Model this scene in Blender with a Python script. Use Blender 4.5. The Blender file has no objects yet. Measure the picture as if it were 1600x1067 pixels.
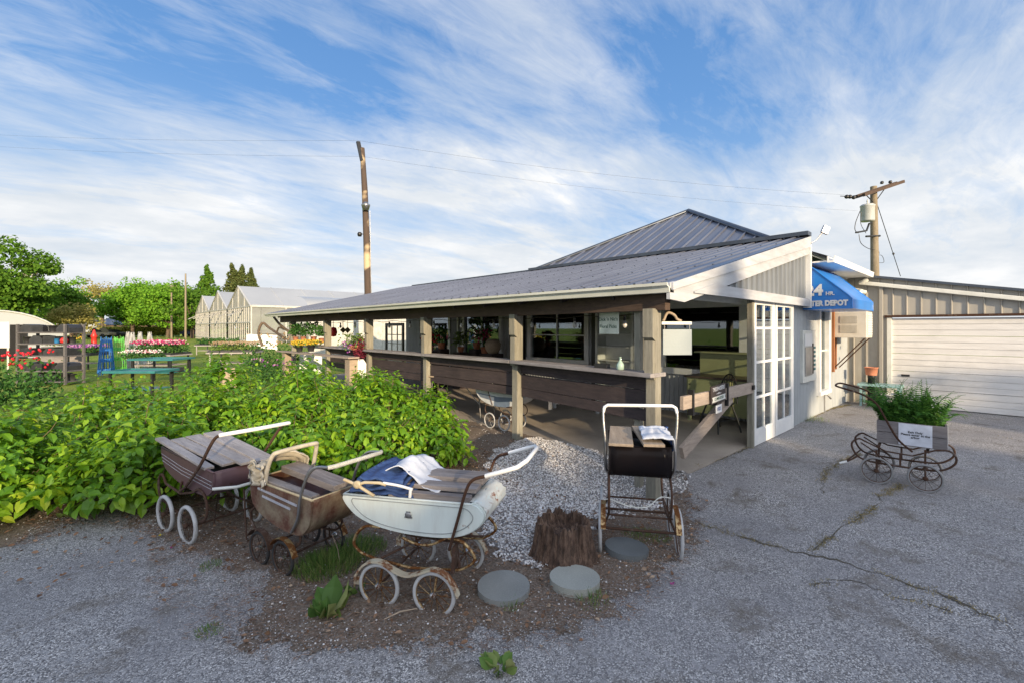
import bpy, math, random
import numpy as np
from mathutils import Vector, Matrix, noise
R = math.radians
random.seed(7); rng = np.random.default_rng(7)
sc = bpy.context.scene
COL = sc.collection
# ------------------------------------------------------------ camera, sky, sun, exposure
YAW = R(43.0); FPX = 715.0; CX, HZ = 800.0, 513.0; CAMH = 1.7
cam = bpy.data.objects.new('camera', bpy.data.cameras.new('camera')); COL.objects.link(cam)
cam.location = (0, 0, CAMH); cam.rotation_euler = (R(90), 0, -YAW)
cam.data.sensor_width = 36; cam.data.lens = 36 * FPX / 1600; cam.data.shift_y = -(533.5 - HZ) / 1600
cam.data.clip_start = 0.05; cam.data.clip_end = 5000
sc.camera = cam
sc.view_settings.view_transform = 'Standard'; sc.view_settings.look = 'None'
sc.view_settings.exposure = 0.56; sc.view_settings.gamma = 1.0
SUN_EL, SUN_AZ = R(13.0), math.atan2(-0.95, -0.34)          # azimuth measured from +X, towards the sun
sdir = Vector((math.cos(SUN_EL) * math.cos(SUN_AZ), math.cos(SUN_EL) * math.sin(SUN_AZ), math.sin(SUN_EL)))
sun = bpy.data.objects.new('sun', bpy.data.lights.new('sun', 'SUN')); COL.objects.link(sun)
sun.data.energy = 5.0; sun.data.angle = R(0.55); sun.data.color = (1.0, 0.78, 0.50)
sun.rotation_euler = sdir.to_track_quat('Z', 'Y').to_euler()

class NT:
    def __init__(s, nt): s.nt = nt; nt.nodes.clear()
    def n(s, t, ins=None, **kw):
        nd = s.nt.nodes.new(t)
        for k, v in kw.items(): setattr(nd, k, v)
        for k, v in (ins or {}).items():
            if isinstance(v, bpy.types.NodeSocket): s.nt.links.new(v, nd.inputs[k])
            else: nd.inputs[k].default_value = v
        return nd
    def math(s, op, a, b=0.0, clamp=False):
        return s.n('ShaderNodeMath', {0: a, 1: b}, operation=op, use_clamp=clamp).outputs[0]
    def ramp(s, fac, stops, interp='LINEAR'):
        nd = s.n('ShaderNodeValToRGB', {0: fac}); cr = nd.color_ramp; cr.interpolation = interp
        while len(cr.elements) > 1: cr.elements.remove(cr.elements[-1])
        for i, (p, c) in enumerate(stops):
            e = cr.elements[0] if i == 0 else cr.elements.new(p)
            e.position = p; e.color = (c[0], c[1], c[2], 1) if not isinstance(c, (int, float)) else (c, c, c, 1)
        return nd.outputs[0]
    def mix(s, fac, a, b, blend='MIX'):
        nd = s.n('ShaderNodeMix', data_type='RGBA', blend_type=blend, clamp_factor=True)
        for sk, v in ((nd.inputs[0], fac), (nd.inputs[6], a), (nd.inputs[7], b)):
            if isinstance(v, bpy.types.NodeSocket): s.nt.links.new(v, sk)
            elif isinstance(v, (int, float)): sk.default_value = v
            else: sk.default_value = (v[0], v[1], v[2], 1)
        return nd.outputs[2]
    def noise(s, vec, scale, detail=4, rough=0.55, dist=0.0):
        return s.n('ShaderNodeTexNoise', {'Vector': vec, 'Scale': scale, 'Detail': detail, 'Roughness': rough, 'Distortion': dist})

w = bpy.data.worlds.new('World'); sc.world = w; w.use_nodes = True
T = NT(w.node_tree)
sky = T.n('ShaderNodeTexSky', sky_type='NISHITA', sun_disc=False, sun_elevation=R(24), sun_rotation=math.pi / 2 - SUN_AZ,
          air_density=1.0, dust_density=0.4, ozone_density=2.5)
tc = T.n('ShaderNodeTexCoord').outputs['Generated']
sx = T.n('ShaderNodeSeparateXYZ', {0: tc})
zz = T.math('MAXIMUM', sx.outputs[2], 0.0)
den = T.math('ADD', zz, 0.16)
pv = T.n('ShaderNodeCombineXYZ', {0: T.math('DIVIDE', sx.outputs[0], den), 1: T.math('DIVIDE', sx.outputs[1], den), 2: 0.0}).outputs[0]
mp = T.n('ShaderNodeMapping', {'Vector': pv, 'Rotation': (0, 0, R(64)), 'Scale': (0.40, 1.10, 1), 'Location': (0.35, 1.9, 0)}).outputs[0]
mp2 = T.n('ShaderNodeMapping', {'Vector': pv, 'Rotation': (0, 0, R(30)), 'Scale': (0.6, 0.75, 1), 'Location': (4.2, 1.1, 0)}).outputs[0]
n1 = T.noise(mp, 2.0, 9, 0.62, 0.6).outputs[0]
n2 = T.noise(mp2, 1.1, 4, 0.55, 0.3).outputs[0]
n3 = T.noise(mp, 9.0, 6, 0.7, 0.8).outputs[0]
s = T.math('ADD', T.math('MULTIPLY', n1, 0.75), T.math('MULTIPLY', n2, 0.55))
s = T.math('ADD', s, T.math('MULTIPLY', n3, 0.26))
hz = T.ramp(zz, [(0.0, 0.62), (0.10, 0.44), (0.25, 0.17), (0.42, 0.0), (0.7, -0.0)])
s = T.math('ADD', s, T.math('MULTIPLY', hz, 0.62))
cm = T.ramp(s, [(0.67, 0.0), (0.80, 0.38), (0.95, 0.80), (1.12, 1.0)])
blue = T.mix(0.72, T.n('ShaderNodeVectorMath', {0: sky.outputs[0], 3: 0.085}, operation='SCALE').outputs[0],
             T.ramp(zz, [(0.0, (0.62, 0.76, 0.92)), (0.2, (0.32, 0.53, 0.84)), (0.42, (0.15, 0.35, 0.72)), (0.75, (0.07, 0.23, 0.58))]))
cloud = T.ramp(T.noise(mp2, 2.6, 5, 0.6).outputs[0], [(0.3, (0.58, 0.64, 0.71)), (0.5, (0.70, 0.73, 0.765)), (0.7, (0.84, 0.845, 0.85))])
skyc = T.mix(cm, blue, cloud)
low = T.ramp(T.math('ADD', sx.outputs[2], 0.5), [(0.485, (0.16, 0.18, 0.14)), (0.5, (0.8, 0.87, 0.95))])
isup = T.math('GREATER_THAN', sx.outputs[2], 0.0)
skyc = T.mix(isup, low, skyc)
dt = T.n('ShaderNodeVectorMath', {0: tc, 1: tuple(sdir)}, operation='DOT_PRODUCT').outputs['Value']
skyc = T.mix(T.math('MULTIPLY', T.ramp(dt, [(0.05, 0.0), (0.45, 0.35), (0.8, 0.8), (1.0, 1.0)]), isup), skyc, (1.50, 1.54, 1.64))   # unseen sky brightened widely round the low sun, added as fill for the shade
bg = T.n('ShaderNodeBackground', {'Color': skyc, 'Strength': 0.81})
T.n('ShaderNodeOutputWorld', {'Surface': bg.outputs[0]})

# ------------------------------------------------------------ pixel -> world helpers (1600 px wide frame)
cA, sA = math.cos(YAW), math.sin(YAW)
def CD(r, d): return (r * cA + d * sA, -r * sA + d * cA)          # camera right / depth -> world x, y
def sm(a, b, x):
    t = min(1, max(0, (x - a) / (b - a))); return t * t * (3 - 2 * t)
def H(x, y):                                                       # terrain: drops a little away from the shop
    h = -0.10 * (1 - sm(3.7, 5.0, x)) * (1 - sm(9, 14, y))
    q = ((x - 4.35) / 0.75) ** 2 + ((y - 2.55) / 1.0) ** 2
    return h - 0.17 * math.exp(-q) * (1 - sm(4.95, 5.15, x))
def G(px, py):
    z = 0.0
    for _ in range(12):
        d = (CAMH - z) * FPX / (py - HZ); x, y = CD((px - CX) / FPX * d, d); z = H(x, y)
    return Vector((x, y, z))
def at(px, py, d):
    x, y = CD((px - CX) / FPX * d, d); return Vector((x, y, CAMH + (HZ - py) / FPX * d))
def onX(px, py, X):
    k = (px - CX) / FPX; return at(px, py, X / (k * cA + sA))

# ------------------------------------------------------------ mesh helpers
def wm(o):
    m = o.matrix_basis.copy()
    while o.parent: o = o.parent; m = o.matrix_basis @ m
    return m
def tag(o, label=None, cat=None, group=None, kind=None):
    if label: o['label'] = label
    if cat: o['category'] = cat
    if group: o['group'] = group
    if kind: o['kind'] = kind
    return o
def thing(name, loc, rz=0.0, label=None, cat=None, group=None):
    o = bpy.data.objects.new(name, None); COL.objects.link(o); o.empty_display_size = 0.2
    o.location = loc; o.rotation_euler = (0, 0, rz); return tag(o, label, cat, group)
class MB:
    def __init__(s): s.v = []; s.f = []; s.s = []; s.m = []
    def add(s, vs, fs, smooth=False, m=0):
        b = len(s.v); s.v += [tuple(p) for p in vs]
        for f in fs: s.f.append(tuple(b + i for i in f)); s.s.append(smooth); s.m.append(m)
        return s
    def box(s, x0, y0, z0, x1, y1, z1, m=0):
        x0, x1 = min(x0, x1), max(x0, x1); y0, y1 = min(y0, y1), max(y0, y1); z0, z1 = min(z0, z1), max(z0, z1)
        vs = [(x0, y0, z0), (x1, y0, z0), (x1, y1, z0), (x0, y1, z0), (x0, y0, z1), (x1, y0, z1), (x1, y1, z1), (x0, y1, z1)]
        return s.add(vs, [(3, 2, 1, 0), (4, 5, 6, 7), (0, 1, 5, 4), (1, 2, 6, 5), (2, 3, 7, 6), (3, 0, 4, 7)], m=m)
    def bar(s, p0, p1, w, h, up=(0, 0, 1), m=0):
        p0 = Vector(p0); p1 = Vector(p1); t = (p1 - p0).normalized(); up = Vector(up)
        if abs(t.dot(up)) > 0.98: up = Vector((0, 1, 0))
        a = t.cross(up).normalized() * w / 2; b = a.cross(t).normalized() * h / 2
        vs = [p + x * a + y * b for p in (p0, p1) for x, y in ((-1, -1), (1, -1), (1, 1), (-1, 1))]
        return s.add(vs, [(0, 1, 2, 3), (7, 6, 5, 4), (0, 4, 5, 1), (1, 5, 6, 2), (2, 6, 7, 3), (3, 7, 4, 0)], m=m)
    def tube(s, pts, r, n=8, closed=False, m=0, flat=1.0):
        pts = [Vector(p) for p in pts]; k = len(pts)
        rs = r if isinstance(r, (list, tuple)) else [r] * k
        tang = []
        for i in range(k):
            a = pts[(i - 1) % k] if closed or i > 0 else pts[i]; b = pts[(i + 1) % k] if closed or i < k - 1 else pts[i]
            tang.append((b - a).normalized() if (b - a).length > 1e-9 else Vector((0, 0, 1)))
        nrm = tang[0].orthogonal().normalized()
        vs = []
        for i in range(k):
            nrm = (nrm - tang[i] * nrm.dot(tang[i]))
            nrm = nrm.normalized() if nrm.length > 1e-6 else tang[i].orthogonal().normalized()
            bn = tang[i].cross(nrm)
            for j in range(n):
                a = 2 * math.pi * j / n; vs.append(pts[i] + nrm * math.cos(a) * rs[i] + bn * math.sin(a) * rs[i] * flat)
        fs = []
        for i in range(k if closed else k - 1):
            for j in range(n):
                a = i * n + j; b = i * n + (j + 1) % n; c = ((i + 1) % k) * n + (j + 1) % n; d = ((i + 1) % k) * n + j
                fs.append((a, b, c, d))
        s.add(vs, fs, True, m)
        if not closed:
            s.add(vs[:n], [tuple(range(n))[::-1]], False, m); s.add(vs[-n:], [tuple(range(n))], False, m)
        return s
    def lathe(s, prof, c=(0, 0, 0), n=16, axis='z', m=0, smooth=True):
        c = Vector(c); vs = []; fs = []
        for r, h in prof:
            for j in range(n):
                a = 2 * math.pi * j / n; x, y = r * math.cos(a), r * math.sin(a)
                p = {'z': (x, y, h), 'y': (x, h, y), 'x': (h, x, y)}[axis]; vs.append(c + Vector(p))
        for i in range(len(prof) - 1):
            for j in range(n):
                fs.append((i * n + j, i * n + (j + 1) % n, (i + 1) * n + (j + 1) % n, (i + 1) * n + j))
        s.add(vs, fs, smooth, m)
        if prof[0][0] > 1e-5: s.add(vs[:n], [tuple(range(n))[::-1]], False, m)
        if prof[-1][0] > 1e-5: s.add(vs[-n:], [tuple(range(n))], False, m)
        return s
    def prism(s, poly, lo, hi, axis='y', m=0, smooth=False, caps=True):
        def P(a, b, h): return {'y': (a, h, b), 'z': (a, b, h), 'x': (h, a, b)}[axis]
        n = len(poly); vs = [P(a, b, lo) for a, b in poly] + [P(a, b, hi) for a, b in poly]
        s.add(vs, [(i, (i + 1) % n, n + (i + 1) % n, n + i) for i in range(n)], smooth, m)
        if caps: s.add(vs, [tuple(range(n))[::-1], tuple(range(n, 2 * n))], False, m)
        return s
    def ribbed(s, o, u, v, nrm, u0, u1, vlo, vhi, pitch, ribw, depth, m=0):
        o = Vector(o); u = Vector(u); v = Vector(v); nrm = Vector(nrm); fl = (lambda q: (lambda t: q)) 
        if not callable(vlo): vlo = fl(vlo)
        if not callable(vhi): vhi = fl(vhi)
        us = []; k = math.floor(u0 / pitch)
        while k * pitch < u1:
            b = k * pitch
            for du, h in ((0, 0), (ribw * .25, depth), (ribw * .75, depth), (ribw, 0)):
                if u0 < b + du < u1: us.append((b + du, h))
            k += 1
        us = [(u0, 0)] + us + [(u1, 0)]
        vs = []
        for t, h in us: vs += [o + u * t + v * vlo(t) + nrm * h, o + u * t + v * vhi(t) + nrm * h]
        return s.add(vs, [(2 * i, 2 * i + 2, 2 * i + 3, 2 * i + 1) for i in range(len(us) - 1)], False, m)
    def build(s, name, mats, parent=None, local=False, bevel=0, solid=0, label=None, cat=None, group=None, kind=None, origin=None):
        vs = [Vector(p) for p in s.v]; loc = Vector((0, 0, 0))
        if parent is not None:
            if not local:
                mi = wm(parent).inverted(); vs = [mi @ p for p in vs]
            if origin is not None: loc = Vector(origin); vs = [p - loc for p in vs]
        else:
            if origin is None and vs:
                xs = [p.x for p in vs]; ys = [p.y for p in vs]; z0 = min(p.z for p in vs)
                origin = ((min(xs) + max(xs)) / 2, (min(ys) + max(ys)) / 2, z0)
            loc = Vector(origin); vs = [p - loc for p in vs]
        me = bpy.data.meshes.new(name); me.from_pydata([p[:] for p in vs], [], s.f)
        me.polygons.foreach_set('use_smooth', s.s); me.polygons.foreach_set('material_index', s.m)
        for m_ in (mats if isinstance(mats, (list, tuple)) else [mats]): me.materials.append(m_)
        me.update()
        o = bpy.data.objects.new(name, me); COL.objects.link(o); o.location = loc
        if parent is not None: o.parent = parent
        if bevel:
            b = o.modifiers.new('b', 'BEVEL'); b.width = bevel; b.segments = 2; b.limit_method = 'ANGLE'; b.angle_limit = R(40)
        if solid:
            b = o.modifiers.new('s', 'SOLIDIFY'); b.thickness = solid; b.offset = -1
        return tag(o, label, cat, group, kind)
def cloud(name, tv, tf, Ms, Ts, mats, parent=None, smooth=False, mi=None, **kw):
    """many copies of one small template in ONE mesh: Ms (n,3,3) columns are the axes, Ts (n,3) positions (world)"""
    tv = np.array(tv, float); n = len(Ts); k = len(tv)
    V = np.einsum('nij,kj->nki', Ms, tv) + np.asarray(Ts)[:, None, :]
    V = V.reshape(-1, 3)
    if parent is not None:
        mi_ = np.array(wm(parent).inverted()); V = V @ mi_[:3, :3].T + mi_[:3, 3]; loc = Vector((0, 0, 0))
    else:
        loc = Vector(((V[:, 0].min() + V[:, 0].max()) / 2, (V[:, 1].min() + V[:, 1].max()) / 2, V[:, 2].min())); V = V - np.array(loc)
    sizes = [len(f) for f in tf]; flat = np.concatenate([np.array(f) for f in tf])
    L = (flat[None, :] + (np.arange(n) * k)[:, None]).ravel()
    tot = np.tile(sizes, n); st = np.concatenate([[0], np.cumsum(tot)[:-1]])
    me = bpy.data.meshes.new(name)
    me.vertices.add(len(V)); me.vertices.foreach_set('co', V.astype(np.float32).ravel())
    me.loops.add(len(L)); me.loops.foreach_set('vertex_index', L.astype(np.int32))
    me.polygons.add(len(tot)); me.polygons.foreach_set('loop_start', st.astype(np.int32)); me.polygons.foreach_set('loop_total', tot.astype(np.int32))
    for m_ in (mats if isinstance(mats, (list, tuple)) else [mats]): me.materials.append(m_)
    me.polygons.foreach_set('use_smooth', [smooth] * len(tot))
    if mi is not None: me.polygons.foreach_set('material_index', np.repeat(mi, len(tf)).astype(np.int32))
    me.update(calc_edges=True); me.validate()
    o = bpy.data.objects.new(name, me); COL.objects.link(o); o.location = loc
    if parent is not None: o.parent = parent
    return tag(o, kw.get('label'), kw.get('cat'), kw.get('group'), kw.get('kind'))
def frames(fwd, nrm, size):
    f = np.asarray(fwd, float); f /= np.linalg.norm(f, axis=1)[:, None] + 1e-9
    s_ = np.cross(f, nrm); s_ /= np.linalg.norm(s_, axis=1)[:, None] + 1e-9
    u = np.cross(s_, f); M_ = np.stack([f, s_, u], axis=2)
    size = np.asarray(size, float)
    return M_ * (size[:, None, None] if size.ndim == 1 else size[:, None, :])
def rdir(n):
    v = rng.normal(size=(n, 3)); return v / np.linalg.norm(v, axis=1)[:, None]
def text(name, body, size, mat, parent, M4, extrude=0.002, align='CENTER', sx=1.0, bold=0.0):
    cu = bpy.data.curves.new(name, 'FONT'); cu.body = body; cu.size = size; cu.extrude = extrude; cu.align_x = align; cu.align_y = 'CENTER'
    cu.offset = bold; cu.space_line = 1.0; cu.space_character = 1.02; cu.resolution_u = 3
    t = bpy.data.objects.new(name + '_c', cu); COL.objects.link(t)
    dg = bpy.context.evaluated_depsgraph_get(); me = bpy.data.meshes.new_from_object(t.evaluated_get(dg)); me.name = name
    bpy.data.objects.remove(t); me.materials.clear(); me.materials.append(mat)
    o = bpy.data.objects.new(name, me); COL.objects.link(o); o.parent = parent
    o.matrix_basis = (wm(parent).inverted() @ M4 @ Matrix.Diagonal((sx, 1, 1, 1)))
    return o
def facing(loc, xdir, up=(0, 0, 1)):
    x = Vector(xdir).normalized(); u = Vector(up); z = x.cross(u).normalized(); y = z.cross(x)
    m = Matrix((x, y, z)).transposed().to_4x4(); m.translation = Vector(loc); return m
def copy_tree(o, parent=None):
    c = o.copy(); COL.objects.link(c); c.parent = parent
    for ch in list(o.children): copy_tree(ch, c)
    return c

# ------------------------------------------------------------ materials
def mk(name):
    m = bpy.data.materials.new(name); m.use_nodes = True; return m, NT(m.node_tree)
def out(t, bsdf): t.n('ShaderNodeOutputMaterial', {'Surface': bsdf})
def coord(t, scale=(1, 1, 1), rot=(0, 0, 0), kind='Object'):
    return t.n('ShaderNodeMapping', {'Vector': t.n('ShaderNodeTexCoord').outputs[kind], 'Scale': scale, 'Rotation': rot}).outputs[0]
def bumpn(t, h, strength, dist=0.01):
    return t.n('ShaderNodeBump', {'Height': h, 'Strength': strength, 'Distance': dist}).outputs[0]
def plain(name, c, rough=0.6, metal=0.0, c2=None, scale=6, stretch=(1, 1, 1), bump=0.15, bscale=40, dirt=0.25, spec=0.5):
    m, t = mk(name); v = coord(t, stretch)
    c2 = c2 or tuple(x * 0.72 for x in c)
    f = t.ramp(t.noise(v, scale, 6, 0.6).outputs[0], [(0.35, 0.0), (0.68, 1.0)])
    col = t.mix(f, c, c2)
    d = t.ramp(t.noise(coord(t), scale * .37, 5, 0.7).outputs[0], [(0.45, 0.0), (0.8, 1.0)])
    col = t.mix(t.math('MULTIPLY', d, dirt), col, tuple(x * 0.35 + 0.01 for x in c))
    b = t.n('ShaderNodeBsdfPrincipled', {'Base Color': col, 'Roughness': rough, 'Metallic': metal, 'Specular IOR Level': spec,
            'Normal': bumpn(t, t.noise(v, bscale, 3).outputs[0], bump)})
    out(t, b.outputs[0]); return m
def wood(name, c, c2, axis='x', rough=0.8, grain=1.0, knots=True):
    m, t = mk(name); st = {'x': (1.2, 14, 14), 'y': (14, 1.2, 14), 'z': (14, 14, 1.2)}[axis]
    v = coord(t, st); n = t.noise(v, 2.2 * grain, 8, 0.65, 0.4).outputs[0]
    col = t.mix(t.ramp(n, [(0.32, 0.0), (0.7, 1.0)]), c, c2)
    big = t.ramp(t.noise(coord(t), 1.7, 4, 0.6).outputs[0], [(0.35, 0.0), (0.75, 1.0)])
    col = t.mix(t.math('MULTIPLY', big, 0.45), col, tuple(x * 0.45 for x in c2))
    isl = t.n('ShaderNodeNewGeometry').outputs['Random Per Island']
    col = t.mix(t.math('MULTIPLY', isl, 0.35), col, tuple(x * 1.5 for x in c2), 'MIX')
    fine = t.noise(v, 9 * grain, 4, 0.7).outputs[0]
    col = t.mix(t.ramp(fine, [(0.56, 0.0), (0.7, 0.6)]), col, tuple(x * 0.3 for x in c2))
    b = t.n('ShaderNodeBsdfPrincipled', {'Base Color': col, 'Roughness': rough, 'Specular IOR Level': 0.25, 'Normal': bumpn(t, fine, 0.5, 0.006)})
    out(t, b.outputs[0]); return m
def rusty(name, c, rust=(0.16, 0.055, 0.022), amt=0.5, rough=0.4, scale=9, metal=0.0, edge=0.08):
    m, t = mk(name); v = coord(t)
    n = t.noise(v, scale, 10, 0.72).outputs[0]; lo = 0.75 - amt * 0.45
    f = t.ramp(n, [(lo, 0.0), (lo + edge, 1.0)])
    rc = t.mix(t.noise(v, scale * 6, 4).outputs[0], rust, tuple(x * 0.35 for x in rust))
    stain = t.ramp(t.noise(coord(t, (6, 6, 1.2)), 2, 5, 0.7).outputs[0], [(0.45, 0.0), (0.8, 0.55)])
    pc = t.mix(stain, c, tuple(0.6 * x + 0.25 * y for x, y in zip(c, rust)))
    col = t.mix(f, pc, rc)
    b = t.n('ShaderNodeBsdfPrincipled', {'Base Color': col, 'Roughness': t.mix(f, (rough,) * 3, (0.9,) * 3), 'Metallic': metal,
            'Normal': bumpn(t, t.math('MULTIPLY', n, f), 0.25, 0.005)})
    out(t, b.outputs[0]); return m
def island(name, stops, rough=0.55, transl=0.0, spec=0.35, bump=0.0, pos=True, tcol=None):
    m, t = mk(name); isl = t.n('ShaderNodeNewGeometry').outputs['Random Per Island']
    if pos:
        v = t.noise(coord(t, kind='Object'), 1.1, 3).outputs[0]
        isl = t.math('ADD', t.math('MULTIPLY', isl, 0.65), t.math('MULTIPLY', t.ramp(v, [(0.3, 0.0), (0.7, 1.0)]), 0.35))
    col = t.ramp(isl, stops)
    ins = {'Base Color': col, 'Roughness': rough, 'Specular IOR Level': spec}
    if bump: ins['Normal'] = bumpn(t, t.noise(coord(t), 60, 3).outputs[0], bump)
    b = t.n('ShaderNodeBsdfPrincipled', ins).outputs[0]
    if transl:
        tr = t.n('ShaderNodeBsdfTranslucent', {'Color': t.mix(0.5, col, tcol) if tcol else col}).outputs[0]
        b = t.n('ShaderNodeMixShader', {0: transl, 1: b, 2: tr}).outputs[0]
    out(t, b); return m
def glass(name, tint=(0.9, 0.95, 0.95), refl=0.08, trans=0.9):
    m, t = mk(name)
    lw = t.n('ShaderNodeLayerWeight', {'Blend': 0.35}).outputs['Fresnel']
    g = t.n('ShaderNodeBsdfGlossy', {'Color': (0.9, 0.95, 1, 1), 'Roughness': 0.02}).outputs[0]
    tr = t.n('ShaderNodeBsdfTransparent', {'Color': (*[x * trans for x in tint], 1)}).outputs[0]
    f = t.math('ADD', t.math('MULTIPLY', lw, 0.7), refl, True)
    out(t, t.n('ShaderNodeMixShader', {0: f, 1: tr, 2: g}).outputs[0]); return m

MT = {}
def asphalt():
    m, t = mk('asphalt'); v = coord(t)
    vo = t.n('ShaderNodeTexVoronoi', {'Vector': v, 'Scale': 125.0, 'Randomness': 1.0})
    val = t.n('ShaderNodeSeparateColor', {0: vo.outputs['Color']}).outputs[0]
    chips = t.ramp(val, [(0.0, (0.12, 0.115, 0.115)), (0.3, (0.235, 0.225, 0.22)), (0.62, (0.38, 0.365, 0.355)), (0.86, (0.52, 0.50, 0.49)), (1.0, (0.75, 0.73, 0.71))])
    gap = t.ramp(vo.outputs['Distance'], [(0.50, 0.0), (0.85, 1.0)])
    col = t.mix(gap, chips, (0.09, 0.09, 0.10))
    vo2 = t.n('ShaderNodeTexVoronoi', {'Vector': v, 'Scale': 38.0})
    v2 = t.n('ShaderNodeSeparateColor', {0: vo2.outputs['Color']}).outputs[1]
    col = t.mix(t.ramp(v2, [(0.72, 0.0), (0.9, 0.55)]), col, (0.36, 0.355, 0.36))
    big = t.noise(v, 0.8, 8, 0.68).outputs[0]
    col = t.mix(t.ramp(big, [(0.40, 0.0), (0.62, 0.62)]), col, (0.20, 0.195, 0.205))
    st = t.noise(v, 2.3, 7, 0.7).outputs[0]
    col = t.mix(t.ramp(st, [(0.54, 0.0), (0.68, 0.8)]), col, (0.13, 0.11, 0.09))
    b = t.n('ShaderNodeBsdfPrincipled', {'Base Color': col, 'Roughness': 0.9, 'Specular IOR Level': 0.2,
        'Normal': bumpn(t, t.math('SUBTRACT', 1.0, vo.outputs['Distance']), 0.55, 0.008)})
    out(t, b.outputs[0]); return m
MT['asphalt'] = asphalt()
def grassm():
    m, t = mk('lawn'); v = coord(t)
    n = t.noise(v, 0.35, 6, 0.65).outputs[0]; f = t.noise(coord(t, (1, 1, 1)), 28, 4, 0.7).outputs[0]
    col = t.ramp(n, [(0.3, (0.13, 0.20, 0.03)), (0.5, (0.21, 0.28, 0.045)), (0.7, (0.33, 0.34, 0.08))])
    col = t.mix(t.ramp(f, [(0.4, 0.0), (0.7, 0.6)]), col, (0.05, 0.09, 0.02))
    sx_ = t.n('ShaderNodeSeparateXYZ', {0: v}).outputs
    b = t.n('ShaderNodeBsdfPrincipled', {'Base Color': col, 'Roughness': 0.9, 'Specular IOR Level': 0.1, 'Normal': bumpn(t, f, 1.0, 0.03)})
    out(t, b.outputs[0]); return m
MT['lawn'] = grassm()
def soilm(name, stops, sc1=60):
    m, t = mk(name); v = coord(t)
    n = t.noise(v, sc1, 8, 0.75).outputs[0]; n2 = t.noise(v, 5, 5, 0.6).outputs[0]
    col = t.mix(t.math('MULTIPLY', n2, 0.5), t.ramp(n, stops), tuple(x * .8 for x in stops[0][1]))
    b = t.n('ShaderNodeBsdfPrincipled', {'Base Color': col, 'Roughness': 0.95, 'Specular IOR Level': 0.1, 'Normal': bumpn(t, n, 0.8, 0.02)})
    out(t, b.outputs[0]); return m
MT['mulch'] = soilm('mulch', [(0.35, (0.09, 0.072, 0.058)), (0.48, (0.22, 0.172, 0.138)), (0.6, (0.36, 0.30, 0.25)), (0.72, (0.52, 0.47, 0.42))])
MT['gravelbase'] = soilm('gravel_base', [(0.3, (0.12, 0.11, 0.11)), (0.5, (0.3, 0.29, 0.29)), (0.7, (0.5, 0.49, 0.49))], 45)
def concretem(name, c, c2):
    m, t = mk(name); v = coord(t); n = t.noise(v, 1.6, 8, 0.65).outputs[0]; f = t.noise(v, 120, 3, 0.6).outputs[0]
    col = t.mix(t.ramp(n, [(0.35, 0.0), (0.7, 1.0)]), c, c2); col = t.mix(t.ramp(f, [(0.5, 0.0), (0.75, 0.4)]), col, tuple(x * 1.5 for x in c))
    b = t.n('ShaderNodeBsdfPrincipled', {'Base Color': col, 'Roughness': 0.85, 'Specular IOR Level': 0.25, 'Normal': bumpn(t, f, 0.3, 0.004)})
    out(t, b.outputs[0]); return m
MT['slab'] = concretem('slab', (0.40, 0.35, 0.30), (0.28, 0.245, 0.215))
MT['stone'] = concretem('stone', (0.25, 0.26, 0.255), (0.17, 0.18, 0.18))
MT['roof'] = plain('roof_metal', (0.185, 0.20, 0.245), 0.30, 0.55, (0.135, 0.145, 0.185), 1.2, (0.4, 3, 1), 0.03, 20, 0.4)
MT['roofdark'] = plain('roof_trim', (0.10, 0.115, 0.14), 0.35, 0.7, (0.07, 0.08, 0.10), 3, bump=0.02)
MT['gutter'] = plain('gutter_paint', (0.66, 0.67, 0.62), 0.4, 0.0, (0.55, 0.57, 0.52), 3, (3, .4, 3), 0.03, 20, 0.35)
MT['whitewood'] = wood('white_painted_wood', (0.62, 0.62, 0.63), (0.50, 0.51, 0.54), 'x', 0.6)
MT['fasciaw'] = plain('fascia_paint', (0.48, 0.50, 0.53), 0.55, 0, (0.36, 0.36, 0.38), 3, (.5, 4, 4), 0.1, 30, 0.4)
MT['siding'] = plain('siding_metal', (0.47, 0.50, 0.52), 0.42, 0.25, (0.40, 0.43, 0.46), 2, (3, 3, .5), 0.02, 20, 0.3)
MT['sidingtan'] = plain('siding_tan', (0.40, 0.38, 0.34), 0.5, 0.1, (0.34, 0.325, 0.295), 2, (3, 3, .5), 0.02, 20, 0.3)
MT['sidinggrey'] = plain('siding_grey', (0.42, 0.435, 0.45), 0.5, 0.1, (0.35, 0.36, 0.38), 2, (3, 3, .5), 0.02, 20, 0.3)
MT['beam'] = wood('dark_beam_wood', (0.12, 0.08, 0.058), (0.055, 0.038, 0.03), 'y')
MT['postw'] = wood('post_wood', (0.33, 0.315, 0.26), (0.18, 0.17, 0.14), 'z')
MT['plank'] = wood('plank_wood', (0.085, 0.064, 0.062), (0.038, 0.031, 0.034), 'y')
MT['railw'] = wood('rail_wood', (0.36, 0.34, 0.34), (0.19, 0.175, 0.175), 'y')
MT['tanw'] = wood('tan_wood', (0.46, 0.37, 0.28), (0.28, 0.22, 0.165), 'x')
MT['greyboard'] = wood('grey_board', (0.45, 0.42, 0.41), (0.26, 0.24, 0.24), 'x')
MT['brownboard'] = wood('brown_board', (0.34, 0.31, 0.30), (0.15, 0.13, 0.125), 'x')
MT['poledark'] = wood('pole_wood', (0.26, 0.17, 0.10), (0.09, 0.065, 0.05), 'z')
MT['polelight'] = wood('pole_pale', (0.33, 0.28, 0.20), (0.17, 0.14, 0.10), 'z')
MT['white'] = plain('white_paint', (0.78, 0.78, 0.77), 0.45, 0, (0.68, 0.69, 0.70), 5, dirt=0.25, bump=0.04)
MT['offwhite'] = plain('off_white', (0.70, 0.71, 0.67), 0.5, 0, (0.60, 0.61, 0.57), 5, dirt=0.3, bump=0.05)
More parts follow.
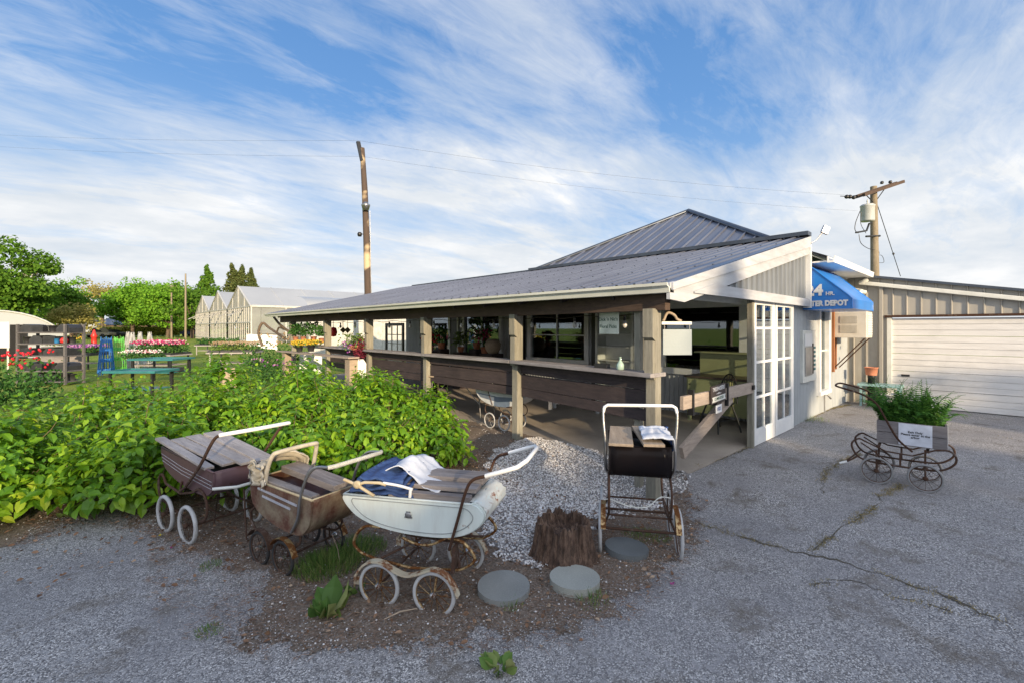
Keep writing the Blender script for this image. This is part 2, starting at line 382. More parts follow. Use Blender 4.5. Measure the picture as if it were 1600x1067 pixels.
MT['black'] = plain('black_paint', (0.02, 0.02, 0.022), 0.4, 0, (0.012, 0.012, 0.012), 5)
MT['dark'] = plain('shade_dark', (0.010, 0.010, 0.012), 0.9)  # near black, painted in for the shade inside openings and hollow bodies
MT['steel'] = plain('steel', (0.42, 0.42, 0.43), 0.35, 0.9, (0.3, 0.3, 0.3), 6)
MT['chrome'] = rusty('old_chrome', (0.5, 0.48, 0.46), (0.20, 0.09, 0.04), 0.5, 0.25, 14, 0.9)
MT['glass'] = glass('window_glass', (0.55, 0.6, 0.6), 0.10, 0.8)
MT['doorglass'] = glass('door_glass', (0.9, 0.95, 0.95), 0.22, 0.85)
MT['rust'] = rusty('rusty_frame', (0.24, 0.19, 0.15), (0.11, 0.055, 0.035), 0.95, 0.5, 14, 0.4)
MT['tyrewhite'] = plain('white_tyre', (0.50, 0.51, 0.52), 0.7, 0, (0.38, 0.38, 0.39), 9, dirt=0.5)
MT['tyregrey'] = plain('grey_tyre', (0.28, 0.28, 0.29), 0.75, 0, (0.20, 0.20, 0.20), 9, dirt=0.5)
MT['tyreblack'] = plain('black_tyre', (0.03, 0.03, 0.033), 0.75, 0, (0.02, 0.02, 0.02), 9, dirt=0.3)
# ------------------------------------------------------------ ground sheets
def lines(*segs):
    o = []
    for a, b, st in segs:
        n = max(1, round((b - a) / st)); o += [a + (b - a) * i / n for i in range(n)]
    return o + [segs[-1][1]]
def inside(poly, x, y):
    c = False; n = len(poly); j = n - 1
    for i in range(n):
        xi, yi = poly[i]; xj, yj = poly[j]
        if (yi > y) != (yj > y) and x < (xj - xi) * (y - yi) / (yj - yi) + xi: c = not c
        j = i
    return c
def sheet(name, xs, ys, dz, mat, mask=None, rough=0.0, kind='structure', fn=None):
    idx = {}; v = []; f = []
    def V(i, j):
        if (i, j) not in idx:
            x, y = xs[i], ys[j]; z = H(x, y) + dz
            if rough: z += rough * noise.noise(Vector((x * 2.3, y * 2.3, 1))) + rough * .5 * noise.noise(Vector((x * 9, y * 9, 4)))
            if fn: z += fn(x, y)
            idx[(i, j)] = len(v); v.append((x, y, z))
        return idx[(i, j)]
    for i in range(len(xs) - 1):
        for j in range(len(ys) - 1):
            if mask is None or mask((xs[i] + xs[i + 1]) / 2, (ys[j] + ys[j + 1]) / 2):
                f.append((V(i, j), V(i + 1, j), V(i + 1, j + 1), V(i, j + 1)))
    m = MB(); m.add(v, f, True)
    return m.build(name, mat, origin=(0, 0, 0), kind=kind)
def gpoly(pts): return [G(*p)[:2] for p in pts]
sheet('lawn', lines((-1500, -100, 200), (-100, -12, 8), (-12, 0, 1.0), (0, 6, .15), (6, 16, 1), (16, 100, 8), (100, 1500, 200)),
      lines((-1500, -100, 200), (-100, -12, 8), (-12, 0, 1.5), (0, 6, .15), (6, 20, 1), (20, 140, 8), (140, 1500, 200)), -0.03, MT['lawn'])
edge = [(-14, -40), (40, -40), (40, 2.4), (5.2, 2.47), (4.9, 4.6), (3.4, 4.9), (0.6, 5.8), (-1.2, 6.9), (-3, 8.2), (-14, 10)]
sheet('asphalt', lines((-14, -3, 1), (-3, 0, .25), (0, 6, .1), (6, 16, .5), (16, 40, 4)), lines((-40, -4, 3), (-4, -.5, .5), (-.5, 7.2, .1), (7.2, 10, .6)),
      0.0, MT['asphalt'], lambda x, y: inside(edge, x, y))
MULCH = gpoly([(0, 852), (60, 832), (130, 812), (200, 800), (245, 830), (300, 862), (360, 878), (420, 905), (398, 960), (372, 1000), (450, 1003), (520, 1010), (640, 1008),
               (740, 1000), (860, 985), (960, 952), (1008, 910), (1060, 872), (1088, 825), (1078, 775), (1065, 737)]) + [(5.17, 2.5), (5.17, 6.0), (5.0, 9.6), (-3.5, 9.6), (-3.5, 6.8)]
GRAV = gpoly([(1062, 738), (1068, 770), (1040, 792), (985, 800), (925, 812), (880, 880), (800, 885), (765, 850), (745, 800), (735, 760), (765, 712), (800, 697)]) + [(5.17, 5.0), (5.17, 2.5)]
def jit(x, y, s=.10):
    return (x + s * noise.noise(Vector((x * 5, y * 5, 3))) + s * .5 * noise.noise(Vector((x * 17, y * 17, 3))),
            y + s * noise.noise(Vector((x * 5, y * 5, 9))) + s * .5 * noise.noise(Vector((x * 17, y * 17, 9))))
sheet('mulch_bed', lines((-3.5, 0, .1), (0, 5.2, .018)), lines((0.3, 4.4, .018), (4.4, 5.5, .05), (5.5, 9.6, .12)), 0.006, MT['mulch'], lambda x, y: inside(MULCH, *jit(x, y, .16)), 0.004)
sheet('gravel_bed', lines((2.4, 5.18, .02)), lines((1.6, 5.5, .02)), 0.014, MT['gravelbase'], lambda x, y: inside(GRAV, *jit(x, y)), 0.004)
# pebbles, needles, litter
def pebble_template():
    m = bpy.data.meshes.new('t'); import bmesh
    b = bmesh.new(); bmesh.ops.create_icosphere(b, subdivisions=1, radius=1)
    for v in b.verts: v.co *= 1 + 0.25 * noise.noise(v.co * 1.7)
    vs = [v.co[:] for v in b.verts]; fs = [tuple(x.index for x in f.verts) for f in b.faces]; b.free(); return vs, fs
PV, PF = pebble_template()
def pick(n, poly, j=.12, dens=None):
    xs = [p[0] for p in poly]; ys = [p[1] for p in poly]; o = []
    while len(o) < n:
        x = random.uniform(min(xs), max(xs)); y = random.uniform(min(ys), max(ys))
        if inside(poly, *jit(x, y, j)) and (dens is None or random.random() < dens(x, y)): o.append((x, y))
    return o
def rndframe(n, flatten=.6):
    M_ = frames(rdir(n), rdir(n), np.ones(n)); return M_
pts = pick(21000, GRAV, .2); n = len(pts)
sz = rng.uniform(.005, .0128, n) * np.where(rng.random(n) < .04, 1.5, 1); S = np.stack([sz, sz * rng.uniform(.6, .95, n), sz * rng.uniform(.4, .7, n)], 1)
yaw = rng.uniform(0, 6.28, n); fw = np.stack([np.cos(yaw), np.sin(yaw), rng.normal(0, .3, n)], 1); up = np.tile([0, 0, 1.], (n, 1))
MT['pebble'] = island('pebble', [(0, (0.20, 0.19, 0.19)), (.2, (0.42, 0.40, 0.39)), (.55, (0.66, 0.65, 0.65)), (.85, (0.82, 0.81, 0.82)), (1, (0.46, 0.38, 0.31))], .8, pos=False)
cloud('loose_gravel', PV, PF, frames(fw, up, S), [(x, y, H(x, y) + .014 + random.uniform(0, .012)) for x, y in pts], MT['pebble'], smooth=False, kind='stuff',
      label='pale grey and white gravel spread beside the porch slab')
out_p = [(x, y) for x, y in pick(4500, MULCH) if not inside(GRAV, x, y)]
n = len(out_p); sz = rng.uniform(.003, .010, n); S = np.stack([sz, sz * .8, sz * .6], 1)
yaw = rng.uniform(0, 6.28, n); fw = np.stack([np.cos(yaw), np.sin(yaw), np.zeros(n)], 1); up = np.tile([0, 0, 1.], (n, 1))
cloud('scattered_pebbles', PV, PF, frames(fw, up, S), [(x, y, H(x, y) + .012) for x, y in out_p], MT['pebble'], kind='stuff', label='few pale pebbles strewn over the brown mulch')
NV = [(-1, -.03, 0), (1, -.03, 0), (1, .03, .0), (-1, .03, 0), (0, 0, .05)]; NF = [(0, 1, 4), (1, 2, 4), (2, 3, 4), (3, 0, 4)]
DEB = gpoly([(0, 865), (150, 822), (240, 845), (230, 900), (240, 960), (300, 1010), (420, 1030), (700, 1030), (900, 1010), (1020, 950), (1110, 850), (1100, 780), (1066, 740), (900, 790), (760, 690), (400, 740), (100, 780)])
def segdist(poly, x, y):
    b_ = 9.0
    for (x0, y0), (x1, y1) in zip(poly, poly[1:] + poly[:1]):
        dx, dy = x1 - x0, y1 - y0; t = max(0, min(1, ((x - x0) * dx + (y - y0) * dy) / (dx * dx + dy * dy + 1e-9))); b_ = min(b_, math.hypot(x - x0 - t * dx, y - y0 - t * dy))
    return b_
def outdens(x, y): return 1.0 if inside(MULCH, x, y) else max(.9 * math.exp(-segdist(MULCH, x, y) / .16), 0) +  (0.8 if noise.noise(Vector((x * 2.1, y * 2.1, 7))) > .15 else .10)
pts = pick(34000, DEB, .15, outdens); n = len(pts); yaw = rng.uniform(0, 6.28, n)
fw = np.stack([np.cos(yaw), np.sin(yaw), rng.normal(0, .12, n)], 1); up = np.tile([0, 0, 1.], (n, 1)) + rng.normal(0, .3, (n, 3)); L = rng.uniform(.006, .026, n)
MT['needle'] = island('needle', [(0, (0.07, 0.045, 0.032)), (.4, (0.17, 0.105, 0.072)), (.75, (0.28, 0.18, 0.125)), (1, (0.42, 0.34, 0.26))], .8)
cloud('pine_needles', NV, NF, frames(fw, up, np.stack([L, L * 1.1 + .01, L * 2], 1)), [(x, y, H(x, y) + random.uniform(.012, .024)) for x, y in pts], MT['needle'], kind='stuff',
      label='reddish brown pine needles littering the bed and asphalt edge')
LV = [(0, 0, 0), (.35, .3, .1), (.75, .24, .06), (1, 0, -.05), (.75, -.24, .1), (.35, -.3, .05), (.5, 0, -.03)]; LF = [(0, 6, 1), (1, 6, 2), (2, 6, 3), (3, 6, 4), (4, 6, 5), (5, 6, 0)]
pts = pick(1500, DEB, .2, outdens) + [(random.uniform(-3, 4), random.uniform(4.4, 6.2)) for _ in range(900)] + [(random.uniform(2.9, 4.8), random.uniform(3.9, 5.2)) for _ in range(260)]
n = len(pts); yaw = rng.uniform(0, 6.28, n)
fw = np.stack([np.cos(yaw), np.sin(yaw), rng.normal(0, .25, n)], 1); up = np.tile([0, 0, 1.], (n, 1)) + rng.normal(0, .5, (n, 3))
MT['deadleaf'] = island('dead_leaf', [(0, (0.05, 0.03, 0.02)), (.4, (0.17, 0.09, 0.05)), (.75, (0.30, 0.19, 0.12)), (1, (0.42, 0.34, 0.25))], .75)
cloud('leaf_litter', LV, LF, frames(fw, up, rng.uniform(.015, .05, n)), [(x, y, H(x, y) + .018) for x, y in pts], MT['deadleaf'], kind='stuff', label='dry brown leaf litter under the shrubs and prams')
gr_ = [q for q in pick(9000, DEB, .0, lambda x, y: math.exp(-segdist(MULCH, x, y) / .22)) if not inside(GRAV, *q)]; n = len(gr_); sz = rng.uniform(.0025, .0065, n); yaw = rng.uniform(0, 6.28, n)
cloud('asphalt_grit', PV, PF, frames(np.stack([np.cos(yaw), np.sin(yaw), np.zeros(n)], 1), np.tile([0, 0, 1.], (n, 1)), np.stack([sz, sz * .8, sz * .6], 1)), [(x, y, H(x, y) + .010) for x, y in gr_],
      island('grit', [(0, (0.12, 0.115, 0.12)), (.5, (0.30, 0.29, 0.29)), (1, (0.52, 0.50, 0.49))], .9, pos=False), kind='stuff', label='loose grey grit crumbled off the asphalt along the edge of the bed')
# porch slab and its worn edge
sl = MB(); sl.prism([(5.18, 2.52), (8.86, 2.52), (8.86, 15.3), (9.2, 15.3), (9.2, 17), (5.18, 17)], -.42, 0.006, 'z'); sl.build('porch_slab', MT['slab'], kind='structure', origin=(0, 0, 0), bevel=.012)
# cracks: thin dark seams with crumbs of moss along them
def seam(name, px, w0, mat, dz):
    P = [G(*p) for p in px]; Q = []
    for a, b in zip(P[:-1], P[1:]):
        k = max(2, int((b - a).length / .04))
        for i in range(k):
            p = a.lerp(b, i / k); nn = .05 * noise.noise(Vector((p.x * 5, p.y * 5, 2))) + .035 * noise.noise(Vector((p.x * 25, p.y * 25, 5)))
            t = (b - a).normalized(); Q.append((p + Vector((-t.y, t.x, 0)) * nn, t))
    v = []; f = []
    for p, t in Q:
        w_ = w0 * max(.12, .5 + 1.0 * noise.noise(Vector((p.x * 7, p.y * 7, 8)))); s_ = Vector((-t.y, t.x, 0)) * w_
        for q in (p - s_, p + s_): v.append((q.x, q.y, H(q.x, q.y) + dz))
    m = MB(); m.add(v, [(2 * i, 2 * i + 2, 2 * i + 3, 2 * i + 1) for i in range(len(Q) - 1)]); return m, [q[0] for q in Q]
CR = [[(1072, 812), (1110, 824), (1180, 845), (1255, 864), (1340, 884), (1420, 912), (1500, 945), (1600, 985)],
      [(1270, 858), (1300, 840), (1300, 828), (1345, 808), (1370, 785), (1390, 766), (1415, 757)],
      [(1283, 770), (1282, 755), (1295, 733), (1320, 718), (1345, 708)],
      [(1270, 915), (1290, 903), (1330, 908), (1400, 930), (1500, 960)],
      [(1175, 697), (1130, 715), (1085, 728)], [(1245, 660), (1300, 637), (1330, 632)], [(1330, 640), (1400, 660), (1500, 668), (1600, 690)]]
MT['seam'] = soilm('seam', [(0.35, (0.07, 0.065, 0.055)), (0.55, (0.17, 0.15, 0.12)), (0.7, (0.26, 0.23, 0.18))])
mm = MB(); moss = []
for i, c in enumerate(CR):
    s_, q = seam('c', c, [.016, .012, .010, .008, .02, .05, .006][i], MT['seam'], .004); mm.add(s_.v, s_.f)
    for p in q:
        dn = [10, 22, 14, 9, 5, 26, 1][i]
        if noise.noise(Vector((p.x * 1.7, p.y * 1.7, 6))) > (-.25 if i in (1, 5) else .02):
            for _ in range(dn): moss.append((p.x + random.gauss(0, .026), p.y + random.gauss(0, .026)))
mm.build('asphalt_crack', MT['seam'], origin=(0, 0, 0), kind='structure')
n = len(moss); yaw = rng.uniform(0, 6.28, n); fw = np.stack([np.cos(yaw), np.sin(yaw), rng.uniform(.2, 1.5, n)], 1)
MT['moss'] = island('moss', [(0, (0.12, 0.12, 0.05)), (.35, (0.20, 0.17, 0.11)), (.6, (0.26, 0.22, 0.10)), (.85, (0.38, 0.29, 0.12)), (1, (0.30, 0.24, 0.19))], .9)
cloud('crack_moss', NV, NF, frames(fw, rdir(n), np.stack([rng.uniform(.004, .014, n), np.full(n, .05), np.full(n, .05)], 1)), [(x, y, H(x, y) + .008) for x, y in moss], MT['moss'], kind='stuff',
      label='yellow green moss growing along the cracks in the asphalt')

# ------------------------------------------------------------ shop building with its porch
shop = thing('shop_building', (8.85, 2.5, 0), 0, 'grey metal clad farm shop with a long open porch, dark rails and hip roof', 'shop')
Z = Vector((0, 0, 1)); XW = 8.85; YW = 2.5
def rects(u0, u1, v0, v1, holes):
    us = sorted({u0, u1, *[h[0] for h in holes], *[h[1] for h in holes]}); o = []
    for a, b in zip(us[:-1], us[1:]):
        hs = sorted([(h[2], h[3]) for h in holes if h[0] <= a + 1e-6 and h[1] >= b - 1e-6]); v = v0
        for lo, hi in hs:
            if lo > v + 1e-6: o.append((a, b, v, lo))
            v = hi
        if v < v1 - 1e-6: o.append((a, b, v, v1))
    return o
HX = [(3.3, 4.82, .90, 2.10), (5.05, 5.25, 0, 2.15), (6.88, 8.72, .93, 2.12), (10.0, 11.7, .55, 2.12), (12.05, 12.4, 0, 2.2), (12.55, 13.7, .6, 2.12)]
m = MB()
for a, b, c, d in rects(YW, 15.3, 0, 3.2, HX): m.ribbed((XW, 0, 0), (0, 1, 0), Z, (-1, 0, 0), a, b, c, d, .10, .035, .014)
m.build('porch_wall', MT['sidinggrey'], shop)
HY = [(10.62, 11.25, .46, 2.04), (11.72, 12.28, 1.5, 2.04)]
m = MB()
for a, b, c, d in rects(XW, 13.1, 0.0, 2.88, HY): m.ribbed((0, YW, 0), (1, 0, 0), Z, (0, -1, 0), a, b, c, d, .09, .032, .016)
m.build('side_wall', MT['siding'], shop)
m = MB(); m.box(XW + .06, YW + .06, 0, XW + .02, 15.2, 3.15); m.v = []; m.f = []; m.s = []; m.m = []
m.box(13.3, YW + .1, 0, 13.35, 15.3, 3.2); m.box(XW, 15.3, 0, 15.3, 15.36, 3.2); m.box(XW + .05, YW + .1, 2.9, 15.3, 15.3, 2.95); m.box(XW + .05, YW + .1, -.02, 13.3, 15.3, .02)
m.build('back_wall', MT['sidinggrey'], shop)
m = MB(); m.box(XW + 1.6, YW + .3, .02, XW + 1.65, 15.2, 2.88); m.build('interior_shade', MT['dark'], shop)  # near-black sheet standing in for the unlit interior behind the windows
def window(parent, axis, pos, a0, a1, z0, z1, fw=.07, cols=2, rows=2, mat='offwhite', proud=.05, mw=.028, g='glass', name='window'):
    """axis 'x': window in a plane x=pos facing -x, a = y ; axis 'y': plane y=pos facing -y, a = x"""
    def B(m_, u0, u1, v0, v1, d0, d1):
        if axis == 'x': m_.box(pos + d0, u0, v0, pos + d1, u1, v1)
        else: m_.box(u0, pos + d0, v0, u1, pos + d1, v1)
    f = MB()
    B(f, a0 - fw, a0 + .012, z0, z1, -proud, .05); B(f, a1 - .012, a1 + fw, z0, z1, -proud, .05)
    B(f, a0 - fw, a1 + fw, z1, z1 + fw, -proud - .004, .05); B(f, a0 - fw - .02, a1 + fw + .02, z0 - fw * .8, z0, -proud - .02, .05)
    o = f.build(name, MT[mat], parent, bevel=.004); q = MB()
    for i in range(1, cols): u = a0 + (a1 - a0) * i / cols; B(q, u - mw / 2, u + mw / 2, z0, z1, -.012, .018)
    for j in range(1, rows): v = z0 + (z1 - z0) * j / rows; B(q, a0, a1, v - mw / 2, v + mw / 2, -.010, .016)
    if q.v: q.build('muntin', MT[mat], o)
    p = MB(); B(p, a0, a1, z0, z1, .022, .028); p.build('pane', MT[g], o); return o
window(shop, 'x', XW, 3.3, 4.82, .90, 2.10, .15, 1, 1, 'white')
window(shop, 'x', XW, 6.88, 8.72, .93, 2.12, .12, 2, 2, 'white')
window(shop, 'x', XW, 10.0, 11.7, .55, 2.12, .11, 2, 1, 'white', mw=.08)
window(shop, 'x', XW, 12.55, 13.7, .6, 2.12, .08, 1, 1, 'white')
window(shop, 'y', YW, 10.62, 11.25, .46, 2.04, .10, 1, 2, 'white', .06)
# near-black sheet painted in for the shaded doorway; black door further on
m = MB(); m.box(XW + .3, 5.0, 0, XW + .33, 5.3, 2.15); m.build('doorway_shade', MT['dark'], shop)
m = MB(); m.box(XW - .05, 12.02, 0, XW - .02, 12.42, 2.2); m.build('door', MT['black'], shop)
m = MB()
for y in (12.0, 12.44): m.box(XW - .07, y - .03, 0, XW - .016, y + .03, 2.22)
m.build('door_frame', MT['offwhite'], shop)
# roof of the porch: low slope from the eave up to the wall line, ribs running down the slope
XE, ZE, XT, ZT, Y0, Y1 = 4.45, 2.17, 9.44, 3.34, 2.36, 16.85
sl_len = math.hypot(XT - XE, ZT - ZE); sv = Vector((XT - XE, 0, ZT - ZE)).normalized(); sn = Vector((-sv.z, 0, sv.x))
m = MB(); m.ribbed((XE, 0, ZE), (0, 1, 0), sv, sn, Y0, Y1, 0, sl_len, .23, .05, .022); m.build('porch_roof', MT['roof'], shop)
m = MB()
for u_ in (.12, 1.3, 2.5, 3.7, 4.9):
    for i in range(63):
        c_ = Vector((XE, Y0 + .10 + i * .23, ZE)) + sv * u_ + sn * .024; m.box(c_.x - .009, c_.y - .009, c_.z - .004, c_.x + .009, c_.y + .009, c_.z + .006)
m.build('roof_screw', MT['roofdark'], shop, kind='stuff')
m = MB()
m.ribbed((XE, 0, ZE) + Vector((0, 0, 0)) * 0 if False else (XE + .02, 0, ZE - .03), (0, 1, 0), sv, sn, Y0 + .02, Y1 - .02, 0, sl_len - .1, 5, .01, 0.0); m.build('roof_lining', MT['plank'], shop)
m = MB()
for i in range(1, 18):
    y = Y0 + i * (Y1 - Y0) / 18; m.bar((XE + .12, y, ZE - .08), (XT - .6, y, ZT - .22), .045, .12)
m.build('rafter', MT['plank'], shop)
# gutter (K profile) and drip edge
m = MB(); gp = [(XE + .06, ZE + .005), (XE + .06, ZE - .10), (XE - .03, ZE - .10), (XE - .045, ZE - .05), (XE - .085, ZE - .03), (XE - .09, ZE + .0), (XE - .075, ZE + .0), (XE - .07, ZE - .02), (XE + .045, ZE - .085), (XE + .05, ZE + .005)]
m.prism(gp, Y0 - .01, Y1, 'y'); m.build('gutter', MT['gutter'], shop)
m = MB(); m.box(XE - .01, Y0, ZE - .012, XE + .05, Y1, ZE + .002); m.build('drip_edge', MT['roofdark'], shop)
# top trim at the head of the porch roof
m = MB(); m.bar((XT - .02, Y0 - .02, ZT + .04), (XT - .02, 9.3, ZT + .04), .22, .07); m.bar((XT + .02, 9.3, ZT + .02), (XT + .02, Y1 - 1.0, ZT + .02), .14, .05)
m.ribbed((XT + .06, 0, ZT - .18), (0, 1, 0), Z, (-1, 0, 0), Y0, 9.3, 0, .25, .23, .06, .02); m.build('roof_flashing', MT['roofdark'], shop)
# hip roof behind
PK = Vector((12.45, 6.05, 4.98)); b0 = Vector((XT, 3.0, 3.36)); b1 = Vector((XT, 9.15, 3.36)); b2 = Vector((15.5, 9.15, 3.36)); b3 = Vector((15.5, 3.0, 3.36))
m = MB(); nf = (b1 - b0).cross(PK - b0).normalized() * -1; hv = Vector((PK.x - XT, 0, PK.z - 3.36)); hl = hv.length; hv.normalize()
if nf.z < 0: nf = -nf
def hh(t): return max(0.01, hl * (t / (PK.y - b0.y) if t < PK.y - b0.y else (b1.y - b0.y - t) / (b1.y - PK.y)))
m.ribbed(b0, (0, 1, 0), hv, nf, 0, b1.y - b0.y, 0, hh, .30, .06, .03)
m.add([b0, b3, PK], [(0, 1, 2)]); m.add([b1, b2, PK], [(0, 2, 1)]); m.add([b2, b3, PK], [(0, 2, 1)])
m.build('hip_roof', MT['roof'], shop)
m = MB(); m.tube([b0 + Z * .02, PK + Z * .03], .06, 6); m.tube([b1 + Z * .02, PK + Z * .03], .05, 6); m.tube([b3 + Z * .02, PK + Z * .03], .05, 6); m.build('hip_cap', MT['roofdark'], shop)
m = MB(); m.add([(XT, 9.2, 3.34), (15.5, 9.2, 3.34), (15.5, 15.8, 3.34), (XT, 15.8, 3.34)], [(0, 1, 2, 3)]); m.add([(9.5, 2.1, 2.97), (15.5, 2.1, 2.97), (15.5, 3.0, 3.38), (9.5, 3.0, 3.38)], [(0, 1, 2, 3)]); m.build('flat_roof', MT['roof'], shop)
# gable end over the porch: fascia, siding, tie beam, trim
YG = 2.38; slp = (ZT - ZE) / (XT - XE)
def rz_(x): return ZE + (x - XE) * slp
m = MB(); m.prism([(XE - .02, rz_(XE) - .17), (XE + .3, rz_(XE + .3) - .26), (XT, rz_(XT) - .20 - .12), (XT, rz_(XT) - .04 - .12), (XE - .02, rz_(XE) + .0)], YG - .03, YG + .01, 'y')
m.prism([(XE + .0, rz_(XE) + .002), (XE, rz_(XE) - .075), (XT, rz_(XT) - .20), (XT, rz_(XT) - .01)], YG - .055, YG - .031, 'y'); m.build('fascia', MT['fasciaw'], shop, bevel=.004)
m = MB(); m.ribbed((0, YG + .02, 0), (1, 0, 0), Z, (0, -1, 0), 5.3, XT - .03, 2.2, lambda x: rz_(x) - .30 if rz_(x) - .30 > 2.21 else 2.21, .20, .045, .028); m.build('gable_siding', MT.setdefault('gsid', plain('gable_grey', (0.20, 0.22, 0.245), .5, .1, (0.15, 0.165, 0.185), 2, (3, 3, .5), .02)), shop)
m = MB(); m.prism([(4.95, 2.11), (5.45, 2.22), (XT, 2.21), (XT, 2.08), (4.95, 2.09)], YG - .05, YG - .004, 'y'); m.build('tie_beam', MT['fasciaw'], shop, bevel=.004)
m = MB(); m.box(XT - .035, YG - .06, 2.06, XT + .03, YG + .06, rz_(XT) - .16); m.build('corner_trim', MT['white'], shop)
m = MB(); m.bar((5.0, YG + .25, 2.16), (8.8, YG + .25, 2.16), .04, .22); m.build('inner_beam', MT['offwhite'], shop)
# front beam, posts, rail, planks
XP = 4.87
def px_(y): return XP - .30 * (1 - sm(2.6, 5.1, y))
m = MB(); ys_ = [2.45, 5.1, 7.65, 10.1, 12.6, 15.2, 16.7]
for a, b in zip(ys_[:-1], ys_[1:]): m.bar((px_(a) - .0, a, 2.0), (px_(b), b, 2.0), .09, .22)
m.prism([(2.0, 1.90), (2.45, 1.90), (2.45, 2.1), (2.12, 2.1), (2.05, 2.02)], px_(2.5) - .045, px_(2.5) + .045, 'x') if False else None
m.build('porch_beam', MT['beam'], shop, bevel=.006)
for i, y in enumerate([2.62, 5.1, 7.64, 10.1, 12.6, 15.45]):
    x = px_(y); zb = H(x - .2, y) - .06 if i else -.34
    m = MB(); m.box(x - .06, y - .06, zb, x + .06, y + .06, 1.9); p = m.build('post', MT['postw'], shop, bevel=.006)
    m = MB(); m.prism([(x - .12, 1.60), (x - .12, 1.91), (x - .0601, 1.91), (x - .0601, 1.56)], y - .06, y + .06, 'y'); m.build('bracket', MT['postw'], p, bevel=.003)
    m = MB(); m.prism([(x - .105, 1.565), (x - .105, 1.14 if i else 1.2), (x - .0602, 1.14), (x - .0602, 1.56)], y - .05, y + .05, 'y'); m.build('batten', MT['postw'], p)
m = MB(); m.box(4.66, 2.84, -.33, 4.74, 2.92, 1.93); m.build('second_post', MT['postw'], shop, bevel=.005)
for a, b, w_ in ((2.55, 5.1, .30), (5.12, 9.2, .30), (9.22, 12.9, .28)):
    for dx, ww in ((-.07, .15), (.085, .14)): 
        m = MB(); m.bar((px_(a) - .02 + dx, a, 1.195), (px_(b) - .02 + dx, b, 1.195), ww, .045); m.build('rail_top', MT['railw'], shop, bevel=.005)
m = MB(); m.bar((XP, 12.95, 1.18), (XP, 15.5, 1.18), .14, .10); m.build('rail_top', MT['railw'], shop, bevel=.005)
z = 1.165
for j, (h, gap) in enumerate(((.15, .014), (.20, .01), (.13, .0))):
    for a, b in ((2.66, 5.03), (5.18, 7.56), (7.72, 10.02), (10.18, 12.52)):
        dz_ = random.uniform(-.006, .006); m = MB()
        m.bar((px_(a) + .03 + .006 * j, a, z - h / 2 + dz_), (px_(b) + .03 + .006 * j, b, z - h / 2 - dz_), .035, h); m.build('rail_plank', MT['plank'], shop, bevel=.004)
    z -= h + gap
# wall of glass doors closing the porch end
for a, b in ((7.02, 7.90), (7.93, 8.84)):
    m = MB(); y = 2.45; zt = 2.09; sw = .085
    m.box(a, y - .02, 0.01, a + sw, y + .02, zt); m.box(b - sw - .03, y - .02, 0.01, b, y + .02, zt)
    m.box(a + sw, y - .018, 0.01, b - sw - .03, y + .018, .24); m.box(a + sw, y - .018, zt - .05, b - sw - .03, y + .018, zt)
    d = m.build('glass_door', MT['white'], shop, bevel=.003); m = MB()
    for zz_ in (.70, 1.21, 1.70): m.box(a + sw, y - .012, zz_ - .018, b - sw - .03, y + .012, zz_ + .018)
    xm = (a + sw + b - sw - .03) / 2; m.box(xm - .014, y - .015, .24, xm + .014, y + .015, zt - .05); m.build('muntin', MT['white'], d)
    m = MB(); m.box(a + sw, y - .002, .24, b - sw - .03, y + .002, zt - .05); m.build('pane', MT['doorglass'], d)
m = MB(); m.box(6.93, 2.42, 0, 7.0, 2.50, 2.1); m.build('door_post', MT['postw'], shop, bevel=.004)
# eave, soffit and gutter of the side wall
m = MB(); m.box(9.5, 2.1, 2.86, 13.0, 2.5, 2.885); m.build('soffit', MT['white'], shop)
m = MB(); m.prism([(1.97, 2.95), (1.99, 2.84), (2.09, 2.84), (2.09, 2.95), (2.075, 2.95), (2.06, 2.87), (2.0, 2.87), (1.985, 2.95)], 9.46, 12.98, 'x'); m.build('gutter', MT['white'], shop)
# awning
MT['awning'] = plain('awning_vinyl', (0.02, 0.20, 0.62), 0.3, 0, (0.02, 0.16, 0.52), 2, dirt=.1, bump=.03)
MT['letter'] = plain('letter_white', (0.75, 0.75, 0.75), 0.6, dirt=.1)
A = MB(); xa, xb = 9.50, 11.30; pr = [(2.47, 2.03), (1.74, 2.03), (1.74, 2.20), (1.80, 2.27), (2.30, 2.76), (2.40, 2.83), (2.47, 2.85)]
A.prism(pr, xa, xb, 'x'); aw = A.build('awning', MT['awning'], shop, bevel=.012)
for q_ in (xa - .004, xb): tb = MB(); tb.tube([(q_, y_, z_) for y_, z_ in pr[1:]], .012, 6); tb.build('awning_piping', MT['awning'], aw)
text('lettering', '24', .26, MT['letter'], aw, facing((xa - .014, 2.29, 2.36), (0, -1, 0)), .003, 'CENTER', 1.0, .012)
text('lettering', 'HR.', .085, MT['letter'], aw, facing((xa - .014, 2.05, 2.30), (0, -1, 0)), .003, 'CENTER', 1.0, .003)
text('lettering', 'WATER DEPOT', .125, MT['letter'], aw, facing((xa - .014, 2.155, 2.13), (0, -1, 0)), .003, 'CENTER', .82, .008)
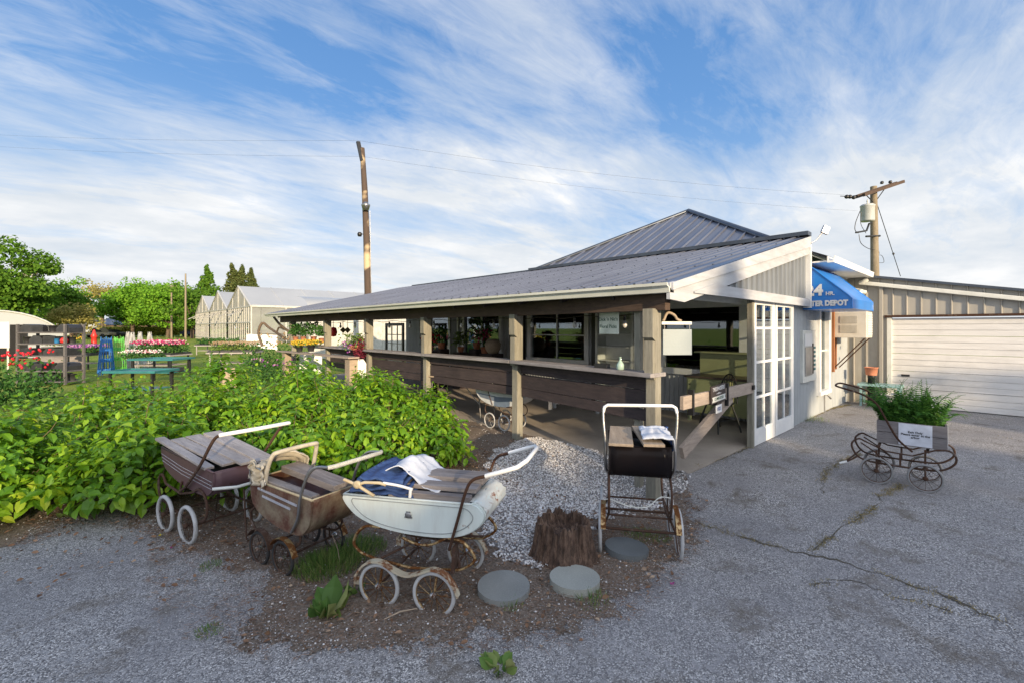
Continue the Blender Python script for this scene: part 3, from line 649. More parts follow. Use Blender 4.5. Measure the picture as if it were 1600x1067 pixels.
# water panel on the side wall
wp = MB(); wp.box(9.42, 2.44, .72, 10.30, 2.5, 1.66); wp = wp.build('dispenser_panel', MT['offwhite'], shop, bevel=.006)
m = MB(); m.box(9.50, 2.425, .84, 9.95, 2.438, 1.36); m.build('panel_plate', MT['steel'], wp, bevel=.004)
m = MB(); m.box(9.97, 2.425, .86, 10.03, 2.438, 1.42); m.build('panel_slot', MT['black'], wp)
m = MB(); m.box(9.48, 2.425, 1.38, 9.92, 2.438, 1.60); m.build('instruction_plate', MT['white'], wp)
MT['teal'] = plain('teal', (0.05, 0.22, 0.22), .5); 
for k in range(6): m = MB(); m.box(10.07, 2.425, .92 + k * .08, 10.16, 2.438, .96 + k * .08); m.build('button', MT['teal'], wp)
m = MB(); m.tube([(10.98, 2.46, .38), (11.0, 2.42, .36), (11.08, 2.38, .28)], .018, 8); m.tube([(11.0, 2.47, .38), (11.0, 2.47, 0)], .010, 6); m.build('water_tap', MT['steel'], shop)

# ------------------------------------------------------------ garage
gar = thing('garage_building', (13.1, 0, 0), 0, 'tan metal clad garage with a wide white sectional door', 'garage'); XG = 13.1
def gt(y): return 2.94 - (2.5 - y) * .195
m = MB(); holes = [(-3.2, 1.72, 0, 1.94)]
for a, b, c, d in rects(-4.5, 2.5, 0, 5, holes):
    m.ribbed((XG, 0, 0), (0, 1, 0), Z, (-1, 0, 0), a, b, c, (lambda y: max(1.95, gt(y))) if d == 5 else d, .235, .03, .03)
m.build('garage_wall', MT['sidingtan'], gar)
m = MB(); m.box(XG + .06, -4.5, 0, XG + 5, -4.45, 1.9); m.box(XG + .06, 2.5, 0, XG + 5, 2.55, 2.7); m.build('end_wall', MT['sidingtan'], gar)
m = MB(); m.add([(XG - .10, 2.6, gt(2.6) + .04), (XG - .10, -4.6, gt(-4.6) + .04), (XG + 6, -4.6, gt(-4.6) + .04), (XG + 6, 2.6, gt(2.6) + .04)], [(0, 1, 2, 3)])
m.bar((XG - .08, 2.6, gt(2.6) + .02), (XG - .08, -4.6, gt(-4.6) + .02), .05, .05); m.build('garage_roof', MT['roofdark'], gar)
m = MB(); m.bar((XG - .09, 2.25, gt(2.25) - .15), (XG - .09, -4.6, gt(-4.6) - .15), .09, .085); m.tube([(XG - .09, 2.22, gt(2.2) - .15), (XG - .12, 2.16, gt(2.2) - .12), (XG - .1, 2.1, gt(2.1) - .05)], .05, 8)
m.build('gutter', MT['offwhite'], gar, bevel=.01)
m = MB(); m.bar((XG - .05, 1.86, 2.70), (XG - .05, 1.86, .02), .05, .07); m.build('downpipe', MT['sidingtan'], gar, bevel=.008)
gd = MB(); nz = 5; 
for k in range(nz):
    z0 = .02 + k * 1.90 / nz; z1 = z0 + 1.90 / nz - .008; h = (z1 - z0) / 3
    for q in range(3):
        za = z0 + q * h; gd.box(XG + .03, -3.2, za, XG + .07, 1.70, za + h - .012)
        gd.box(XG + .045, -3.2, za + h - .012, XG + .065, 1.70, za + h)
MT['garagedoor'] = plain('garage_door', (0.74, 0.73, 0.72), .5, 0, (0.64, 0.63, 0.62), 2.5, (1, .6, 5), .05, 20, .35)
gdo = gd.build('garage_door', MT['garagedoor'], gar)
m = MB(); m.box(XG + .005, 1.38, .66, XG + .03, 1.52, .70); m.build('latch', MT['black'], gdo)
m = MB(); m.box(XG - .035, 1.68, 0, XG + .08, 1.76, 1.99); m.build('door_jamb', MT['offwhite'], gar)
m = MB(); m.box(XG - .06, -3.3, 1.935, XG + .08, 1.80, 1.985); m.build('door_head', MT['rust'], gar)

# ------------------------------------------------------------ things fixed to or standing round the buildings
a = thing('air_conditioner', (11.7, 1.9, 1.5), 0, 'cream window air conditioner jutting from the side wall under the blue awning', 'air conditioner')
MT['cream'] = plain('cream_metal', (0.66, 0.62, 0.55), .45, 0, (0.55, 0.50, 0.42), 4, dirt=.3, bump=.03)
m = MB(); m.box(11.7, 1.9, 1.5, 12.3, 2.5, 2.04); m.build('casing', MT['cream'], a, bevel=.012)
for z0, z1 in ((1.60, 1.76), (1.80, 1.95)):
    m = MB(); m.box(11.693, 2.06, z0, 11.702, 2.36, z1); g_ = m.build('vent_panel', MT['sidingtan'], a); m = MB()
    for k in range(7): m.box(11.686, 2.07, z0 + .012 + k * (z1 - z0) / 7.3, 11.694, 2.35, z0 + .022 + k * (z1 - z0) / 7.3)
    m.build('louvre', MT['cream'], g_)
m = MB(); 
for k in range(9): m.box(11.76, 1.888, 1.56 + k * .05, 12.24, 1.899, 1.59 + k * .05)
m.build('grille', MT['offwhite'], a)
for x in (11.74, 12.26):
    m = MB(); m.tube([(x, 1.94, 1.49), (x, 2.48, .84)], .012, 6); m.build('support_strut', MT['rust'], a)
m = MB(); m.box(11.62, 2.44, .78, 11.69, 2.484, 2.05); m.box(11.92, 2.46, .82, 11.96, 2.484, 1.5); m.build('mounting_board', wood('orange_wood', (0.40, 0.17, 0.07), (0.24, 0.10, 0.05), 'z'), a)
a = thing('flood_light', (9.5, 2.3, 3.25), 0, 'small grey flood light on the top corner of the porch gable', 'floodlight')
m = MB(); m.bar((9.56, 2.16, 3.37), (9.60, 2.12, 3.50), .12, .045, (-1, -1, 0)); m.build('lamp_head', MT['steel'], a, bevel=.008); m = MB(); m.tube([(9.42, 2.33, 3.2), (9.5, 2.26, 3.26), (9.56, 2.16, 3.42)], .012, 6); m.build('bracket', MT['steel'], a)
a = thing('flood_light', (12.75, 2.4, 2.5), 0, 'pair of small spotlights under the side eave beside the awning', 'floodlight')
for dx in (-.09, .09):
    m = MB(); m.tube([(12.7 + dx, 2.30, 2.58), (12.7 + dx * 2.3, 2.12, 2.50)], [.03, .055], 10); m.build('lamp_head', MT['offwhite'], a)
m = MB(); m.box(12.64, 2.36, 2.5, 12.76, 2.484, 2.66); m.build('base_plate', MT['offwhite'], a)
# pots by the garage
c = G(1362, 640)
def pot(name, x, y, z, r0, r1, h, mat, **kw):
    m = MB(); m.lathe([(r0, 0), (r1, h), (r1 * 1.1, h), (r1 * 1.1, h * 1.08), (r1 * .95, h * 1.08), (r1 * .9, h * .8), (0, h * .8)], (x, y, z), 16); return m.build(name, mat, **kw)
MT['terra'] = plain('terracotta', (0.55, 0.22, 0.13), .8); MT['blackpl'] = plain('black_plastic', (0.025, 0.026, 0.03), .45, 0, (.04, .04, .045), 8)
pot('ash_bin', 12.70, 1.98, 0, .075, .065, .62, MT['black'], label='narrow black floor bin against the garage wall', cat='bin')
pot('flower_pot', 12.70, 1.98, .675, .10, .12, .16, MT['terra'], label='terracotta pot on top of the narrow black bin', cat='pot')
pot('bucket', 12.42, 1.62, 0, .11, .15, .30, MT['white'], label='white bucket on the asphalt by the garage wall', cat='bucket')
MT['paleteal'] = plain('pale_teal', (0.28, 0.46, 0.48), .5)
t_ = thing('side_table', (12.35, 1.62, 0), .0, 'pale teal small table behind the white bucket', 'table')
m = MB(); m.box(12.5, 1.45, .44, 12.95, 2.2, .49); m.build('table_top', MT['paleteal'], t_, bevel=.008)
for x, y in ((12.54, 1.5), (12.9, 1.5), (12.54, 2.14), (12.9, 2.14)): m = MB(); m.bar((x, y, 0), (x, y, .44), .04, .04); m.build('leg', MT['paleteal'], t_)
# ------------------------------------------------------------ prams
MT['maroon'] = rusty('maroon_paint', (0.115, 0.065, 0.075), (0.10, 0.045, 0.028), .35, .42, 7)
MT['beigerust'] = rusty('beige_rusty', (0.26, 0.215, 0.145), (0.15, 0.055, 0.035), .95, .38, 3.0, edge=.22)
MT['creamwhite'] = rusty('cream_enamel', (0.62, 0.68, 0.655), (0.30, 0.11, 0.04), .20, .28, 11, edge=.04)
MT['blackgloss'] = rusty('black_gloss', (0.012, 0.010, 0.011), (0.035, 0.014, 0.011), .3, .2, 4, edge=.25)
MT['blackgloss'].node_tree.nodes['Principled BSDF'].inputs['Specular IOR Level'].default_value = .07
MT['line'] = plain('pin_line', (0.30, 0.32, 0.32), .5); MT['stripe'] = plain('pale_stripe', (0.50, 0.50, 0.55), .5, dirt=.4)
MT['gold'] = rusty('gilt_rust', (0.42, 0.30, 0.15), (0.25, 0.10, 0.03), .7, .35, 14, .6)
MT['canvas'] = plain('torn_canvas', (0.50, 0.46, 0.38), .85, 0, (0.33, 0.30, 0.24), 7, dirt=.6, bump=.4, bscale=30)
MT['cloth'] = plain('pale_cloth', (0.56, 0.60, 0.68), .8, 0, (0.42, 0.45, 0.52), 5, dirt=.4, bump=.3, bscale=22)
MT['blue'] = plain('blue_fabric', (0.035, 0.085, 0.24), .7, 0, (0.015, 0.03, 0.10), 9, (1, 5, 5), .4, 25)
MT['rustbrown'] = rusty('brown_rust', (0.10, 0.068, 0.055), (0.09, 0.045, 0.028), .8, .5, 14)
MT['ivory'] = plain('ivory_paint', (0.55, 0.48, 0.33), .4, 0, (0.42, 0.32, 0.18), 12, dirt=.4)
def arc(cx, cz, r, a0, a1, n=14, y=0.0, rz=None):
    rz = rz or r
    return [(cx + r * math.cos(R(a0 + (a1 - a0) * i / n)), y, cz + rz * math.sin(R(a0 + (a1 - a0) * i / n))) for i in range(n + 1)]
def spline(pts, k=6):
    P = [Vector(p) for p in pts]; P = [P[0] * 2 - P[1]] + P + [P[-1] * 2 - P[-2]]; o = []
    for i in range(1, len(P) - 2):
        for j in range(k):
            t = j / k; a, b, c, d = P[i - 1], P[i], P[i + 1], P[i + 2]
            o.append(.5 * ((2 * b) + (c - a) * t + (2 * a - 5 * b + 4 * c - d) * t * t + (3 * b - a - 3 * c + d) * t ** 3))
    return o + [P[-2]]
def wheel(root, x, y, z, r, tyre, rim='rust', tw=.012, hub='chrome', nsp=12, spin=0.0):
    m = MB(); n = 30; out_ = 1 if y > 0 else -1
    m.tube([(.90 * r * math.cos(2 * math.pi * i / n), 0, .90 * r * math.sin(2 * math.pi * i / n)) for i in range(n)], .0065, 6, True)
    for i in range(nsp):
        a = 2 * math.pi * i / nsp + spin; m.tube([(.012 * math.cos(a + .5), out_ * .014 * (-1) ** i, .012 * math.sin(a + .5)), (.9 * r * math.cos(a), 0, .9 * r * math.sin(a))], .0022, 4)
    o = m.build('wheel', MT[rim], root, True); o.location = (x, y, z)
    m = MB(); m.lathe([(0, out_ * .034), (.010, out_ * .033), (.020, out_ * .024), (.024, out_ * .010), (.016, 0), (.013, -out_ * .02)], (0, 0, 0), 14, 'y'); m.build('hub', MT[hub], o, True)
    m = MB(); m.tube([(r * .965 * math.cos(2 * math.pi * i / 36), 0, r * .965 * math.sin(2 * math.pi * i / 36)) for i in range(36)], tw, 8, True); m.build('tyre', MT[tyre], o, True); return o
def body(root, prof, W, mat, panel=True, flange=.012, inner='dark', topn=2, rim=None):
    """tub: side profile (x,z) wrapped round a curved bottom, flat flanged side panels, open top; prof runs from one rim end down and round to the other"""
    P = [(p[0], p[2]) for p in spline([(a, 0, b) for a, b in prof], 5)]
    t = MB(); hw = W / 2 - .012; n = len(P)
    ny = 8
    vs = []
    for a, b in P:
        for j in range(ny + 1):
            y = -hw + 2 * hw * j / ny; vs.append((a, y, b))
    t.add(vs, [(i * (ny + 1) + j, (i + 1) * (ny + 1) + j, (i + 1) * (ny + 1) + j + 1, i * (ny + 1) + j + 1) for i in range(n - 1) for j in range(ny)], True)
    o = t.build('body', MT[mat], root, True, solid=.008)
    for sgn in (-1, 1):
        m = MB(); m.prism(P, sgn * (W / 2 - .012), sgn * (W / 2 + .006), 'y'); m.build('side_panel', MT[mat], root, True, bevel=.006)
    r_ = MB(); a, b = P[0], P[-1]; q = [(a[0], -W / 2, a[1]), (b[0], -W / 2, b[1]), (b[0], W / 2, b[1]), (a[0], W / 2, a[1])]
    r_.tube(q, .010, 6, True); r_.build('rim', MT[rim or mat], root, True)
    li = MB(); li.add([(a[0] + .02, -hw, a[1] - .06), (b[0] - .02, -hw, b[1] - .06), (b[0] - .02, hw, b[1] - .06), (a[0] + .02, hw, a[1] - .06)], [(0, 1, 2, 3)]); li.build('inner_sheet', MT[inner], root, True)  # flat sheet below the rim; dark ones stand in for a shaded inside
    return P
def inset(P, y, s, lift, r=.003, sx=None):
    cx = (min(p[0] for p in P) + max(p[0] for p in P)) / 2; cz = (min(p[1] for p in P) + max(p[1] for p in P)) / 2
    return [(cx + (a - cx) * (sx or s), y, cz + (b - cz) * s + lift) for a, b in P]
def boards(root, specs, mat, name='board'):
    """spec: (x0,z0,x1,z1,yc,width,thick,twist)"""
    for x0, z0, x1, z1, y0, y1, w_, th in specs:
        m = MB(); m.bar((x0, y0, z0), (x1, y1, z1), w_, th); m.build(name, MT[mat], root, True, bevel=.003)
def heap(x0, x1, y0, y1, fn, nx=26, ny=26, th=.01, seed=0):
    m = MB(); vs = []; fs = []
    for i in range(nx + 1):
        for j in range(ny + 1):
            u = i / nx; v = j / ny; p = fn(u, v); ww = .012 * noise.noise(Vector((u * 6, v * 6, seed))) + .006 * noise.noise(Vector((u * 17, v * 17, seed)))
            if isinstance(p, tuple): vs.append((p[0] + ww, p[1] + ww, p[2] + ww))
            else: vs.append((x0 + (x1 - x0) * u + ww, y0 + (y1 - y0) * v + ww, p + ww))
    for i in range(nx):
        for j in range(ny): a = i * (ny + 1) + j; fs.append((a, a + ny + 1, a + ny + 2, a + 1))
    m.add(vs, fs, True); return m
def pram_thing(r, d, ang, z, label, group=None):
    """r, d: camera right/depth of the pram centre; ang: direction of +x against camera right"""
    x, y = CD(r, d); t = thing('pram', (x, y, z), R(ang) - YAW, label, 'pram', 'vintage prams parked round the porch'); return t

# ---- 1 maroon coach pram with weathered boards on top
t = T1 = pram_thing(-2.77, 4.20, -33, -.11, 'maroon vintage pram topped with weathered grey boards, white tyres, beside the leafy shrubs')
P = body(t, [(-.43, .71), (-.425, .64), (-.35, .54), (-.15, .47), (.15, .43), (.34, .43), (.43, .48), (.46, .56), (.45, .64)], .44, 'maroon')
for s in (-1, 1):
    m = MB()
    for k in range(3): m.tube([(-.41 + .01 * k, s * .229, .655 - .03 * k), (0, s * .229, .60 - .03 * k), (.44, s * .229, .565 - .03 * k)], .0022, 4)
    m.build('pin_stripe', MT['stripe'], t, True)
boards(t, [(-.54, .775, .36, .655, -.20, -.20, .075, .022), (-.40, .765, .40, .665, -.11, -.07, .11, .022), (-.42, .765, .50, .672, .03, .03, .13, .022), (-.36, .78, .56, .68, .17, .14, .15, .022)], 'greyboard')
for x in (-.22, .22):
    for s in (-1, 1): wheel(t, x, s * .27, .155, .155, 'tyrewhite', 'rustbrown', .017, 'rustbrown')
m = MB()
for s in (-1, 1):
    y = s * .235
    m.tube(spline([(-.30, y, .40), (-.38, y, .47), (-.45, y, .42), (-.45, y, .30), (-.38, y, .24), (-.22, y, .22), (0, y, .19), (.18, y, .20)]), .011, 6)
    m.tube(spline([(.18, y, .42), (.28, y, .47), (.37, y, .42), (.39, y, .30), (.33, y, .22), (.2, y, .19)]), .011, 6)
    m.tube([(-.30, y, .40), (.0, y, .37), (.18, y, .42)], .011, 6)
    m.tube([(.18, y, .20), (.22, s * .26, .155)], .009, 6); m.tube([(-.22, y, .22), (-.22, s * .26, .155)], .009, 6)
    m.tube([(-.02, y, .38), (.02, y, .48)], .009, 6)
for x in (-.22, .22): m.tube([(x, -.27, .155), (x, .27, .155)], .009, 6)
m.tube([(-.22, 0, .155), (.22, 0, .155)], .008, 6); m.tube([(.42, -.2, .21), (-.3, .2, .20)], .006, 5)
m.build('chassis', MT['rustbrown'], t, True)
for s in (-1, 1): m = MB(); m.tube(spline([(.02, s * .25, .40), (.13, s * .26, .47), (.34, s * .265, .68), (.50, s * .27, .88), (.57, s * .27, .955), (.64, s * .27, .985)]), .012, 7); h = m.build('handle_arm', MT['rustbrown'], t, True)
m = MB(); m.tube([(.635, -.28, .985), (.65, -.26, .99), (.66, .0, .99), (.655, .25, .99), (.64, .28, .985)], .0165, 8); m.build('grip', MT['white'], h, True)
m = MB(); m.tube([(.47, -.24, .52), (.55, -.1, .515), (.55, .14, .515), (.48, .24, .51)], .013, 7); m.build('bumper_bar', MT['offwhite'], t, True)

# ---- 2 small rusty beige pram with torn canvas hood
t = pram_thing(-1.70, 3.63, -31, -.11, 'small rusty beige pram with torn canvas hood between the maroon and the white pram')
P = body(t, [(-.29, .625), (-.30, .56), (-.27, .45), (-.16, .38), (.02, .335), (.2, .315), (.34, .33), (.43, .41), (.45, .50), (.46, .60)], .40, 'beigerust', inner='maroon', rim='ivory')
for s in (-1, 1):
    for x0, x1, z0, z1 in ((-.19, .30, .575, .535), (-.13, .22, .525, .495)):
        m = MB(); m.bar((x0, s * .209, z0), (x1, s * .209, z1), .006, .016); m.build('side_stripe', MT['stripe'], t, True)
boards(t, [(-.22, .635, .43, .605, -.15, -.15, .07, .02), (-.22, .665, .44, .615, .08, .08, .16, .05)], 'brownboard', 'board')
for x in (-.15, .15):
    for s in (-1, 1):
        wheel(t, x, s * .22, .122, .122, 'tyreblack', 'rustbrown', .012, 'chrome', 10)
        m = MB(); pa = arc(x, .122, .150, 15 if x > 0 else 10, 150, 12, s * .22); 
        for a, b in zip(pa[:-1], pa[1:]): m.bar(a, b, .045, .004)
        m.build('mudguard', MT['gold' if x > 0 else 'rustbrown'], t, True)
m = MB()
for s in (-1, 1):
    y = s * .18
    m.tube(spline([(-.28, y, .40), (-.34, y, .34), (-.30, y, .25), (-.15, y, .20), (.05, y, .18), (.22, y, .20), (.30, y, .27), (.27, y, .33), (.20, y, .31)]), .009, 6)
for x in (-.15, .15): m.tube([(x, -.22, .122), (x, .22, .122)], .009, 6); m.tube([(x, -.18, .122), (x, -.18, .2)], .008, 5); m.tube([(x, .18, .122), (x, .18, .2)], .008, 5)
m.tube([(-.42, -.19, .52), (-.40, -.19, .30), (-.38, -.19, .12)], .007, 5)
m.build('chassis', MT['rustbrown'], t, True)
for s in (-1, 1): m = MB(); m.tube(spline([(.26, s * .225, .34), (.34, s * .228, .46), (.37, s * .23, .60), (.44, s * .23, .76), (.54, s * .23, .85), (.68, s * .23, .875)]), .011, 7); h = m.build('handle_arm', MT['steel'], t, True); m = MB(); m.tube([(.68, -.235, .875), (.71, -.2, .88), (.71, .2, .88), (.68, .235, .875)], .016, 8); m.build('grip', MT['offwhite'], h, True)
m = MB(); m.tube(spline([(-.10, -.205, .63), (-.07, -.205, .74), (-.03, -.19, .84), (0, -.14, .868), (0, .14, .868), (-.03, .19, .84), (-.07, .205, .74), (-.10, .205, .63)]), .017, 8)
hd = m.build('hood_bow', MT['canvas'], t, True)
def fn(u, v):
    a = math.pi * v; x = -.34 + .20 * u + .03 * math.sin(9 * v); wv = .205 - .02 * u
    return (x, -wv * math.cos(a), .62 + (.10 + .10 * u) * math.sin(a) ** .5 + .02 * math.sin(14 * u + 5 * v) * math.sin(a))
heap(0, 1, 0, 1, fn, seed=3).build('hood', MT['canvas'], t, True, solid=.006)
def fn(u, v): return (-.30 + .22 * u + .015 * math.sin(16 * v), -.215 + .03 * math.sin(12 * u), .60 + .17 * v + .01 * math.sin(20 * u))
heap(0, 1, 0, 1, fn, 18, 18, seed=5).build('hood', MT['canvas'], t, True, solid=.006)
m = MB(); m.tube(spline([(-.26, -.22, .60), (-.27, -.225, .70), (-.22, -.225, .735), (-.12, -.22, .72), (-.08, -.215, .62)]), .007, 6); m.build('hood_iron', MT['steel'], t, True)

# ---- 3 large cream white pram, front middle
t = T3 = pram_thing(-.614, 3.24, -15, -.115, 'large cream white vintage pram with blue folded hood and wavy mudguards, front centre')
P = body(t, [(-.45, .765), (-.455, .735), (-.42, .68), (-.34, .61), (-.2, .56), (0, .535), (.22, .54), (.35, .575), (.44, .64), (.475, .71), (.44, .77), (.40, .785)], .44, 'creamwhite', inner='brownboard', rim='creamwhite')
for s in (-1, 1):
    m = MB(); m.tube(inset(P, s * .2275, .80, 0, sx=.86), .0028, 5, True); m.build('pin_line', MT['line'], t, True)
    m = MB(); m.lathe([(0, 0), (.018, 0), (.022, .002), (.019, .005), (.010, .009), (.0, .010)], (.0, s * .236 - (0 if s < 0 else 0), .672), 9, 'y'); m.bar((-.024, s * .231, .656), (.024, s * .231, .656), .006, .010); m.bar((-.013, s * .231, .69), (.013, s * .231, .69), .006, .012); m.build('badge', MT['steel'], t, True)
def fn(u, v): a = R(-50 + 160 * u); return (.40 + .085 * math.cos(a), -.205 + .41 * v, .71 + .085 * math.sin(a))
heap(0, 1, 0, 1, fn, 16, 10, seed=8).build('end_panel', rusty('end_enamel', (0.66, 0.67, 0.62), (0.36, 0.11, 0.03), .42, .35, 9, edge=.08), t, True)
boards(t, [(-.12, .84, .40, .845, -.10, -.10, .10, .03), (-.15, .85, .40, .86, .06, .06, .16, .045), (-.15, .79, .38, .80, -.18, -.18, .05, .05)], 'brownboard')
for x in (-.18, .18):
    for s in (-1, 1): wheel(t, x, s * .26, .112, .128, 'tyrewhite', 'gold', .0125, 'chrome', 14)
for s in (-1, 1):
    y = s * .26; pa = [p for p in spline([(-.335, y, .10), (-.325, y, .17), (-.26, y, .245), (-.17, y, .262), (-.08, y, .225), (0, y, .205), (.08, y, .225), (.17, y, .262), (.25, y, .245), (.31, y, .18), (.335, y, .125)], 4)]
    m = MB()
    for a, b in zip(pa[:-1], pa[1:]): m.bar(a, b, .040, .005); m.bar(a + Vector((0, s * .021, -.002)), b + Vector((0, s * .021, -.002)), .004, .012)
    m.build('mudguard', MT['creamrust'] if 'creamrust' in MT else MT.setdefault('creamrust', rusty('cream_rust', (0.56, 0.50, 0.38), (0.30, 0.12, 0.05), .6, .4, 10, .2)), t, True)
m = MB()
for s in (-1, 1):
    y = s * .21
    m.tube(spline([(-.20, y, .55), (-.30, y, .545), (-.37, y, .48), (-.385, y, .38), (-.34, y, .29), (-.25, y, .25)]), .010, 7)
    m.tube(spline([(.24, y, .535), (.34, y, .52), (.41, y, .44), (.40, y, .34), (.33, y, .26), (.22, y, .24)]), .010, 7)
    m.tube([(-.25, y, .25), (0, y, .22), (.22, y, .24)], .009, 6); m.tube(spline([(-.05, y, .50), (.05, y, .47), (.14, y, .48), (.24, y, .535)]), .009, 6)
    for x in (-.18, .18): m.tube([(x, s * .21, .245), (x, s * .25, .115)], .008, 6)
m.build('spring', MT['gold'], t, True)
m = MB()
for x in (-.18, .18): m.tube([(x, -.26, .112), (x, .26, .112)], .009, 6)
for y in (-.05, .05): m.tube([(-.12, y, .42), (.30, y, .40)], .008, 6)
m.bar((-.13, 0, .40), (.28, 0, .38), .06, .02); m.tube([(-.2, -.2, .25), (.0, -.06, .41)], .01, 6); m.tube([(-.2, .2, .25), (.0, .06, .41)], .01, 6); m.tube([(.32, -.21, .27), (.24, -.06, .40)], .01, 6); m.tube([(.32, .21, .27), (.24, .06, .40)], .01, 6)
m.bar((.285, -.21, .24), (.30, -.225, .50), .02, .05)
m.build('chassis', MT['rustbrown'], t, True)
for s in (-1, 1): m = MB(); m.tube(spline([(.27, s * .245, .48), (.33, s * .248, .66), (.40, s * .25, .88), (.455, s * .25, .965), (.56, s * .25, 1.0)]), .0115, 7); h = m.build('handle_arm', MT['rust'], t, True)
m = MB(); m.tube([(.55, -.25, .998), (.70, -.25, 1.045), (.78, -.24, 1.07), (.82, -.14, 1.085), (.82, .14, 1.085), (.78, .24, 1.07), (.70, .25, 1.045), (.55, .25, .998)], .0155, 8); m.build('grip', MT['white'], h, True)
def fold(k):
    def fn(u, v):
        a = math.pi * v; sp = .13 + .015 * k
        return (-.42 + .03 * k + (.44 - .05 * k) * u - .02 * math.sin(a), -(.215 + .004 * k) * math.cos(a), .785 + .028 * k + (.015 + .035 * u) * math.sin(a) ** .6 + .012 * math.sin(u * 12 + k) + .03 * (1 - u) * k * .35)
    return fn
for k in range(4): heap(0, 1, 0, 1, fold(k), 22, 22, seed=11 + k).build('folded_hood', MT['blue'], t, True, solid=.014)
def fn(u, v):
    x = -.33 + .50 * u; r_ = math.exp(-((u - .42) / .24) ** 2)
    return (x, -.15 + .34 * v + .03 * math.sin(4 * u), .875 + .125 * r_ * (1 - .5 * abs(v - .4)) - .04 * u + .010 * math.sin(11 * v + 5 * u) - .07 * max(0, .12 - u) * 4)
heap(0, 1, 0, 1, fn, 30, 22, seed=21).build('hood_cloth', MT['cloth'], t, True, solid=.006)
m = MB(); m.tube([(-.43, -.25, .885), (-.34, -.25, .855), (-.22, -.25, .79)], .011, 7); m.tube([(-.33, -.25, .86), (-.28, -.252, .88), (-.18, -.25, .885), (-.14, -.25, .875)], .011, 7)
m.lathe([(.012, -.262), (.026, -.262), (.028, -.25), (.026, -.24), (.012, -.24)], (-.335, 0, .858), 14, 'y'); m.build('hood_brace', MT['ivory'], t, True)
m = MB(); m.tube(spline([(-.16, -.245, .885), (-.06, -.24, .875), (.03, -.235, .855)]), .010, 6); m.tube([(.02, -.24, .86), (.015, -.24, .80)], .010, 6); m.build('hood_piping', MT['white'], t, True)

# ---- 4 black pram seen from its end, by the stump
t = pram_thing(1.08, 3.95, -101.5, -.135, 'glossy black vintage pram seen end on beside the tree stump, white handle bar')
P = body(t, [(.33, .90), (.355, .84), (.36, .76), (.33, .68), (.25, .64), (0, .62), (-.25, .64), (-.34, .72), (-.38, .80), (-.39, .86)], .47, 'blackgloss', inner='dark')
boards(t, [(.42, .935, -.30, .925, .10, .05, .16, .022), (.41, .925, -.3, .915, -.15, -.13, .19, .022)], 'tanw')
t_boards = None
def fn(u, v): return (.36 - .5 * u, .02 + .24 * v, .95 + .045 * math.sin(math.pi * (.15 + .7 * v)) * (.6 + .4 * math.sin(4 * u)) + .01 * math.sin(16 * u) - (.08 if v > .95 else 0))
heap(0, 1, 0, 1, fn, 22, 18, seed=31).build('hood_cloth', MT['cloth'], t, True, solid=.006)
def fn(u, v): return (.30 - .5 * u, .245 + .03 * math.sin(3 * v + u * 5), .86 + .10 * v)
heap(0, 1, 0, 1, fn, 12, 8, seed=33).build('folded_hood', MT['blue'], t, True, solid=.02)
for x in (-.21, .21):
    for s in (-1, 1): wheel(t, x, s * (.31 if x > 0 else .30), .185, .190, 'tyrewhite', 'rustbrown', .014, 'rustbrown')
m = MB()
for s in (-1, 1):
    y = s * .24
    m.tube(spline([(.20, y, .64), (.30, y, .60), (.34, y, .50), (.30, y, .38), (.20, y, .30), (0, y, .27), (-.20, y, .30), (-.30, y, .38), (-.34, y, .50), (-.30, y, .60), (-.2, y, .64)]), .010, 6)
    for x in (-.21, .21): m.tube([(x, s * .24, .30), (x, s * .29, .185)], .010, 6)
for x in (-.21, .21): m.tube([(x, -.30, .185), (x, .30, .185)], .011, 6)
m.tube([(.24, -.26, .31), (.24, .26, .31)], .008, 6); m.tube([(-.2, -.24, .30), (-.2, .24, .30)], .008, 6)
m.build('chassis', MT['rustbrown'], t, True)
m = MB(); m.tube(spline([(.22, -.28, .42), (.26, -.22, .44), (.27, -.08, .40), (.26, .06, .40), (.25, .16, .48), (.22, .26, .47)]), .005, 5); m.build('spring_wire', MT['offwhite'], t, True)
for s in (-1, 1):
    m = MB(); pa = arc(.21, .185, .215, 20, 140, 10, s * .285)
    for a, b in zip(pa[:-1], pa[1:]): m.bar(a, b, .04, .004)
    m.build('mudguard', MT['gold'], t, True)
for s in (-1, 1): m = MB(); m.tube(spline([(.10, s * .25, .62), (.20, s * .262, .66), (.29, s * .268, .74), (.32, s * .27, .92), (.30, s * .285, 1.10), (.29, s * .285, 1.18)]), .0115, 7); h = m.build('handle_arm', MT['steel'], t, True)
m = MB(); m.tube([(.29, -.285, 1.16), (.29, -.275, 1.20), (.29, -.25, 1.215), (.29, .25, 1.225), (.29, .275, 1.21), (.29, .285, 1.17)], .013, 8); m.build('grip', MT['white'], h, True)

def remap(t, fn):
    for o in t.children:
        if o.name.startswith('wheel') or o.name.startswith('mudguard'): continue
        for q in [o] + list(o.children):
            for v in q.data.vertices: v.co = Vector(fn(*v.co))
remap(T3, lambda x, y, z: (x, y, z - .105 * sm(.22, .50, z)))
remap(T3, lambda x, y, z: (x, y, z if z < .42 else .42 + (z - .42) * .86))
for o in T3.children:
    if o.name.startswith('handle_arm'):
        for q in [o] + list(o.children):
            for v in q.data.vertices: v.co.x = .27 + (v.co.x - .27) * .80
T3.scale = (1.09, 1.09, 1.09)
remap(T1, lambda x, y, z: (x * (1.24 if x > 0 else 1), y, z))
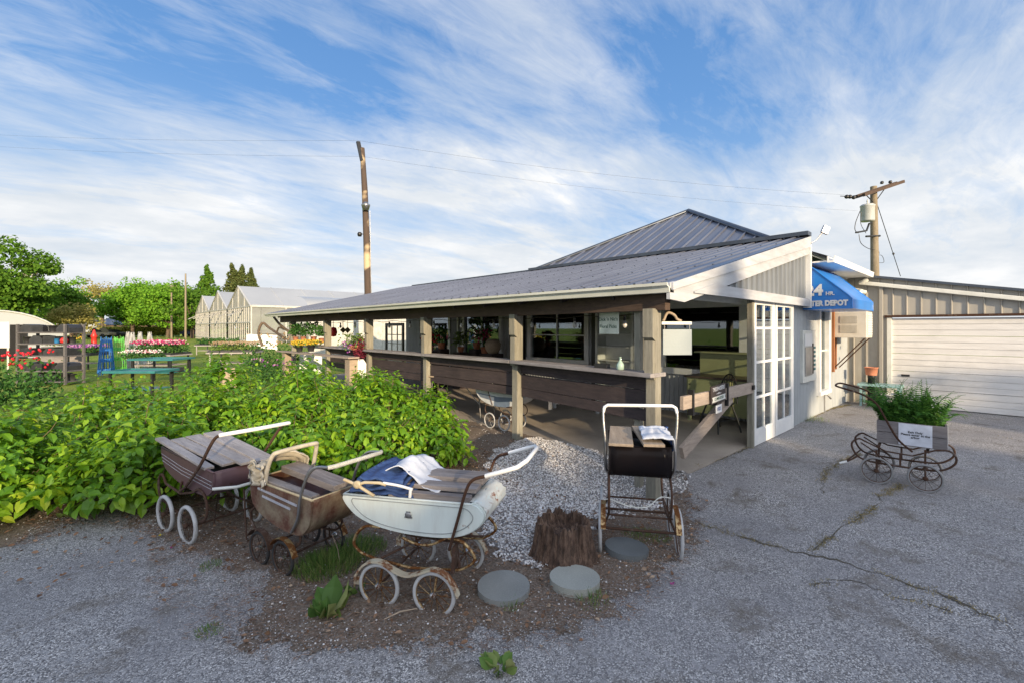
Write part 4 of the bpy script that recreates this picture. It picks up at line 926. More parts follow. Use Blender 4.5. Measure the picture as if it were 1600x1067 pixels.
# ---- 5 bare pram chassis carrying the fern crate
t = pram_thing(4.30, 5.06, -42, 0, 'rusty bare pram chassis carrying the crate of ferns on the asphalt')
for x in (-.2, .2):
    for s in (-1, 1): wheel(t, x, s * .22, .142, .142, 'tyregrey', 'rustbrown', .011, 'rust' if (x > 0 and s < 0) else 'rustbrown', 12)
m = MB()
for s in (-1, 1):
    y = s * .18
    m.tube(spline([(-.30, y, .44), (-.36, y, .46), (-.42, y, .40), (-.40, y, .31), (-.33, y, .24), (-.18, y, .22), (.15, y, .22), (.32, y, .24), (.42, y, .32), (.43, y, .40), (.38, y, .45), (.28, y, .44)]), .010, 6)
    m.tube([(-.30, y, .44), (-.12, y, .36), (.10, y, .35), (.28, y, .44)], .009, 6)
    m.tube([(-.34, y, .42), (-.22, y, .34), (-.1, y, .24)], .008, 6)
    for x in (-.2, 0, .2): m.bar((x, y, .36), (x, y, .21), .018, .012)
    for x in (-.2, .2): m.tube([(x, y, .22), (x, s * .215, .142)], .009, 6)
for x in (-.2, .2): m.tube([(x, -.22, .142), (x, .22, .142)], .009, 6)
for x in (-.18, .22): m.bar((x, -.2, .41), (x, .2, .41), .025, .015)
m.tube([(-.36, -.18, .27), (-.42, -.2, .22), (-.48, -.22, .18)], .010, 6); m.tube([(-.36, .18, .27), (-.42, .05, .22), (-.48, -.2, .18)], .008, 6)
m.build('chassis', MT['rustbrown'], t, True)
m = MB(); m.tube([(-.46, -.215, .19), (-.53, -.225, .16)], .013, 7); m.build('foot_stop', MT['white'], t, True)
m = MB(); m.tube(spline([(.10, -.225, .40), (-.02, -.228, .52), (-.12, -.23, .72), (-.20, -.23, .88), (-.33, -.23, .97), (-.50, -.22, 1.02), (-.56, -.19, 1.035), (-.58, -.1, 1.04), (-.58, .1, 1.04), (-.56, .19, 1.035), (-.50, .22, 1.02), (-.33, .23, .97), (-.20, .23, .88), (-.12, .23, .72), (-.02, .228, .52), (.10, .225, .40)]), .0105, 8); m.build('handle', MT['rust'], t, True)
M5 = wm(t)
x0, x1, y0, y1, z0, z1 = -.20, .37, -.165, .165, .445, .69
cr = thing('wooden_crate', M5 @ Vector(((x0 + x1) / 2, 0, z0)), R(-42) - YAW, 'weathered grey wooden crate full of ferns on a bare pram chassis', 'crate')
hx = (x1 - x0) / 2; hz = z1 - z0
for s in (-1, 1):
    m = MB(); m.box(-hx, s * .150, .001, hx, s * .165, hz * .49); m.box(-hx, s * .150, hz * .51, hx, s * .165, hz); m.build('side_board', MT['plankg'] if 'plankg' in MT else MT.setdefault('plankg', wood('crate_grey', (0.30, 0.28, 0.28), (0.15, 0.135, 0.14), 'x')), cr, True, bevel=.003)
    m = MB(); m.box(s * (hx - .018), -.149, .001, s * (hx - .001), .149, hz - .004); m.build('end_board', MT['plankg'], cr, True, bevel=.003)
m = MB(); m.box(-hx + .02, -.148, .003, hx - .02, .148, .015); m.build('base', MT['plankg'], cr, True)
m = MB(); m.box(-hx + .02, -.148, .016, hx - .02, .148, hz - .05); m.build('soil', MT['mulch'], cr, True)
sg = MB(); sg.box(-.10, -.171, .01, .17, -.1665, hz - .005); so = sg.build('notice', plain('paper', (0.70, 0.73, 0.82), .7, dirt=.05), cr, True)
sg = MB(); sg.box(hx + .002, -.11, .03, hx + .006, .05, hz - .002); sg.build('notice', MT['white'], cr, True)
Mc = wm(cr)
for k, (s_, z_) in enumerate((('Exit Only', .152), ('Please enter at the', .125), ('arbor', .098))):
    text('lettering', s_, .030, MT['black'], so, Mc @ facing((.036, -.1735, z_), (1, 0, 0)), .0008, bold=.0006)
fr = []; C_ = Mc.translation
FV = [(0, -.16, 0), (1, -.03, 0), (1, .03, 0), (0, .16, 0), (.5, 0, .06)]; FF = [(0, 1, 4), (1, 2, 4), (2, 3, 4), (3, 0, 4)]
Ms = []; Ts = []
rm = MB()
for i in range(150):
    bx = random.uniform(-hx + .04, hx - .04); by = random.uniform(-.12, .12); a = random.uniform(0, 6.28); ln = random.uniform(.28, .56); lean = random.uniform(.05, .9) if random.random() < .8 else random.uniform(.9, 1.3)
    side = Vector((math.cos(a), math.sin(a) * .8, 0)); p = Vector((bx, by, hz - .06)); q = []; K = 22
    for k in range(K + 1):
        th = lean * .35 + lean * 1.5 * (k / K) ** 1.6 + (.9 * max(0, k / K - .75) * 2)
        q.append(p.copy()); p = p + (Vector((0, 0, 1)) * math.cos(th) + side * math.sin(th)) * ln / K
    q = [Mc @ v for v in q]; rm.tube(q[::2], .0016, 4)
    for k in range(2, K + 1):
        tt = (q[k] - q[k - 1]).normalized(); sd = tt.cross(Vector((0, 0, 1)) + side * .3); 
        if sd.length < 1e-3: continue
        sd.normalize(); L_ = .050 * math.sin(math.pi * min(1, (k / K) * .9 + .12)) + .006
        for s in (-1, 1):
            d_ = (sd * s + tt * .45 + Vector((0, 0, -.15))).normalized(); Ms.append((d_, (Vector((0, 0, 1)) + rdir(1)[0].tolist().__len__() * Vector((0, 0, 0))), L_)); Ts.append(q[k])
fd = np.array([m_[0][:] for m_ in Ms]); nu = np.tile([0, 0, 1.], (len(Ms), 1)) + rng.normal(0, .4, (len(Ms), 3)); Ls = np.array([m_[2] for m_ in Ms])
MT['fern'] = island('fern_leaf', [(0, (0.03, 0.10, 0.018)), (.45, (0.07, 0.20, 0.035)), (.8, (0.14, 0.32, 0.05)), (1, (0.28, 0.36, 0.08))], .6, .3, .2)
f_ = thing('fern', (C_.x, C_.y, C_.z + hz - .06), 0, 'dense green Boston style fern spilling over the grey crate', 'fern')
cloud('fronds', FV, FF, frames(fd, nu, np.stack([Ls, Ls * 1.3, Ls], 1)), [v[:] for v in Ts], MT['fern'], f_)
rm.build('stem', MT['fern'], f_)

# ---- 6 white and blue boat shaped pram on the porch floor
t = pram_thing(-.12, 7.85, -43, 0.006, 'white and blue boat shaped doll pram behind the second porch post')
Pb = [(-.55, .66), (-.52, .56), (-.40, .46), (-.2, .40), (0, .385), (.22, .40), (.42, .48), (.55, .58), (.58, .66)]
P = body(t, Pb, .36, 'white2' if 'white2' in MT else MT.setdefault('white2', plain('boat_white', (0.66, 0.68, 0.70), .4)) and 'white2', inner='dark', rim='white')
for s in (-1, 1):
    m = MB(); m.prism([(-.50, .575), (-.40, .50), (.0, .46), (.35, .505), (.50, .575), (.0, .545)], s * .187, s * .190, 'y'); m.build('side_stripe', plain('slate_blue', (0.16, 0.20, 0.27), .5), t, True)
def fn(u, v): return (-.50 + .75 * u, -.16 + .32 * v, .67 + .05 * math.sin(3.14 * u) + .02 * math.sin(9 * u))
heap(0, 1, 0, 1, fn, 18, 12, seed=41).build('folded_hood', MT['black'], t, True, solid=.02)
for x in (-.17, .17):
    for s in (-1, 1): wheel(t, x, s * .2, .128, .128, 'tyrewhite', 'steel', .012, 'chrome')
m = MB()
for s in (-1, 1):
    y = s * .17; m.tube(spline([(-.2, y, .40), (-.30, y, .36), (-.30, y, .26), (-.17, y, .2), (.17, y, .2), (.32, y, .24), (.36, y, .33), (.3, y, .40), (.2, y, .39)]), .008, 6)
    for x in (-.17, .17): m.tube([(x, y, .2), (x, s * .19, .128)], .008, 6)
    m.tube([(-.12, y + s * .02, .40), (-.22, y + s * .02, .62), (-.36, y + s * .02, .84)], .008, 6)
for x in (-.17, .17): m.tube([(x, -.2, .128), (x, .2, .128)], .008, 6)
m.tube([(-.36, -.19, .84), (-.36, .19, .84)], .012, 6); m.build('chassis', MT['rustbrown'], t, True)

# ------------------------------------------------------------ stump and stepping stones
g = G(881, 868); st = thing('tree_stump', g, 0, 'rotten brown tree stump with a jagged hollow top between the gravel and the stones', 'tree stump')
m = MB(); n = 120; vs = []; fs = []
rows = [(.0, .275), (.05, .245), (.12, .222), (.2, .205), (.27, .197), (.30, .192), (.295, .165), (.24, .15), (.2, .08), (.19, 0.0)]
for k, (z, r) in enumerate(rows):
    for j in range(n):
        a = 2 * math.pi * j / n; bark = .016 * noise.noise(Vector((math.cos(a) * 9, math.sin(a) * 9, z * 1.5))) + .010 * noise.noise(Vector((math.cos(a) * 26, math.sin(a) * 26, z * 2.5)))
        lobes = .018 * math.sin(5 * a + 1) * (1 - z * 2); jag = (.05 * noise.noise(Vector((math.cos(a) * 4, math.sin(a) * 4, 5))) + .035 * noise.noise(Vector((math.cos(a) * 22, math.sin(a) * 22, 7)))) if 4 <= k <= 7 else 0
        rr = r + (bark * 1.6 + lobes if k < 6 else bark) if r > 0 else 0; vs.append((rr * math.cos(a), rr * math.sin(a), z + jag - .01))
for k in range(len(rows) - 1):
    for j in range(n): fs.append((k * n + j, k * n + (j + 1) % n, (k + 1) * n + (j + 1) % n, (k + 1) * n + j))
m.add(vs, fs, False)
sm_, T_ = mk('bark'); v = coord(T_, (12, 12, 3.2)); nn = T_.noise(v, 2.6, 12, 0.78).outputs[0]
cc = T_.ramp(nn, [(.34, (0.02, 0.014, 0.010)), (.46, (0.085, 0.052, 0.037)), (.58, (0.19, 0.12, 0.085)), (.72, (0.33, 0.25, 0.19))])
cc = T_.mix(T_.ramp(T_.noise(coord(T_), 5, 5, .7).outputs[0], [(.5, 0.0), (.7, .5)]), cc, (0.03, 0.02, 0.016))
out(T_, T_.n('ShaderNodeBsdfPrincipled', {'Base Color': cc, 'Roughness': .95, 'Normal': bumpn(T_, nn, 1.0, .03)}).outputs[0]); MT['bark'] = sm_
for i in range(22):
    a = random.uniform(0, 6.28); r = random.uniform(.14, .19); h = random.uniform(.22, .315); m.bar((r * math.cos(a), r * math.sin(a), .15), (r * math.cos(a) * 1.02, r * math.sin(a) * 1.02, h), random.uniform(.008, .022), .012, (math.cos(a), math.sin(a), 0))
m.build('bark', sm_, st, True)
for (px, py, r, tx, ty, lb, c) in ((787, 925, .178, .03, -.03, 'round grey concrete stepping stone nearest the white pram', 0), (898, 912, .176, -.02, .02, 'pale round concrete stepping stone below the tree stump', 1), (979, 863, .172, .03, .06, 'darker tilted round stepping stone under the black pram', 2)):
    p = G(px, py); m = MB(); m.prism([(r * math.cos(i * math.pi / 24) * (1 + .012 * noise.noise(Vector((i * .5, r * 50, 0)))), r * math.sin(i * math.pi / 24)) for i in range(48)], -.05, .042, 'z')
    o = m.build('stepping_stone', [MT['stone'], concretem('stone_pale', (0.33, 0.34, 0.31), (0.24, 0.25, 0.235)), concretem('stone_dark', (0.135, 0.15, 0.16), (0.10, 0.11, 0.115))][c], origin=(0, 0, 0), bevel=.007); o.location = p + Vector((0, 0, .012)); o.rotation_euler = (tx, ty, 0)
    tag(o, lb, 'stepping stone', 'round stepping stones in the mulch')
# ------------------------------------------------------------ foliage
MT['leaf'] = island('hydrangea_leaf', [(0, (0.04, 0.12, 0.012)), (.35, (0.09, 0.23, 0.018)), (.6, (0.17, 0.36, 0.022)), (.8, (0.32, 0.50, 0.03)), (.96, (0.50, 0.58, 0.05)), (1, (0.35, 0.27, 0.08))], .38, .42, .45, tcol=(0.5, 0.65, 0.04))
MT['stem'] = plain('stem_bark', (0.16, 0.12, 0.07), .8, 0, (0.09, 0.06, 0.04), 12)
HL_V = [(0, 0, 0), (.30, .27, .05), (.30, 0, -.01), (.30, -.27, .05), (.65, .25, .04), (.65, 0, -.04), (.65, -.25, .04), (1, 0, -.14)]
HL_F = [(0, 2, 1), (0, 3, 2), (1, 2, 5, 4), (2, 3, 6, 5), (4, 5, 7), (5, 6, 7)]
def shrub(x, y, rx, ry, h, label, n_shoots=330, group='hydrangea shrubs in the front bed', leafscale=1.0, mat='leaf', name='hydrangea_shrub', cat='shrub', yaw=0.0):
    z0 = H(x, y); t = thing(name, (x, y, z0), 0, label, cat, group)
    tips = []; ax = []
    for i in range(n_shoots):
        u = random.uniform(0, 2 * math.pi); ph = math.acos(random.uniform(-.15, 1)); rr = random.uniform(.62, 1.02) ** .5 if random.random() < .75 else random.uniform(.4, .8)
        d = Vector((math.sin(ph) * math.cos(u), math.sin(ph) * math.sin(u), math.cos(ph)))
        lump = 1 + .22 * noise.noise(Vector((d.x * 2.2 + x, d.y * 2.2 + y, d.z * 2.2)))
        rr *= lump; p = Vector((x + rx * rr * d.x, y + ry * rr * d.y, z0 + .16 + (h - .16) * max(0, rr * (d.z * .80 + .20))))
        if p.z < z0 + .20 + .1 * random.random(): continue
        tips.append(p); ax.append((Vector((d.x * .8, d.y * .8, .75 + .4 * d.z)) + Vector(rdir(1)[0]) * .35).normalized())
    fw = []; up = []; sz = []; ts = []
    for p, a in zip(tips, ax):
        s0 = a.orthogonal().normalized(); s1 = a.cross(s0); base = random.uniform(.07, .155) * leafscale; rot = random.uniform(0, 3)
        for k in range(4):
            ang = rot + k * 1.57; back = -.055 * k; ls = base * (.5, .85, 1.05, 1.0)[k]
            for sg in (0, math.pi):
                if random.random() < .08: continue
                sd = s0 * math.cos(ang + sg) + s1 * math.sin(ang + sg); f = (sd + a * (.75, .35, .05, -.1)[k] + Vector((0, 0, -.18 * k))).normalized()
                f = (f + Vector(rdir(1)[0]) * .16).normalized()
                fw.append(f[:]); up.append((a + Vector((0, 0, .8)) + Vector(rdir(1)[0]) * .3)[:]); sz.append(ls * random.uniform(.8, 1.15)); ts.append((p + a * back + sd * .012)[:])
    sz = np.array(sz); S = np.stack([sz, sz * rng.uniform(.85, 1.1, len(sz)), sz], 1)
    cloud('foliage', HL_V, HL_F, frames(np.array(fw), np.array(up), S), ts, MT[mat], t)
    m = MB()
    for i in range(0, len(tips), 9):
        p = tips[i]; b = Vector((x + random.gauss(0, rx * .18), y + random.gauss(0, ry * .18), z0)); md = b.lerp(p, .5) + Vector((0, 0, .08))
        m.tube([b, md, p - ax[i] * .08, p], [.007, .005, .0035, .002], 5)
    m.build('stem', MT['stem'], t); return t
SH = [(-1.75, 6.75, .75, .75, 1.10, 'leafy hydrangea at the far left edge of the front bed'),
      (-.62, 6.45, .72, .68, 1.08, 'low leafy hydrangea hanging over the asphalt, left of the maroon pram'),
      (.50, 5.98, .74, .68, 1.08, 'leafy hydrangea directly behind the maroon pram'),
      (1.55, 5.50, .72, .68, .95, 'leafy hydrangea behind the small rusty pram'),
      (2.52, 5.12, .66, .60, .90, 'leafy hydrangea behind the white pram'),
      (3.30, 5.05, .52, .55, .78, 'low rounded hydrangea ending the row near the second porch post'),
      (-1.3, 7.5, .8, .8, 1.28, 'hydrangea with pale tips in front of the potted plant shelves'),
      (-.1, 7.2, .78, .78, 1.12, 'hydrangea with lime tips in front of the teal benches'),
      (1.05, 7.0, .78, .78, 1.22, 'hydrangea in the middle of the bed in front of the lawn'),
      (2.2, 6.75, .78, .76, 1.24, 'bright yellow green hydrangea in the middle of the bed'),
      (3.3, 6.45, .72, .74, 1.16, 'bright yellow green hydrangea in front of the porch planks'),
      (4.15, 6.6, .55, .62, .86, 'hydrangea leaning against the third porch post'),
      (.3, 8.5, .8, .7, 1.15, 'hydrangea at the back of the bed beside the teal bench'),
      (1.55, 8.35, .78, .7, 1.42, 'tallest hydrangea at the back of the bed with yellow top leaves'),
      (2.8, 8.1, .78, .72, 1.3, 'sunlit hydrangea at the back of the bed below the plank shelf'),
      (3.85, 8.0, .62, .7, 1.08, 'sunlit hydrangea at the back next to the porch rail')]
for s_ in SH: shrub(*s_, n_shoots=int(300 * s_[2] * s_[3] / .55))
GV = [(0, -.5, 0), (0, .5, 0), (.5, .35, .12), (.5, -.35, .12), (1, 0, .05)]; GF = [(0, 1, 2, 3), (3, 2, 4)]
MT['weed'] = island('weed', [(0, (0.04, 0.09, 0.02)), (.45, (0.10, 0.20, 0.04)), (.75, (0.22, 0.27, 0.08)), (1, (0.42, 0.36, 0.18))], .6, .25, .3)
def tuft(name, cat, label, px, py, rad, n, h, w_=.0022, flat=.3, mat='weed', leaf=False, group=None, kind=None):
    g = G(px, py); o = []; f = []; s_ = []
    for i in range(n):
        a = random.uniform(0, 6.28); r = rad * random.random() ** .6; x, y = g.x + r * math.cos(a), g.y + r * math.sin(a); o.append((x, y, H(x, y) + .005))
        f.append((math.cos(a) * flat + random.gauss(0, .25), math.sin(a) * flat + random.gauss(0, .25), 1.0)); s_.append(h * random.uniform(.35, 1.1) * (1.15 - .6 * r / rad))
    s_ = np.array(s_); S = np.stack([s_, (s_ if leaf else np.ones(n)) * w_ * (1 if leaf else 2), s_], 1)
    return cloud(name, HL_V if leaf else GV, HL_F if leaf else GF, frames(np.array(f), rdir(n), S), o, MT[mat], label=label, cat=cat, group=group, kind=kind)
tuft('grass_tuft', 'grass', 'thick tuft of fine green grass between the rusty and the white pram', 512, 885, .24, 1500, .14)
tuft('grass_tuft', 'grass', 'patch of fine grass behind the front wheels of the white pram', 560, 860, .22, 900, .13)
tuft('grass_tuft', 'grass', 'small grass patch under the black pram', 1010, 838, .22, 420, .07, kind='stuff')
tuft('grass_tuft', 'grass', 'tiny grass tuft beside the nearest stepping stone', 800, 948, .07, 90, .07)
tuft('grass_tuft', 'grass', 'sparse grass beside the pale stepping stone', 925, 940, .12, 120, .08, kind='stuff')
tuft('grass_tuft', 'grass', 'small grass tuft in front of the maroon pram wheels', 330, 885, .09, 130, .05)
tuft('grass_tuft', 'grass', 'flat grass tuft on the asphalt, bottom left of the bed', 325, 988, .08, 130, .04)
tuft('weed', 'weed', 'broad leaved weed in front of the white pram', 515, 958, .07, 26, .19, 1.1, .8, leaf=True)
tuft('weed', 'weed', 'small broad leaved weed alone on the bottom asphalt', 782, 1045, .06, 26, .11, 1.2, 1.4, leaf=True)
tuft('weed', 'weed', 'low yellowing weed touching the white pram front wheel', 556, 925, .06, 24, .08, 1.1, 1.1, leaf=True)
tuft('grass_tuft', 'grass', 'weeds along the base of the corrugated side wall', 1262, 655, .35, 240, .10, kind='stuff')
tuft('weed', 'weed', 'small leafy weed at the edge of the shrub bed, far left', 120, 805, .10, 34, .12, 1.0, .8, leaf=True)
m = MB(); 
for (px, py, c_) in ((270, 857, 0), (1052, 915, 0), (252, 838, 1)):
    g = G(px, py); m = MB(); 
    for k in range(4): a = k * 1.6; m.add([g + Vector((0, 0, .012)), g + Vector((.022 * math.cos(a), .022 * math.sin(a), .022)), g + Vector((.022 * math.cos(a + .9), .022 * math.sin(a + .9), .015))], [(0, 1, 2)])
    m.build('petal', plain('petal', [(0.30, 0.01, 0.16), (0.55, 0.42, 0.02)][c_], .6), label=['magenta fallen petal on the asphalt near the maroon pram', 'magenta fallen petal on the asphalt near the black pram', 'yellow fallen petal beside the maroon pram wheel'][[270, 1052, 252].index(px)], cat='petal')
m = MB(); a = G(600, 972); b = G(652, 955); m.tube([a + Vector((0, 0, .02)), a.lerp(b, .5) + Vector((0, .01, .03)), b + Vector((0, 0, .02))], [.004, .006, .004], 5); m.build('twig', MT['tanw'], label='pale dry twig lying in front of the white pram', cat='twig')
m = MB(); a = G(510, 838); m.tube([G(532, 885), G(532, 885) + Vector((-.02, 0, .14)), G(532, 885) + Vector((-.06, .01, .26))], [.003, .0025, .002], 5); m.build('dry_stalk', MT['tanw'], label='thin dry stalk rising from the grass tuft', cat='stalk')

# ------------------------------------------------------------ trees
def leafmat(name, a, b, c): return island(name, [(0, a), (.5, b), (1, c)], .7, .3, .15, tcol=tuple(min(1, x * 1.5) for x in c))
MT['tree1'] = leafmat('tree_leaf', (0.035, 0.09, 0.010), (0.08, 0.18, 0.018), (0.16, 0.28, 0.03))
MT['tree2'] = leafmat('tree_leaf_bright', (0.07, 0.17, 0.015), (0.13, 0.30, 0.025), (0.24, 0.42, 0.04))
MT['tree3'] = leafmat('tree_leaf_tan', (0.16, 0.16, 0.04), (0.30, 0.27, 0.08), (0.42, 0.36, 0.12))
MT['tree4'] = leafmat('conifer_leaf', (0.04, 0.07, 0.02), (0.09, 0.12, 0.035), (0.17, 0.18, 0.06))
MT['trunk'] = plain('trunk', (0.14, 0.10, 0.07), .9, 0, (0.08, 0.06, 0.045), 3, (3, 3, .5), .5, 12)
TV = [(-.5, 0, 0), (0, -.42, .12), (.5, 0, 0), (0, .42, .12)]; TF = [(0, 1, 2), (0, 2, 3)]
def tree(x, y, hgt, rad, label, mat='tree1', n=6000, leaf=.34, base=.22, shape='round', blobs=26, group=None, z0=-.03, name='tree', dens=.75):
    t = thing(name, (x, y, z0), 0, label, 'tree', group); st_ = random.Random(int(x * 31 + y * 17)); B = []
    for i in range(blobs):
        if shape == 'cone':
            u = (i + .5) / blobs; zc = hgt * (base + (1 - base) * u); r = rad * (1 - u) ** .8 * .85 + .15; a = st_.uniform(0, 6.28); q = r * st_.uniform(.2, .7); B.append((x + q * math.cos(a), y + q * math.sin(a), zc, max(.4, r * .70), max(.5, hgt * .06)))
        elif shape == 'flat':
            th = st_.uniform(0, 6.28); q = rad * st_.random() ** .5 * .85; u = (i + .5) / blobs; zc = hgt * (.03 + .91 * u); B.append((x + q * math.cos(th), y + q * math.sin(th), zc, rad * .55, hgt * .065))
        else:
            th = st_.uniform(0, 6.28); ph = math.acos(st_.uniform(-1, 1)); q = st_.uniform(.45, .98)
            zc = hgt * (base + (1 - base) * .5) + q * hgt * (1 - base) * .42 * math.cos(ph); B.append((x + rad * q * .8 * math.sin(ph) * math.cos(th), y + rad * q * .8 * math.sin(ph) * math.sin(th), zc, rad * st_.uniform(.28, .44), rad * st_.uniform(.22, .36)))
    per = n // blobs; ts = []; fw = []; nm = []
    for bx, by, bz, br, bh in B:
        d = rdir(per); rr = rng.uniform(.35, 1.05, per) ** .5; d[:, 2] = np.where(d[:, 2] < -.3, d[:, 2] * .4, d[:, 2])
        P_ = np.stack([bx + d[:, 0] * br * rr, by + d[:, 1] * br * rr, bz + d[:, 2] * bh * rr * 1.15], 1) + rng.normal(0, br * .07, (per, 3)); ts.append(P_); nm.append(d + rng.normal(0, .5, (per, 3)) + np.array([0, 0, .4]))
    ts = np.concatenate(ts); nm = np.concatenate(nm); k = len(ts); S = leaf * rng.uniform(.5, 1.3, k)
    cloud('crown', TV, TF, frames(rdir(k), nm, S), ts, MT[mat], t)
    m = MB(); top = hgt * (.9 if shape == 'cone' else .72)
    m.tube([(x, y, z0 - .1), (x + .02 * hgt, y, hgt * .3), (x - .01 * hgt, y, top)], [hgt * .032, hgt * .024, hgt * .006], 8)
    for bx, by, bz, br, bh in B[::2]:
        zs = z0 + hgt * base * .9 + (bz - hgt * base) * (.85 if shape == 'cone' else .35); s0 = Vector((x, y, max(zs, hgt * .15))); m.tube([s0, s0.lerp(Vector((bx, by, bz)), .5) + Vector((0, 0, .02 * hgt)), (bx, by, bz)], [hgt * .010, hgt * .006, hgt * .003], 5)
    m.build('trunk', MT['trunk'], t); return t
def tp(px, d): 
    x, y = CD((px - CX) / FPX * d, d); return x, y
tree(*tp(16, 60), 13.2, 5.2, 'large spreading green tree on the far left behind the hoop house', 'tree1', 15000, .42, .12, blobs=46, group='background trees')
tree(*tp(-60, 66), 12, 6, 'dark green tree at the far left edge of the photo', 'tree1', 6000, .5, .1, group='background trees')
tree(*tp(62, 78), 7.5, 4.2, 'dark low tree behind the tall pole on the left', 'tree1', 4000, .42, .08, group='background trees')
tree(*tp(112, 84), 11.5, 3.6, 'thin pale green tree right of the large spreading tree', 'tree2', 2600, .36, .25, blobs=22, group='background trees')
tree(*tp(118, 70), 5.8, 3.2, 'low yellow green tree in front of the white house', 'tree3', 2600, .34, .12, group='background trees')
tree(*tp(158, 105), 12.8, 5.5, 'sparse tan leaved tree between the green trees', 'tree3', 3200, .42, .3, blobs=24, group='background trees')
tree(*tp(206, 86), 10.6, 5.9, 'dense round maple left of the two bare poles', 'tree2', 12000, .42, .10, blobs=46, group='background trees')
tree(*tp(262, 84), 10.8, 5.4, 'dense round maple behind the two bare poles', 'tree2', 11000, .42, .10, blobs=46, group='background trees')
tree(*tp(232, 96), 11.5, 5.5, 'dense maple filling the gap between the two round maples', 'tree2', 6000, .48, .12, group='background trees')
tree(*tp(300, 92), 10, 4.5, 'dark round tree partly behind the greenhouse corner', 'tree1', 5000, .42, .10, group='background trees')
tree(*tp(323, 105), 15.4, 5.2, 'tall dark conifer above the first greenhouse bay', 'tree1', 6000, .5, .12, 'cone', 34, group='background trees')
for px, h, l in ((362, 17.6, 'left'), (378, 17.2, 'middle'), (392, 16.4, 'right')):
    tree(*tp(px, 118), h, 5.6, f'{l} one of three olive conifers above the greenhouse ridge', 'tree4', 5500, .5, .12, 'cone', 36, group='olive conifers behind the greenhouse')
tree(*tp(100, 74), 9.0, 4.4, 'dark green tree filling the gap right of the spreading tree', 'tree1', 5000, .42, .08, group='background trees')
tree(*tp(300, 78), 9.6, 4.2, 'green tree just left of the greenhouse corner', 'tree1', 5000, .40, .08, group='background trees')
# far wood closing the horizon
n = 9000; u = rng.uniform(-1, 1, n); dd = 190 + rng.uniform(-12, 12, n); px = rng.uniform(-900, 800, n); ht = 7 + 2.5 * np.sin(px / 47.) + 1.7 * np.sin(px / 19. + 2)
zz_ = rng.uniform(0, 1, n) ** .7 * ht; P_ = np.array([[*CD((a - CX) / FPX * d, d), z] for a, d, z in zip(px, dd, zz_)])
cloud('far_wood', TV, TF, frames(rdir(n), rdir(n) + np.array([0, -.4, .5]), rng.uniform(1.2, 2.8, n)), P_, MT['tree1'], kind='stuff', label='low distant wood along the horizon behind everything')
# trees standing across the road behind the camera; their crowns throw the long evening shade
SHADE = []
sr = random.Random(5)
for x0_, x1_, st_, eff, r_, ya in ((-48, -21, 2.7, 11.6, 2.9, -38), (-18, -9.9, 2.0, 10.45, 2.2, -38), (-8.3, -3.6, 2.9, 12.2, .92, -38), (-1.9, 18, 2.8, 9.3, 2.3, -38),
                               (-34, -8.0, 3.4, 8.4, 3.0, -30.5), (3.5, 9, 3.6, 7.6, 3.0, -30.5)):
    x = x0_
    while x <= x1_: SHADE.append((x, ya + sr.uniform(-.7, .7), eff + sr.uniform(-.3, .3), r_)); x += st_ * sr.uniform(.92, 1.08)
for i, (x, y, h_, r_) in enumerate(SHADE):
    tree(x, y, h_, r_, 'tall leafy tree in the row across the road behind the camera', 'tree1', 4600, .62, .0, shape='flat', blobs=34, group='trees behind the camera')
# ------------------------------------------------------------ poles and wires
def P3(px, py, d): return at(px, py, d)
t = thing('light_pole', (*tp(575, 20.5), 0), 0, 'leaning dark wooden pole with a lamp rising behind the porch roof', 'pole')
b = Vector((*tp(576, 20.5), 0)); q = [b, at(575, 455, 20.5), at(573, 380, 20.5), at(570, 300, 20.5), at(567, 250, 20.5), at(566, 232, 20.5)]
m = MB(); m.tube(q, [.17, .155, .145, .13, .11, .10], 10); 
mp_, T_ = mk('patchy_pole'); v = coord(T_, (1, 1, 1)); zc = T_.n('ShaderNodeSeparateXYZ', {0: v}).outputs[2]
f_ = T_.ramp(T_.noise(coord(T_, (.5, .5, .75)), 1.0, 3, .5, .2).outputs[0], [(.54, 0.0), (.60, 1.0)])
g_ = T_.noise(coord(T_, (16, 16, 1)), 2, 6, .7).outputs[0]
cc = T_.mix(f_, T_.mix(g_, (0.04, 0.03, 0.028), (0.11, 0.075, 0.055)), T_.mix(g_, (0.40, 0.30, 0.18), (0.58, 0.46, 0.30)))
out(T_, T_.n('ShaderNodeBsdfPrincipled', {'Base Color': cc, 'Roughness': .9}).outputs[0]); m.build('pole', mp_, t)
m = MB(); m.bar(at(566, 252, 20.42), at(559.5, 222, 20.42), .16, .10, (0, 1, 0)); m.build('top_arm', MT['black'], t)
m = MB(); c_ = at(571.5, 322, 20.3); m.lathe([(.0, -.20), (.13, -.20), (.18, -.02), (.19, 0), (.19, .05), (.10, .10), (.09, .16), (0, .17)], c_, 14); m.build('lamp_head', MT['steel'], t)
m = MB(); c_ = at(562, 366, 20.4); m.lathe([(0, -.12), (.08, -.11), (.11, 0), (.07, .07), (0, .08)], c_, 10); m.tube([c_ + Vector((0, 0, .02)), at(574, 368, 20.5)], .02, 5); m.build('spotlight', MT['black'], t)
m = MB(); m.tube([at(578, 330, 20.4), at(579, 400, 20.4), at(580, 460, 20.4)], .012, 4); m.build('conduit', MT['steel'], t)
D2 = 24.0
t = thing('utility_pole', (*tp(1367, D2), 0), 0, 'utility pole with crossarm and grey transformer behind the garage', 'utility pole')
m = MB(); m.tube([(*tp(1367, D2), -.1), at(1367, 430, D2), at(1365, 292, D2)], [.21, .19, .15], 12); m.build('pole', MT['polelight'], t)
